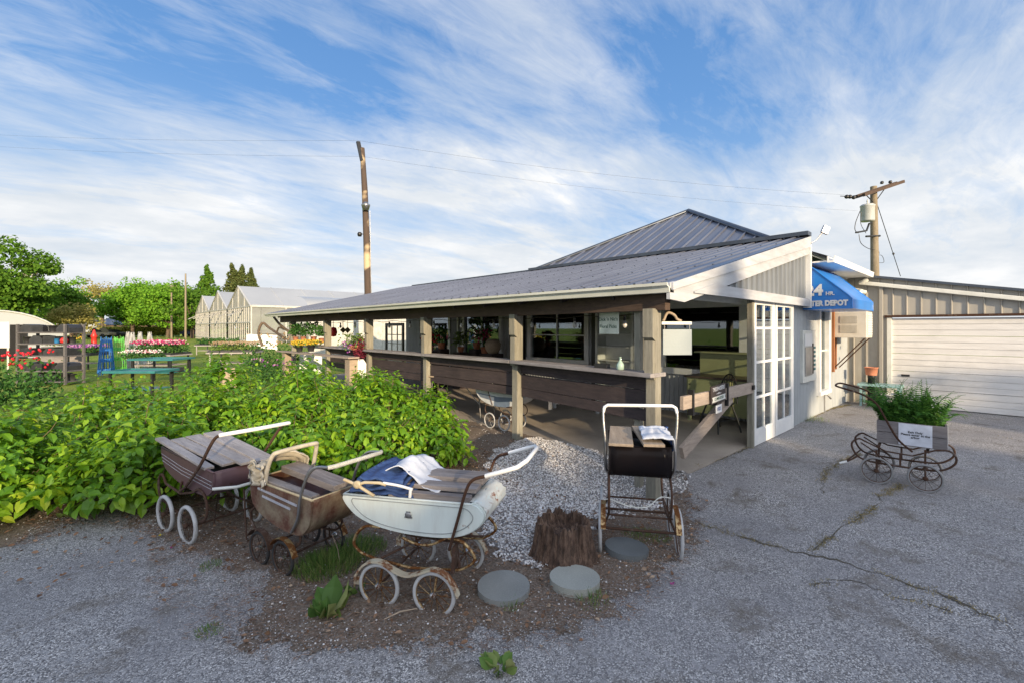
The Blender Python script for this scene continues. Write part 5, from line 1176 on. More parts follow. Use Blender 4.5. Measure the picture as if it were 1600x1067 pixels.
m = MB(); a0, a1 = at(1338, 308, D2 - .9), at(1400, 287, D2 + .5); m.bar(a0, a1, .14, .17); m.bar(a0 + Vector((-.1, -.32, 0)), a1 + Vector((-.1, -.32, 0)), .12, .15); m.build('crossarm', MT['beam'], t)
m = MB(); m.tube([at(1352, 304, D2 - .4), at(1364, 316, D2 - .2)], .025, 5); m.tube([at(1384, 293, D2 + .1), at(1369, 314, D2 - .1)], .025, 5); m.build('arm_brace', MT['black'], t)
m = MB()
for px, py in ((1334, 309), (1328, 308), (1323, 308)): m.lathe([(.02, -.06), (.10, -.03), (.10, .03), (.02, .06)], at(px, py, D2 - .95), 10, 'x')
m.tube([at(1338, 308, D2 - .9), at(1313, 307, D2 - 1)], .02, 5)
for px, py in ((1391, 285), (1378, 286)): m.lathe([(.06, 0), (.09, .06), (.06, .14), (0, .15)], at(px, py + 2, D2 + .2), 8)
m.build('insulator', MT['black'], t)
c_ = at(1355.5, 334, D2 - .35); m = MB(); m.lathe([(.0, -.42), (.29, -.41), (.31, -.36), (.31, .34), (.33, .36), (.33, .40), (.26, .46), (0, .49)], c_, 20); m.lathe([(.03, .45), (.06, .5), (.03, .56), (.05, .62), (.02, .72)], c_ + Vector((0, 0, 0)), 8)
tr = m.build('transformer', plain('transformer_grey', (0.50, 0.52, 0.52), .4, .1, (0.4, 0.43, 0.43), 3), t)
m = MB(); m.tube(spline([at(1344, 330, D2 - .5), at(1337, 348, D2 - .6), at(1336, 360, D2 - .6), at(1341, 365, D2 - .5)]), .018, 5); m.tube(spline([at(1346, 332, D2 - .5), at(1345, 350, D2 - .5), at(1353, 365, D2 - .4)]), .014, 5)
m.tube(spline([at(1342, 367, D2 - .5), at(1345, 380, D2 - .5), at(1355, 388, D2 - .3), at(1366, 391, D2 - .2)]), .016, 5); m.tube(spline([at(1373, 368, D2), at(1372, 385, D2), at(1374, 397, D2)]), .012, 4); m.tube(spline([at(1370, 399, D2), at(1378, 400, D2), at(1381, 410, D2), at(1372, 411, D2)]), .012, 4); m.build('lead_wire', MT['black'], t)
m = MB(); m.tube([at(1337, 364, D2 - .55), at(1354, 361, D2 - .4), at(1358, 350, D2 - .3), at(1362, 349, D2 - .2)], .045, 6); m.tube([at(1353, 370, D2 - .3), at(1375, 369, D2 - .1)], .05, 6); m.build('bracket', MT['black'], t)
m = MB(); m.tube([at(1369, 315, D2), at(1407, 432, D2 + 3)], .018, 5); m.lathe([(.02, -.07), (.07, 0), (.02, .07)], at(1396, 397, D2 + 2), 8); m.build('guy_wire', MT['black'], t)
def wire(a, b, sag, r, label):
    m = MB(); k = 16; m.tube([a.lerp(b, i / k) - Vector((0, 0, sag * 4 * (i / k) * (1 - i / k))) for i in range(k + 1)], r, 4); m.build('power_line', MT['black'], label=label, cat='power line')
top = at(558.5, 220, 20.4)
wire(at(-120, 204, 34), top, .25, .0035, 'upper overhead wire from the left edge to the leaning pole top')
wire(top, at(1320, 305, D2 - .9), .30, .0035, 'upper overhead wire from the leaning pole to the utility pole')
wire(at(-120, 221, 34), at(566, 245, 20.4), .25, .0035, 'lower overhead wire from the left edge to the leaning pole')
wire(at(566, 245, 20.4), at(1340, 330, D2 - .9), .30, .003, 'lower overhead wire from the leaning pole to the utility pole')
for px, yb, yt, d, lb, arm in ((45, 497, 394, 62, 'pale pole with two small boxes in front of the spreading tree', 1), (268, 528, 444, 80, 'pale pole with a short crossarm, left of two bare poles', 2), (290, 530, 428, 74, 'taller bare pole, right of two bare poles', 0)):
    x, y = tp(px, d); t = thing('utility_pole', (x, y, -.03), 0, lb, 'utility pole', 'distant poles on the left'); ht = CAMH + (HZ - yt) * d / FPX
    m = MB(); m.tube([(x, y, -.1), (x, y, ht)], [.17, .11], 8); m.build('pole', MT['polelight'], t)
    r_ = Vector((cA, -sA, 0))
    if arm == 1:
        for s_ in (-1, 1): m = MB(); p = Vector((x, y, ht - 3.2)) + r_ * s_ * .7; m.lathe([(.28, -.4), (.28, .4)], p, 10); m.tube([p, (x, y, ht - 3.2)], .08, 5); m.build('transformer', MT['offwhite'], t)
    if arm == 2: m = MB(); m.bar(Vector((x, y, ht - .4)) - r_ * .9, Vector((x, y, ht - .4)) + r_ * .9, .12, .12); m.build('crossarm', MT['polelight'], t)
x, y = tp(262, 100); m = MB()
# ------------------------------------------------------------ greenhouses
MT['poly'] = plain('poly_sheet', (0.28, 0.29, 0.29), .35, 0, (0.22, 0.23, 0.235), .25, (1, 1, 1), .05, 2, .2)
_t = NT(MT['poly'].node_tree); _b = _t.n('ShaderNodeBsdfPrincipled', {'Base Color': (0.30, 0.31, 0.31, 1), 'Roughness': .35}).outputs[0]
_f = _t.ramp(_t.noise(coord(_t), .5, 4).outputs[0], [(.3, .22), (.7, .42)]); out(_t, _t.n('ShaderNodeMixShader', {0: _f, 1: _b, 2: _t.n('ShaderNodeBsdfTransparent').outputs[0]}).outputs[0])
MT['polyroof'] = plain('poly_roof', (0.36, 0.38, 0.40), .3, 0, (0.31, 0.33, 0.35), .2, (1, 1, 1), .03, 2, .15)
MT['gframe'] = plain('greenhouse_frame', (0.52, 0.52, 0.50), .5, dirt=.2)
pg, T_ = mk('poly_glass'); bs = T_.n('ShaderNodeBsdfPrincipled', {'Base Color': (0.55, 0.57, 0.57, 1), 'Roughness': .3}).outputs[0]
out(T_, T_.n('ShaderNodeMixShader', {0: .8, 1: bs, 2: T_.n('ShaderNodeBsdfTransparent', {'Color': (.95, .97, .97, 1)}).outputs[0]}).outputs[0]); MT['polyg'] = pg
X0 = 13.5; Y0g = 57.0; BW = 11.5; EZ = 4.15; PZ = 6.75; XL = 75
gh = thing('greenhouse', (X0, Y0g, 0), 0, 'large three bay greenhouse with grey translucent gables beyond the lawn', 'greenhouse')
for k in range(3):
    ya = Y0g + k * BW; yb = ya + BW; ym = (ya + yb) / 2
    m = MB(); m.ribbed((X0, 0, 0), (0, 1, 0), Z, (-1, 0, 0), ya, yb, 2.35, lambda y: EZ + (PZ - EZ) * (1 - abs(y - ym) / (BW / 2)), .55, .08, .04); m.build('gable_sheet', MT['poly'], gh)
    m = MB(); m.add([(X0, ya, 0.3), (X0, yb, 0.3), (X0, yb, 2.35), (X0, ya, 2.35)], [(0, 1, 2, 3)]); m.build('lower_glazing', MT['polyg'], gh)
    m = MB()
    for i in range(13): y = ya + i * BW / 12; m.box(X0 - .08, y - .05, 0, X0 - .01, y + .05, EZ if i % 3 else EZ + (PZ - EZ) * (1 - abs(y - ym) / (BW / 2)))
    for z_ in (.3, 2.35, EZ): m.box(X0 - .09, ya, z_ - .06, X0 - .02, yb, z_ + .06)
    m.bar((X0 - .06, ya, EZ), (X0 - .06, ym, PZ), .12, .14); m.bar((X0 - .06, yb, EZ), (X0 - .06, ym, PZ), .12, .14); m.build('frame', MT['gframe'], gh)
    m = MB(); m.ribbed((X0 - .15, 0, 0), (1, 0, 0), Vector((0, ym - ya, PZ - EZ)).normalized(), (0, -.5, 1), 0, XL, 0, math.hypot(BW / 2, PZ - EZ), 3.6, .16, .06) if False else None
    dv = Vector((0, ym - ya, PZ - EZ)); L_ = dv.length; m.ribbed((X0 - .15, ya, EZ), (1, 0, 0), dv / L_, (0, -.4, .9), 0, XL, 0, L_, 3.6, .20, .07)
    dv = Vector((0, ym - yb, PZ - EZ)); m.ribbed((X0 - .15, yb, EZ), (1, 0, 0), dv / L_, (0, .4, .9), 0, XL, 0, L_, 3.6, .20, .07); m.build('roof_sheet', MT['polyroof'], gh)
    m = MB()
    for j in range(2): y = ya + BW * (.30 + .4 * j); m.bar((X0 - .02, y, 3.9), (X0 - 1.6, y, 3.1), .16, .12)
    m.build('vent_strut', MT['steel'], gh)
m = MB(); m.ribbed((0, Y0g, 0), (1, 0, 0), Z, (0, -1, 0), X0, X0 + XL, 1.1, EZ, 1.8, .12, .06); m.build('side_sheet', MT['poly'], gh)
m = MB(); m.add([(X0, Y0g, .1), (X0 + XL, Y0g, .1), (X0 + XL, Y0g, 1.1), (X0, Y0g, 1.1)], [(0, 1, 2, 3)]); m.build('side_glazing', MT['polyg'], gh)
m = MB()
for i in range(22): m.box(X0 + i * 3.6 - .06, Y0g - .1, 0, X0 + i * 3.6 + .06, Y0g - .02, EZ)
m.box(X0, Y0g - .14, EZ - .1, X0 + XL, Y0g - .03, EZ + .12); m.build('side_frame', MT['gframe'], gh)
m = MB(); m.box(X0 + 26, Y0g + .5, 0, X0 + 26.1, Y0g + 34, 2.6)
for i in range(26): yy = Y0g + 1 + i * 1.28; m.box(X0 + 3 + (i % 3) * 2, yy, .7, X0 + 14, yy + .5, .9 + .5 * (i % 4) / 3)
m.build('bench_row', MT['trunk'], gh)
# pale picket fence and a flat pale shed wall visible past the porch end
t = thing('picket_fence', (*tp(395, 40), 0), 0, 'short white picket fence beside the greenhouse corner', 'fence')
A_, B_ = Vector((*tp(386, 44), 0)), Vector((*tp(432, 36), 0)); 
for z_ in (.3, .85): m = MB(); m.bar(A_ + Z * z_, B_ + Z * z_, .04, .09); m.build('rail', MT['white'], t)
for i in range(34): m = MB(); p = A_.lerp(B_, i / 33); m.bar(p, p + Z * 1.15, .10, .025, (B_ - A_).normalized()); m.build('picket', MT['white'], t)
t = thing('plastic_tunnel', (*tp(520, 33), 0), 0, 'long pale plastic sheeted tunnel seen through the porch openings', 'greenhouse')
a = Vector((11.5, 24.5, 0)); m = MB(); m.ribbed((10.0, 25.5, 0), (1, 0, 0), Z, (0, -1, 0), -1.2, 14, .05, 2.6, .62, .09, .05); m.build('side_sheet', MT['gframe'], t)
m = MB(); vs = []; K = 10
for i in range(K + 1): a_ = math.pi / 2 * i / K; vs += [(8.8, 25.5 + 2.0 * (1 - math.cos(a_)), 2.6 + .9 * math.sin(a_)), (24, 25.5 + 2.0 * (1 - math.cos(a_)), 2.6 + .9 * math.sin(a_))]
m.add(vs, [(2 * i, 2 * i + 1, 2 * i + 3, 2 * i + 2) for i in range(K)], True); m.build('roof_sheet', MT['polyroof'], t)
# hoop house on the far left
cx_, cy_ = tp(-10, 25.5); hp = thing('hoop_house', (cx_, cy_, 0), R(90) - YAW + R(46), 'low arched hoop house with grey plastic skin at the far left', 'hoop house')
m = MB(); K = 18; rr = 3.1
vs = []
for i in range(K + 1): a_ = math.pi * i / K; vs += [(0, -rr * math.cos(a_), 2.65 * math.sin(a_) ** .85), (14, -rr * math.cos(a_), 2.65 * math.sin(a_) ** .85)]
m.add(vs, [(2 * i, 2 * i + 1, 2 * i + 3, 2 * i + 2) for i in range(K)], True); m.build('skin', MT['polyroof'], hp, True)
m = MB()
for x_ in (-.02, 2, 4, 6, 8, 10): m.tube([(x_, -(rr + .02) * math.cos(math.pi * i / K), 2.68 * math.sin(math.pi * i / K) ** .85) for i in range(K + 1)], .05 if x_ < 0 else .03, 6)
m.build('hoop', MT['gframe'], hp, True)
m = MB(); vs = [(-.0, 0, 0)] + [(0, -rr * math.cos(math.pi * i / K), 2.65 * math.sin(math.pi * i / K) ** .85) for i in range(K + 1)]; m.add(vs, [(0, i + 1, i) for i in range(1, K + 1)]); m.build('end_sheet', MT['polyroof'], hp, True)
m = MB(); m.box(-.05, -1.3, 0, -.02, .9, 1.9); m.build('opening_shade', MT['dark'], hp, True)  # dark panel on the end sheet, painted in for a shaded hole
t = thing('display_board', (*tp(2, 17), 0), 0, 'plain white display board at the left edge of the photo', 'board')
p = at(4, 530, 17); r_ = Vector((cA, -sA, 0)); m = MB(); m.bar((p.x - .9 * cA, p.y + .9 * sA, 1.45), (p.x + .25 * cA, p.y - .25 * sA, 1.45), .04, .95); m.build('panel', MT['white'], t, bevel=.005)
m = MB(); m.bar((p.x + .2 * cA, p.y - .2 * sA, 0), (p.x + .2 * cA, p.y - .2 * sA, 1.0), .05, .05); m.build('leg', MT['steel'], t)

# ------------------------------------------------------------ house, hedge, cars far behind the lawn
def yaw_cam(a=0): return R(a) - YAW
x, y = tp(74, 112); t = thing('house', (x, y, 0), yaw_cam(0), 'small white gabled house between the trees on the left', 'house')
m = MB(); m.prism([(-4, 0), (4, 0), (4, 3.6), (0, 6.3), (-4, 3.6)], 0, 9, 'y'); m.build('wall', MT['white'], t, True)
m = MB(); m.bar((-4.4, 4.4, 3.35), (0, 4.4, 6.4), 9.6, .15, (0, 0, 1)); m.bar((4.4, 4.4, 3.35), (0, 4.4, 6.4), 9.6, .15, (0, 0, 1)); m.build('roof', MT['roofdark'], t, True)
for dx in (-2, 1.2): m = MB(); m.box(dx - .5, -.03, 1.2, dx + .5, -.005, 2.5); m.build('window', MT['black'], t, True)
x, y = tp(185, 112); t = thing('house', (x, y, 0), yaw_cam(0), 'low house with dark roof under the maples', 'house')
m = MB(); m.box(-5, 0, 0, 9, 7, 2.6); m.build('wall', MT['trunk'], t, True); m = MB(); m.prism([(-.5, 2.5), (3.5, 4.3), (7.5, 2.5)], -5.5, 9.5, 'x'); m.build('roof', plain('slate_roof', (0.10, 0.13, 0.20), .6), t, True)
def hedge(px0, px1, d, h, label, n=5000, mat='tree3b'):
    a = Vector((*tp(px0, d), 0)); b = Vector((*tp(px1, d), 0)); L_ = (b - a).length; u = rng.uniform(0, 1, n); pr = rng.normal(0, 1, (n, 2)); ang = rng.uniform(0, math.pi, n)
    perp = np.array([sA, cA]); z_ = h * rng.uniform(0.05, 1, n) ** .8; wd = rng.uniform(-1, 1, n) * .8
    Pp = np.stack([a.x + (b.x - a.x) * u + perp[0] * wd, a.y + (b.y - a.y) * u + perp[1] * wd, z_], 1)
    cloud('hedge', TV, TF, frames(rdir(n), rdir(n) + np.array([-.3, -.6, .6]), rng.uniform(.2, .5, n)), Pp, MT[mat], label=label, cat='hedge')
MT['tree3b'] = leafmat('hedge_leaf', (0.14, 0.17, 0.02), (0.26, 0.28, 0.04), (0.36, 0.36, 0.07))
hedge(160, 286, 96, 1.9, 'clipped yellow green hedge below the maples')
def car(px, d, ang, L_, h, colr, label, name='parked_car', pickup=False):
    x, y = tp(px, d); t = thing(name, (x, y, 0), yaw_cam(ang), label, 'pickup truck' if pickup else 'car')
    body_ = [(-L_ / 2, .45), (L_ / 2, .45), (L_ / 2, .85), (L_ * .30, .98), (L_ * .30 if not pickup else L_ * .28, 1.0), (-L_ / 2, 1.0)]
    cab = [(-L_ * .40, .98), (L_ * .22, .98), (L_ * .10, h), (-L_ * .32, h)] if not pickup else [(-L_ * .08, .98), (L_ * .30, .98), (L_ * .20, h), (-L_ * .06, h)]
    m = MB(); m.prism(body_, -.85, .85, 'y'); m.prism(cab, -.75, .75, 'y'); m.build('body', colr, t, True, bevel=.05)
    m = MB(); c2 = [(a * .93 + (.015 * L_), 1.0 + (b - 1.0) * .86 + .02) for a, b in cab]; m.prism(c2, -.765, .765, 'y'); m.build('window', MT['black'], t, True)
    for wx in (-L_ * .31, L_ * .31):
        for s_ in (-1, 1): m = MB(); m.lathe([(0, s_ * .80), (.22, s_ * .88), (.34, s_ * .87), (.36, s_ * .80), (.36, s_ * .62), (0, s_ * .62)], (wx, 0, .36), 18, 'y'); m.build('wheel', MT['tyreblack'], t, True)
car(150, 82, 4, 5.6, 1.75, plain('truck_tan', (0.42, 0.36, 0.27), .35, .3), 'tan pickup truck parked beyond the red post', 'pickup_truck', True)
car(176, 86, 0, 4.4, 1.45, plain('car_dark', (0.05, 0.055, 0.07), .3, .3), 'dark car parked beside the tan pickup')
car(303, 92, 0, 4.4, 1.45, plain('car_blue', (0.04, 0.05, 0.13), .3, .3), 'dark blue car parked under the trees near the greenhouse')

# ------------------------------------------------------------ nursery yard: benches, trays, shelves
MT['tealt'] = plain('teal_bench', (0.03, 0.17, 0.18), .4, 0, (0.025, 0.13, 0.14), 6, dirt=.3)
def bench(px0, px1, pyt, d, label, name='bench_table', mat='tealt', legs='black', h=None, depth=.75, ang=0, slats=5):
    a = at(px0, pyt, d); b = at(px1, pyt, d); h = h or a.z; L_ = (b - a).length; c_ = (a + b) / 2
    t = thing(name, (c_.x, c_.y, 0), yaw_cam(ang), label, 'table')
    m = MB(); m.box(-L_ / 2, -depth / 2, h - .05, L_ / 2, -depth / 2 + .05, h); m.box(-L_ / 2, depth / 2 - .05, h - .05, L_ / 2, depth / 2, h); m.box(-L_ / 2, -depth / 2 + .051, h - .05, -L_ / 2 + .05, depth / 2 - .051, h); m.box(L_ / 2 - .05, -depth / 2 + .051, h - .05, L_ / 2, depth / 2 - .051, h); m.box(-L_ / 2 + .051, -depth / 2 + .051, h - .045, L_ / 2 - .051, depth / 2 - .051, h - .03)
    m.build('table_top', MT[mat], t, True)
    for sx_ in (-1, 1):
        for sy_ in (-1, 1): m = MB(); m.bar((sx_ * (L_ / 2 - .12), sy_ * (depth / 2 - .08), 0), (sx_ * (L_ / 2 - .12), sy_ * (depth / 2 - .08), h - .051), .045, .045); m.build('leg', MT[legs], t, True)
    m = MB(); m.box(-L_ / 2 + .15, -depth / 2 + .1, h * .42, L_ / 2 - .15, depth / 2 - .1, h * .42 + .03); m.build('lower_shelf', MT[mat], t, True)
    return t, c_, L_, h, depth
def plants(name, cat, label, c_, L_, W_, z, ht, n, cols, leaf=.05, ang=0, flowers=None, fr=.4, parent=None, tray=True):
    t = thing(name, (c_.x, c_.y, z), yaw_cam(ang), label, cat); M_ = wm(t)
    if tray:
        m = MB(); k = max(1, int(L_ / .35))
        for i in range(k): x0_ = -L_ / 2 + i * L_ / k; m.box(x0_ + .01, -W_ / 2, 0.002, x0_ + L_ / k - .01, W_ / 2, .07)
        m.build('tray', MT['blackpl'], t, True)
    P_ = np.stack([rng.uniform(-L_ / 2, L_ / 2, n), rng.uniform(-W_ / 2, W_ / 2, n), .05 + ht * rng.uniform(0, 1, n) ** .7 * rng.uniform(.6, 1, n)], 1)
    P_[:, 2] *= .75 + .25 * np.sin(P_[:, 0] * 16 / max(.3, W_)); Mn = np.array(M_); Pw = P_ @ Mn[:3, :3].T + Mn[:3, 3]
    cloud('foliage', HL_V, HL_F, frames(rdir(n) + np.array([0, 0, .4]), rdir(n) + np.array([0, 0, 1.]), leaf * rng.uniform(.6, 1.3, n)), Pw, cols, t)
    if flowers is not None:
        k = int(n * fr); Q = np.stack([rng.uniform(-L_ / 2, L_ / 2, k), rng.uniform(-W_ / 2, W_ / 2, k), .06 + ht * rng.uniform(.75, 1.12, k)], 1); Qw = Q @ Mn[:3, :3].T + Mn[:3, 3]
        cloud('blossom', PV, PF, frames(rdir(k), rdir(k), np.stack([np.full(k, leaf * .36), np.full(k, leaf * .36), np.full(k, leaf * .24)], 1)), Qw, flowers, t)
    return t
MT['plantg'] = island('bedding_leaf', [(0, (0.02, 0.07, 0.015)), (.6, (0.05, 0.14, 0.03)), (1, (0.12, 0.22, 0.05))], .6, .2, .2)
MT['plantg2'] = island('bedding_leaf_light', [(0, (0.05, 0.10, 0.03)), (.6, (0.14, 0.22, 0.05)), (1, (0.28, 0.33, 0.09))], .6, .2, .2)
def fl(name, a, b): return island(name, [(0, a), (.5, a), (.6, b), (1, b)], .6, .15)
MT['pinkf'] = fl('pink_flower', (0.50, 0.03, 0.15), (0.65, 0.42, 0.48)); MT['whitef'] = fl('white_flower', (0.75, 0.75, 0.72), (0.7, 0.3, 0.4)); MT['redf'] = fl('red_flower', (0.55, 0.01, 0.02), (0.62, 0.03, 0.06))
MT['yelf'] = fl('yellow_flower', (0.60, 0.38, 0.03), (0.55, 0.48, 0.06)); MT['purf'] = fl('purple_flower', (0.22, 0.05, 0.30), (0.45, 0.22, 0.42)); MT['orf'] = fl('tan_flower', (0.36, 0.25, 0.14), (0.42, 0.34, 0.24))
t1 = bench(182, 262, 577, 10.4, 'long teal bench table just behind the shrubs'); t2 = bench(219, 288, 559, 14.5, 'teal bench table with black trays on its lower shelf', depth=1.0)
m = MB()
for i in range(5): p = t2[1] + Vector((cA, -sA, 0)) * (-.5 + i * .25); m = MB(); m.box(-.10, -.12, 0, .10, .12, .12); o = m.build('plant_tray', MT['blackpl'], label=['leftmost', 'second from left', 'middle', 'fourth from left', 'rightmost'][i] + ' black plant tray on the lower shelf of the rear teal bench', cat='tray', group='black trays under the rear teal bench', origin=(0, 0, 0)); o.location = (p.x, p.y, t2[3] * .42 + .032); o.rotation_euler = (0, 0, -YAW)
b3 = bench(219, 284, 553, 17.6, 'wooden bench carrying the pink flowers', mat='greyboard', depth=1.2)
plants('flower_tray', 'flowers', 'bank of pink and red petunias on the bench behind the teal tables', b3[1], b3[2], 1.1, b3[3] + .002, .42, 1500, MT['plantg'], .09, flowers=MT['pinkf'], fr=.30)
plants('flower_tray', 'flowers', 'white flowering bedding plants in front of the pink petunias', b3[1] + Vector((-sA, -cA, 0)) * .9, b3[2] * .9, .4, .55, .28, 600, MT['plantg'], .08, flowers=MT['whitef'], fr=.16, tray=False)
plants('bedding_plant', 'plants', 'rounded green bedding plants behind the pink petunias', Vector((*tp(257, 24), 0)), 2.2, .9, .55, .7, 1100, MT['plantg2'], .12, tray=False)
b4 = bench(336, 402, 549, 18.2, 'grey wooden table holding rows of seedlings on the lawn', mat='greyboard', legs='greyboard', depth=1.3, ang=14)
plants('seedling_tray', 'seedlings', 'rows of tan and green seedlings on the grey wooden table', b4[1], b4[2] * .96, 1.1, b4[3] + .002, .30, 1500, MT['plantg2'], .07, ang=14, flowers=MT['orf'], fr=.3)
b5 = bench(313, 372, 539, 30, 'long low table of green plants at the greenhouse front', mat='greyboard', legs='greyboard', depth=1.2)
plants('seedling_tray', 'seedlings', 'dense green plants on the long table at the greenhouse front', b5[1], b5[2], 1.1, b5[3] + .002, .42, 1300, MT['plantg'], .12)
t = thing('wooden_block', (*tp(357, 12.6), 0), 0, 'pale squared wooden stump under the seedling table end', 'block'); p = Vector((*tp(357, 12.6), 0)); m = MB(); m.box(p.x - .17, p.y - .15, 0, p.x + .17, p.y + .15, .62); m.build('block', MT['tanw'], t, bevel=.01)
# rack of black pots
MT['darkshelf'] = wood('shelf_grey', (0.15, 0.145, 0.15), (0.09, 0.085, 0.09), 'x')
rk = thing('shelf_rack', (*tp(80, 14.2), 0), yaw_cam(-4), 'grey four shelf rack stacked with black nursery pots and trays', 'shelf rack')
for dx in (-.78, .78):
    for dy in (-.28, .28): m = MB(); m.bar((dx, dy, 0), (dx, dy, 1.82), .06, .06); m.build('post', MT['darkshelf'], rk, True)
ZS = (.10, .42, .88, 1.24, 1.58)
for z_ in ZS: m = MB(); m.box(-.80, -.31, z_ - .04, .80, .31, z_); m.build('shelf', MT['darkshelf'], rk, True, bevel=.004)
Mr = wm(rk)
names = ['bottom', 'second', 'third', 'fourth', 'top']
for si, z_ in enumerate(ZS):
    for k in range(4 if si != 2 else 4):
        xx = -.60 + .40 * k + random.uniform(-.04, .04); p = Mr @ Vector((xx, random.uniform(-.08, .04), z_ + .001)); kind_ = (si + k) % 3
        m = MB()
        if kind_ == 0:
            for q in range(3): m.lathe([(.08, 0), (.10, .20), (.11, .20), (.095, .19), (.08, .02), (0, .02)], (-.12 + q * .12, .05 * (q % 2), .0), 10)
        elif kind_ == 1: m.prism([(-.20, 0), (.20, 0), (.20, .13), (.13, .22), (-.08, .24), (-.20, .12)], -.24, .24, 'y')
        else:
            for q in range(6): m.box(-.19 + .006 * (q % 3), -.24, .001 + q * .036, .19 - .005 * (q % 2), .24, .029 + q * .036)
        o = m.build('nursery_pot' if kind_ == 0 else 'plant_tray', MT['blackpl'], origin=(0, 0, 0)); o.location = p; o.rotation_euler = (0, 0, -YAW)
        tag(o, f'black {"pots" if kind_ == 0 else "stacked plant trays" if kind_ == 2 else "heaped plant tray"} on the {names[si]} rack shelf, {["leftmost", "second from left", "third from left", "rightmost"][k]}', 'pot' if kind_ == 0 else 'tray', 'black pots and trays on the shelf rack')
p = Mr @ Vector((.66, -.2, 1.25)); m = MB(); m.lathe([(.05, 0), (.09, .02), (.10, .10), (.06, .16), (0, .17)], (0, 0, 0), 12); o = m.build('watering_pot', plain('red_plastic', (0.62, 0.03, 0.03), .4), origin=(0, 0, 0), label='small red pot on the fourth rack shelf', cat='pot'); o.location = p
p = Mr @ Vector((.45, -.22, 1.25)); m = MB(); m.lathe([(.06, 0), (.07, .14), (.075, .14), (0, .13)], (0, 0, 0), 12); o = m.build('nursery_pot', plain('blue_plastic', (0.03, 0.20, 0.48), .4), origin=(0, 0, 0), label='small blue pot beside the red pot on the rack', cat='pot'); o.location = p
bb = bench(118, 152, 553, 18.5, 'bench of purple and pink flowers right of the rack', mat='greyboard', depth=1.0)
plants('flower_tray', 'flowers', 'purple and pink bedding flowers right of the shelf rack', bb[1], bb[2] * 1.3, .9, bb[3] + .002, .28, 700, MT['plantg'], .09, flowers=MT['purf'], fr=.35)
plants('flower_tray', 'flowers', 'yellow flowers seen between the shelves of the rack', Vector((*tp(97, 19), 0)), 1.3, .6, .95, .30, 500, MT['plantg2'], .09, flowers=MT['yelf'], fr=.5, tray=False)
b_ = Vector((*tp(97, 19), 0)); m = MB(); m.box(b_.x - .6, b_.y - .3, 0, b_.x + .6, b_.y + .3, .95); m.build('plant_crate', MT['plankg'], label='grey crate lifting the yellow flowers behind the rack', cat='crate')
plants('geranium', 'flowers', 'red geraniums over dark foliage at the left edge', Vector((*tp(14, 9.5), 0)), 1.6, .8, .0, 1.12, 1900, MT['plantg'], .085, flowers=MT['redf'], fr=.03, tray=False)
for (px, d, c_, lb) in ((166, 16.5, (0.02, 0.20, 0.62), 'blue'), (186, 17.2, (0.12, 0.55, 0.08), 'lime green'), (207, 18.2, (0.45, 0.46, 0.47), 'leftmost white'), (219, 20, (0.48, 0.49, 0.50), 'middle white'), (234, 19.5, (0.46, 0.47, 0.47), 'rightmost white'), (200, 20.5, (0.46, 0.47, 0.47), 'rear white')):
    x, y = tp(px, d); t = thing('tomato_cage', (x, y, 0), random.random(), f'stack of {lb} wire tomato cages standing on the lawn', 'tomato cages'); m = MB(); hh_ = 1.45 if 'white' in lb else 1.30
    for q in range(4):
        rot = q * .35; z_ = q * .03; r0, r1 = (.24, .14) if 'white' not in lb else (.22, .05)
        for j in range(4): a_ = rot + j * 1.571; m.tube([(r0 * math.cos(a_), r0 * math.sin(a_), z_), (r1 * math.cos(a_), r1 * math.sin(a_), hh_ + z_)], .011, 4)
        for u in (.12, .4, .68, .92): rr_ = r0 + (r1 - r0) * u; m.tube([(rr_ * math.cos(2 * math.pi * i / 14), rr_ * math.sin(2 * math.pi * i / 14), z_ + hh_ * u) for i in range(14)], .010, 4, True)
    m.build('wire_frame', plain('cage_' + lb[:4], c_, .4), t, True)
x, y = tp(147, 34); t = thing('pump', (x, y, 0), 0, 'slim red post shaped ornament beyond the rack', 'ornament'); m = MB(); m.lathe([(.32, 0), (.30, .2), (.18, .4), (.16, 1.0), (.22, 1.1), (.12, 1.3), (.06, 1.55), (0, 1.6)], (x, y, 0), 14); m.build('post_body', plain('red_paint', (0.60, 0.03, 0.02), .4), t)
# ------------------------------------------------------------ things on and around the porch
MT['yellowgreen'] = plain('yellow_green_paint', (0.34, 0.36, 0.18), .5, 0, (0.28, 0.30, 0.15), 4, dirt=.3, bump=.05)
hu = thing('hutch', (8.5, 3.35, 0.006), 0, 'pale yellow green wooden hutch with a brown top against the porch wall', 'cabinet')
X1, Xb, Ya, Yb = 8.20, 8.78, 2.78, 4.02
m = MB(); m.box(X1, Ya, .17, Xb, Yb, .80); m.build('carcass', MT['yellowgreen'], hu, bevel=.006)
m = MB(); m.box(X1 - .04, Ya - .03, .80, Xb, Yb + .03, .835); m.build('top', plain('brown_top', (0.10, 0.07, 0.05), .4), hu, bevel=.004)
m = MB(); m.box(Xb - .07, Ya + .02, .836, Xb - .02, Yb - .02, 1.24); m.build('back_board', MT['yellowgreen'], hu); m = MB(); m.box(Xb - .24, Ya - .02, 1.24, Xb - .01, Yb + .02, 1.265); m.build('shelf', MT['yellowgreen'], hu, bevel=.003)
for y in (Ya + .06, Yb - .02):
    for x in (X1 + .04, Xb - .05):
        m = MB(); m.lathe([(.045, 0), (.03, .02), (.05, .17)], (x, y - .02, .002), 8); m.build('leg', MT['yellowgreen'], hu)
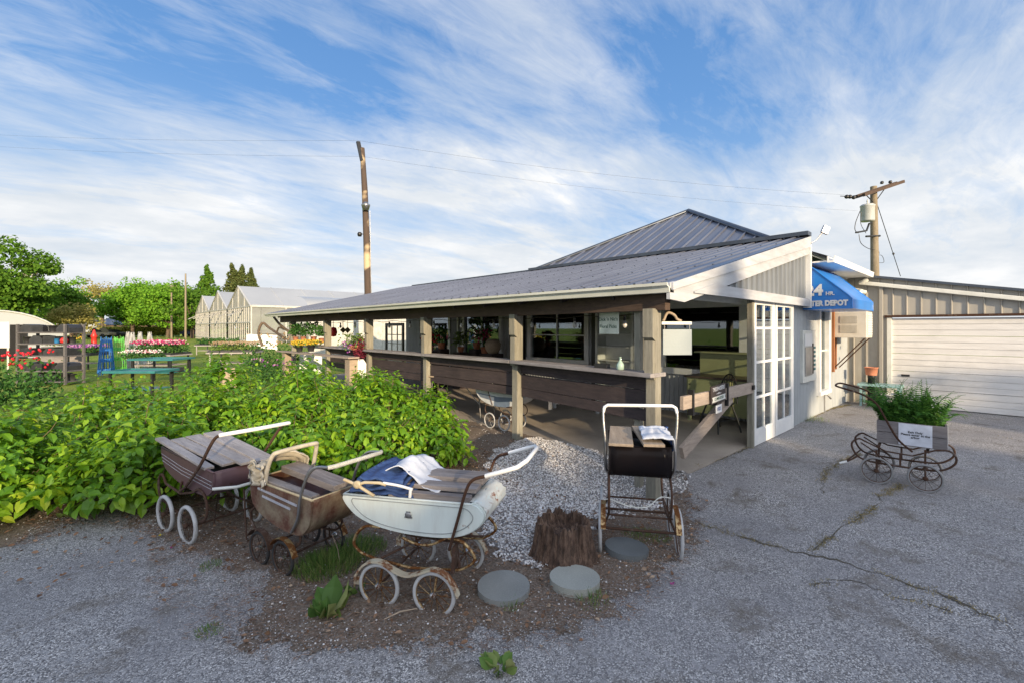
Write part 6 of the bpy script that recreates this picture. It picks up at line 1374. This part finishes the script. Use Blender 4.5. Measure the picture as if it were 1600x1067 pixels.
for a, b in ((Ya + .03, 3.38), (3.42, Yb - .03)):
    m = MB(); m.box(X1 - .014, a, .22, X1 - .001, b, .77); d = m.build('door', MT['yellowgreen'], hu, bevel=.004); m = MB(); m.box(X1 - .022, a + .07, .29, X1 - .015, b - .07, .70); m.build('door_panel', MT['yellowgreen'], d, bevel=.004)
    m = MB(); m.lathe([(0, -.03), (.012, -.028), (.012, -.012), (.006, 0)], (X1 - .015, b - .05, .68), 8, 'x'); m.build('knob', MT['black'], d)
# windsor chair
ch = thing('windsor_chair', (7.72, 3.22, .006), R(-25), 'black spindle back chair in front of the yellow green hutch', 'chair')
m = MB(); m.lathe([(.0, .44), (.20, .44), (.225, .455), (.22, .475), (.0, .468)], (0, 0, 0), 20); m.build('seat', MT['black'], ch, True)
for sx_, sy_ in ((-1, -1), (-1, 1), (1, -1), (1, 1)): m = MB(); m.tube([(sx_ * .13, sy_ * .13, .45), (sx_ * .19, sy_ * .19, .22), (sx_ * .23, sy_ * .23, 0)], [.012, .018, .012], 8); m.build('leg', MT['black'], ch, True)
m = MB(); m.tube([(-.185, -.185, .2), (.185, -.185, .2)], .01, 6); m.tube([(-.185, .185, .2), (.185, .185, .2)], .01, 6); m.tube([(0, -.185, .2), (0, .185, .2)], .01, 6); m.build('stretcher', MT['black'], ch, True)
m = MB(); m.tube([(.17 + .05 * math.sin(R(a)), -.21 * math.cos(R(a)), .47 + .46 * math.sin(R(a))) for a in range(0, 181, 12)], .012, 7); m.build('back_bow', MT['black'], ch, True)
for k in range(7): y = -.15 + k * .05; m = MB(); m.tube([(.17, y, .46), (.17 + .05 * math.sqrt(1 - (y / .21) ** 2), y * 1.1, .47 + .44 * math.sqrt(max(0, 1 - (y / .2) ** 2)))], .006, 5); m.build('spindle', MT['black'], ch, True)
# white bookcase
bk = thing('bookcase', (8.55, 5.78, .006), 0, 'off white empty bookcase against the porch wall beside the window', 'bookcase'); a, b = 5.32, 6.30
for y in (a, b - .06): m = MB(); m.box(8.45, y, 0.006, 8.80, y + .06, 2.10); m.build('side_board', MT['offwhite'], bk, bevel=.003)
m = MB(); m.box(8.77, a + .06, .02, 8.795, b - .06, 2.08); m.build('back_board', MT['offwhite'], bk); m = MB(); m.box(8.43, a - .02, 2.10, 8.80, b + .02, 2.14); m.build('top', MT['offwhite'], bk)
for z_ in (.25, .62, .98, 1.28, 1.55, 1.86): m = MB(); m.box(8.47, a + .061, z_, 8.769, b - .061, z_ + .025); m.build('shelf', MT['offwhite'], bk)
# black strips beside the window; left one painted in for a dark opening
m = MB(); m.box(8.74, 6.45, .02, 8.80, 6.62, 2.12); m.build('strip', MT['black'], label='narrow black shutter between the white window and the bookcase', cat='strip')
m = MB(); m.box(8.74, 8.9, .02, 8.80, 9.12, 2.12); m.build('strip', MT['black'], label='narrow black shutter painted in for the dark opening left of the two by two window', cat='strip')
# low white trestle bench on the floor
lb = thing('low_bench', (*CD(1.6, 8.6), .006), R(20), 'low whitewashed bench with wavy rail on the porch floor', 'bench'); M_ = None
a = onX(856, 641, 6.6); p0 = G(860, 640); p1 = G(934, 646); ax_ = (p1 - p0).normalized(); pp = Vector((-ax_.y, ax_.x, 0)) * .25
lb.location = (p0.x, p0.y, .006); lb.rotation_euler = (0, 0, math.atan2(ax_.y, ax_.x)); L_ = (p1 - p0).length
for x in (0, L_):
    for y in (0, .26): m = MB(); m.box(x - .035, y - .02, 0, x + .035, y + .02, .24); m.build('leg', MT['whitewood'], lb, True)
for y in (-.03, .27): m = MB(); m.tube([(L_ * i / 20, y, .17 + .03 * math.cos(i * .9)) for i in range(21)], .014, 6); m.build('rail', MT['whitewood'], lb, True)
# folding table
tp0 = at(668, 588, 8.7); ft = thing('folding_table', (tp0.x + .6, tp0.y - .3, .006), -YAW - R(25), 'tan folding table with thin metal legs behind the shrubs on the porch', 'table')
m = MB(); m.box(-.62, -.32, .76, .62, .32, .785); m.build('table_top', MT['tanw'], ft, True, bevel=.004)
for s_ in (-1, 1): m = MB(); m.tube([(s_ * .5, -.28, .755), (s_ * .56, -.28, 0)], .012, 6); m.tube([(s_ * .5, .28, .755), (s_ * .56, .28, 0)], .012, 6); m.tube([(s_ * .54, -.28, .3), (s_ * .54, .28, .3)], .01, 5); m.tube([(s_ * .53, -.28, .3), (s_ * .1, -.28, .755)], .008, 5); m.build('leg', MT['steel'], ft, True)
# signs
def board_sign(name, c, xdir, w_, h_, th, mat, label, up=(0, 0, 1), cat='sign'):
    t = thing(name, c, 0, label, cat); M_ = facing(c, xdir, up); m = MB(); m.box(-w_ / 2, -h_ / 2, -th / 2, w_ / 2, h_ / 2, th / 2); m.v = [M_ @ Vector(v) for v in m.v]; o = m.build('board', mat, t, bevel=.003); return t, o, M_
dn = at(951.5, 505, 5.75); yd = (Vector((px_(3.2), 3.2, 0)) - Vector((px_(4.2), 4.2, 0))).normalized()
t, o, M_ = board_sign('hanging_sign', dn, yd, .335, .275, .008, plain('sign_paper', (0.62, 0.66, 0.58), .6, dirt=.1), "white hand lettered board reading Dick n Nic's Floral Picks under the porch beam")
MT['signgreen'] = plain('sign_green', (0.03, 0.10, 0.06), .6)
text('lettering', "Dick 'n Nic's", .062, MT['signgreen'], o, M_ @ Matrix.Translation((-.01, .045, .0055)), .001, bold=.0006); text('lettering', 'Floral Picks', .062, MT['signgreen'], o, M_ @ Matrix.Translation((-.01, -.045, .0055)), .001, bold=.0006)
m = MB(); m.tube([M_ @ Vector((-.12, .137, 0)), M_ @ Vector((-.12, .2, 0))], .002, 4); m.tube([M_ @ Vector((.12, .137, 0)), M_ @ Vector((.12, .2, 0))], .002, 4); m.build('hanging_wire', MT['black'], t)
bc = at(1058, 534.5, 5.25); xd = Vector((cA, -sA, 0)) * .98 + Vector((sA, cA, 0)) * .1
t, o, M_ = board_sign('hanging_sign', bc, xd, .345, .29, .02, plain('blank_sign', (0.25, 0.295, 0.32), .5, 0, (0.24, 0.285, 0.31), 2, dirt=0), 'blank pale grey sign board hanging from a white arm on the corner post')
m = MB(); m.bar(M_ @ Vector((-.19, .215, 0)), M_ @ Vector((.17, .215, 0)), .03, .035); m.build('sign_arm', MT['offwhite'], t, bevel=.003)
m = MB()
for x in (-.15, .15): m.tube([M_ @ Vector((x, .145, 0)), M_ @ Vector((x, .20, 0))], .004, 5)
m.build('hanger', MT['steel'], t)
m = MB(); m.tube(spline([M_ @ Vector((-.17, .24, .01)), M_ @ Vector((-.12, .33, .01)), M_ @ Vector((-.05, .31, .02)), M_ @ Vector((0, .26, 0)), M_ @ Vector((.05, .24, 0))]), .016, 6); m.build('arm_scroll', MT['tanw'], t)
# gate with brace
ga = thing('rail_gate', (5.2, 2.46, 0), 0, 'weathered board gate rail with diagonal brace across the porch entrance', 'gate')
m = MB(); m.bar((4.86, 2.44, .87), (6.95, 2.44, .86), .045, .15); m.build('top_board', MT['greyboard2'] if 'greyboard2' in MT else MT.setdefault('greyboard2', wood('gate_wood', (0.46, 0.38, 0.31), (0.28, 0.23, 0.20), 'x')), ga, bevel=.004)
m = MB(); m.bar((6.25, 2.46, .80), (4.98, 2.50, .28), .05, .15); m.build('brace', MT['greyboard2'], ga, bevel=.004)
for q_ in (5.06, 6.02): m = MB(); m.box(q_, 2.40, .71, q_ + .03, 2.47, 1.0); m.build('strap', MT['black'], ga)
m = MB(); m.box(6.88, 2.39, .84, 6.94, 2.42, .90); m.build('latch', MT['black'], ga)
ts_ = at(1122, 614, 5.98); ts_.y = 2.395; k_ = (1122 - CX) / FPX; d_ = 2.395 / (-k_ * sA + cA); c_ = at(1122, 614, d_)
t, o, M_ = board_sign('wooden_sign', c_, (1, 0, .05), .42, .215, .018, plain('sign_brown', (0.055, 0.04, 0.035), .6), 'dark wooden sign lettered TRESPASSERS will be COMPOSTED on the gate rail')
text('lettering', 'TRESPASSERS', .068, MT['letter'], o, M_ @ Matrix.Translation((0, .062, .010)), .001, sx=.85, bold=.0008); text('lettering', '~ will be ~', .032, MT['letter'], o, M_ @ Matrix.Translation((0, .005, .010)), .001, bold=.0005)
m = MB(); m.prism([(-.195, -.09), (.195, -.09), (.175, -.057), (.195, -.025), (-.195, -.025), (-.175, -.057)], .0095, .012, 'z'); m.v = [M_ @ Vector(v) for v in m.v]; rb = m.build('ribbon', MT['offwhite'], o); text('lettering', 'COMPOSTED', .046, MT['signgreen'], rb, M_ @ Matrix.Translation((0, -.057, .0125)), .001, sx=.95, bold=.0006)
c2 = at(1123, 638, d_ * 1.0); t, o, M_ = board_sign('small_tag', c2, (1, 0, .03), .17, .10, .008, MT['white'], 'small white tag with blue letters hanging below the gate sign')
text('lettering', '1021', .062, plain('tag_blue', (0.03, 0.06, 0.25), .5), o, M_ @ Matrix.Translation((0, 0, .005)), .001, bold=.001)
m = MB(); m.tube([M_ @ Vector((-.06, .05, 0)), M_ @ Vector((-.06, .12, 0))], .002, 4); m.tube([M_ @ Vector((.06, .05, 0)), M_ @ Vector((.06, .12, 0))], .002, 4); m.build('hanger', MT['black'], t)
# jar and small tray on the rail
p = Vector((px_(3.05) - .02, 3.05, 1.22)); m = MB(); m.lathe([(.035, 0), (.045, .01), (.045, .06), (.03, .085), (.012, .11), (.012, .14), (.018, .145), (0, .15)], p, 14); m.build('glass_jar', plain('jar_glass', (0.35, 0.48, 0.42), .08, dirt=0), label='small pale green glass jar on the porch rail end', cat='jar')
p = Vector((px_(3.35), 3.35, 1.22)); m = MB(); m.box(p.x - .04, p.y - .09, p.z, p.x + .04, p.y + .09, p.z + .05); m.build('small_box', MT['black'], label='small black box on the porch rail beside the jar', cat='box', ) if False else m.build('small_box', MT['black'], label='small black box on the porch rail beside the jar', cat='box')
# string lights under the beam
ORD = 'first second third fourth fifth sixth seventh eighth ninth tenth eleventh twelfth thirteenth fourteenth'.split()
for i, y in enumerate(np.arange(3.3, 15.4, .95)):
    x = px_(y) + .42; t = thing('festoon_bulb', (x, y, 1.80), 0, ORD[i] + ' bulb from the near corner in the string under the porch roof', 'light bulb', 'string of bulbs along the porch')
    m = MB(); m.lathe([(.018, .05), (.02, .0), (.014, -.002)], (x, y, 1.80), 8); m.build('socket', MT['black'], t); m = MB(); m.lathe([(.012, 0), (.030, -.04), (.034, -.065), (.022, -.09), (0, -.098)], (x, y, 1.80), 10); m.build('bulb', plain('bulb_glass', (0.6, 0.6, 0.58), .1, dirt=0) if 'bulbm' not in MT else MT['bulbm'], t)
m = MB(); m.tube([(px_(y) + .42, y, 1.86 + .015 * math.sin(y * 6.6)) for y in np.arange(2.9, 15.6, .12)], .006, 5); m.build('festoon_cable', MT['black'], label='thin black cable carrying the bulbs along the porch', cat='cable')
# plants along the far rail
def potplant(px, py, X, label, pr=.10, h=.28, mat='plantg', pot_m='terra', n=160, leaf=.06, name='potted_plant', fl_=None, spread=1.6, flfr=.5):
    p = onX(px, py, X); t = thing(name, p, 0, label, 'potted plant'); m = MB(); m.lathe([(pr * .7, 0), (pr, pr * 1.5), (pr * 1.08, pr * 1.5), (pr * .95, pr * 1.45), (0, pr * 1.35)], p, 14); m.build('pot', MT[pot_m], t)
    P_ = np.stack([rng.normal(0, pr * spread * .6, n), rng.normal(0, pr * spread * .6, n), rng.uniform(.2, 1, n) * h + pr * 1.2], 1) + np.array(p)
    cloud('foliage', HL_V, HL_F, frames(rdir(n) + np.array([0, 0, .3]), rdir(n) + np.array([0, 0, 1.]), leaf * rng.uniform(.6, 1.3, n)), P_, MT[mat], t)
    if fl_: k = int(n * flfr); cloud('blossom', PV, PF, frames(rdir(k), rdir(k), np.full(k, leaf * .35)), P_[:k] + np.array([0, 0, .03]), MT[fl_], t)
    return t
for px, lb in ((462, 'fern in a pot on the far rail, leftmost'), (474, 'fern in a pot on the far rail, second from the left'), (490, 'bushy fern on the far rail beside the fifth post')): potplant(px, 533, XP, lb, .09, .40, n=190, leaf=.09)
potplant(503, 536, XP - .1, 'dark green plant in a terracotta pot on the low plank shelf', .09, .34, n=220, leaf=.08)
potplant(468, 549, 4.45, 'yellow flowers in a pot on the low plank shelf, left', .10, .16, 'plantg2', fl_='yelf', n=160, leaf=.07, pot_m='blackpl', flfr=.9); potplant(486, 549, 4.45, 'yellow flowers in a pot on the low plank shelf, right', .10, .16, 'plantg2', fl_='yelf', n=160, leaf=.07, pot_m='blackpl', flfr=.9)
MT['burg'] = island('burgundy_leaf', [(0, (0.06, 0.008, 0.02)), (1, (0.22, 0.02, 0.05))], .6, .2)
hb = onX(556, 540, XP - .22); t = thing('hanging_basket', hb, 0, 'full hanging basket of lime and burgundy foliage by the fourth post', 'hanging basket')
m = MB(); m.lathe([(.10, -.10), (.17, 0), (.18, .01), (0, 0)], hb, 14); m.build('basket', MT['terra'], t); m = MB(); [m.tube([hb + Vector((.16 * math.cos(a_), .16 * math.sin(a_), 0)), hb + Z * .55, Vector((XP - .1, hb.y, 2.0))], .003, 4) for a_ in (0, 2.1, 4.2)]; m.build('hanger', MT['black'], t)
for nm, off, sd, mat in (('foliage', (0, 0, .10), (.14, .14, .09), 'plantg2'), ('burgundy_foliage', (.05, -.12, -.08), (.08, .09, .12), 'burg')):
    n = 420; P_ = np.array(hb) + np.array(off) + rng.normal(0, 1, (n, 3)) * np.array(sd); cloud(nm, HL_V, HL_F, frames(rdir(n), rdir(n) + np.array([0, 0, 1.]), .06 * rng.uniform(.6, 1.3, n)), P_, MT[mat], t)
k = 60; P_ = np.array(hb) + np.array((-.10, .05, .0)) + rng.normal(0, 1, (k, 3)) * np.array((.08, .08, .06)); cloud('blossom', PV, PF, frames(rdir(k), rdir(k), np.full(k, .022)), P_, MT['purf'], t)
# low plank shelf with squared posts in front of the far bays
ls = thing('plank_shelf', (4.42, 12.4, 0), 0, 'low plank shelf on two squared posts outside the far porch bays', 'shelf'); ya = onX(550, 553, 4.42).y; yb = onX(446, 553, 4.42).y
m = MB(); m.bar((4.42, ya - .1, 1.04), (4.42, yb + .5, 1.00), .26, .035); m.build('plank', MT['greyboard2'], ls, bevel=.004)
for y in (ya + .05, yb - .1): m = MB(); m.box(4.33, y - .13, 0, 4.52, y + .13, 1.0); m.build('post', MT['tanw'], ls, bevel=.006)
for px, lb in ((477, 'left'), (494, 'middle'), (562, 'right')):
    p = onX(px, 580, 5.0 if px < 500 else 4.7); m = MB(); m.prism([(-.16, 0), (.16, 0), (.16, .5), (.08, .62), (-.08, .62), (-.16, .5)], -.012, .012, 'x'); o = m.build('garden_plaque', MT['white'], origin=(0, 0, 0), label=f'{lb} arched white garden plaque under the low plank shelf', cat='plaque'); o.location = (p.x, p.y, .36); o.rotation_euler = (0, 0, R(65))
    m = MB(); m.tube([(p.x, p.y, 0), (p.x, p.y, .37)], .02, 6); m.build('plaque_stake', MT['tanw'], o)
# red lantern and hanging ornaments
p = onX(521, 519, XP + .5); t = thing('lantern', p, 0, 'red hanging lantern in the second far bay', 'lantern'); m = MB(); m.lathe([(0, -.14), (.08, -.12), (.11, 0), (.08, .12), (0, .15)], p, 12); m.build('shade', plain('red_shade', (0.65, 0.02, 0.03), .5), t); m = MB(); m.tube([p + Z * .15, p + Z * .45], .006, 4); m.build('cord', MT['black'], t)
for px in (536, 543): p = onX(px, 516, XP + .5); m = MB(); m.lathe([(0, -.09), (.09, 0), (0, .09)], p, 10); m.tube([p, p + Z * .4], .006, 4); m.build('hanging_ball', plain('dark_moss', (0.10, 0.08, 0.04), .9), label=f'dark woven hanging ball, {"left" if px == 536 else "right"} of two near the red lantern', cat='ornament')
# leaning french door in the last bay
t = thing('french_door', (7.2, 14.6, .006), 0, 'dark framed french door leaning at the far end of the porch', 'door'); a = onX(604, 545, 8.0); b = onX(630, 545, 8.0); zt = onX(617, 505, 8.0).z
m = MB(); y0_, y1_ = min(a.y, b.y), max(a.y, b.y)
for u in (0, 1): yy = y0_ + (y1_ - y0_) * u; m.box(7.97, yy - .05, .01, 8.02, yy + .05, zt)
m.box(7.97, y0_ + .05, zt - .1, 8.02, y1_ - .05, zt); m.box(7.97, y0_ + .05, .01, 8.02, y1_ - .05, .25)
m.build('frame', MT['black'], t); m = MB()
for i in (1, 2): yy = y0_ + (y1_ - y0_) * i / 3; m.box(7.98, yy - .018, .25, 8.01, yy + .018, zt - .1)
for i in range(1, 5): z_ = .25 + (zt - .35) * i / 5; m.box(7.983, y0_ + .05, z_ - .015, 8.007, y1_ - .05, z_ + .015)
m.build('muntin', MT['offwhite'], t)
# goods and plants standing on the porch behind the rail
for (px, py, X, lb, pr, h, mat, f) in ((690, 545, 7.6, 'dark plant behind the rail in front of the door', .12, .5, 'plantg', None), (745, 545, 8.2, 'tall leafy plant at the porch window', .12, .75, 'plantg', None), (757, 552, 8.3, 'plant with pink blossoms at the porch window', .12, .5, 'plantg', 'pinkf'), (672, 549, 6.6, 'small plant with red flowers near the third post', .10, .35, 'plantg', 'redf'), (720, 550, 7.8, 'plant beside the tan basket', .10, .4, 'plantg2', None)):
    p = onX(px, py, X); t = potplant(px, py, X, lb, pr, h, mat, 'terra', 150, .09, fl_=f); m = MB(); m.box(p.x - .16, p.y - .16, .006, p.x + .16, p.y + .16, p.z - .001); m.build('plant_stand', MT['plank'], label='rough dark box under the ' + lb.replace('behind', 'standing behind'), cat='plant stand')
p = onX(770, 552, 8.0); m = MB(); m.lathe([(.12, 0), (.20, .1), (.22, .25), (.16, .36), (.1, .38), (0, .36)], p, 16); m.build('wicker_basket', MT['tanw'], label='tan wicker basket on a dark box near the porch window', cat='basket'); m = MB(); m.box(p.x - .2, p.y - .2, .006, p.x + .2, p.y + .2, p.z - .001); m.build('plant_stand', MT['plank'], label='rough dark box under the tan wicker basket', cat='plant stand')
# dark shrubs and twisted branch beside the far end of the porch
plants('flowering_shrub', 'shrub', 'dark leafy plants with pale blooms beyond the last porch post', Vector((*tp(424, 15.5), 0)), 1.6, 1.2, 0, 1.35, 1300, MT['plantg'], .10, flowers=MT['orf'], fr=.03, tray=False)
plants('flowering_shrub', 'shrub', 'low plants with blue grey blooms under the shelf end', Vector((*tp(430, 13.5), 0)), 1.4, .8, 0, .7, 900, MT['plantg'], .08, flowers=MT['purf'], fr=.02, tray=False)
m = MB(); m.tube(spline([at(410, 541, 16), at(404, 520, 16), at(410, 505, 16), at(420, 512, 16), at(432, 520, 15.6), at(446, 530, 15)]), [.05] * 31 if False else .045, 6); m.tube(spline([at(428, 496, 15.6), at(438, 508, 15.4), at(455, 521, 15)]), .04, 6); m.tube(spline([at(432, 520, 15.6), at(436, 512, 15.5), at(444, 515, 15.3)]), .03, 5)
m.build('twisted_branch', MT['trunk'], label='twisted bare branch propped by the end of the porch', cat='branch')
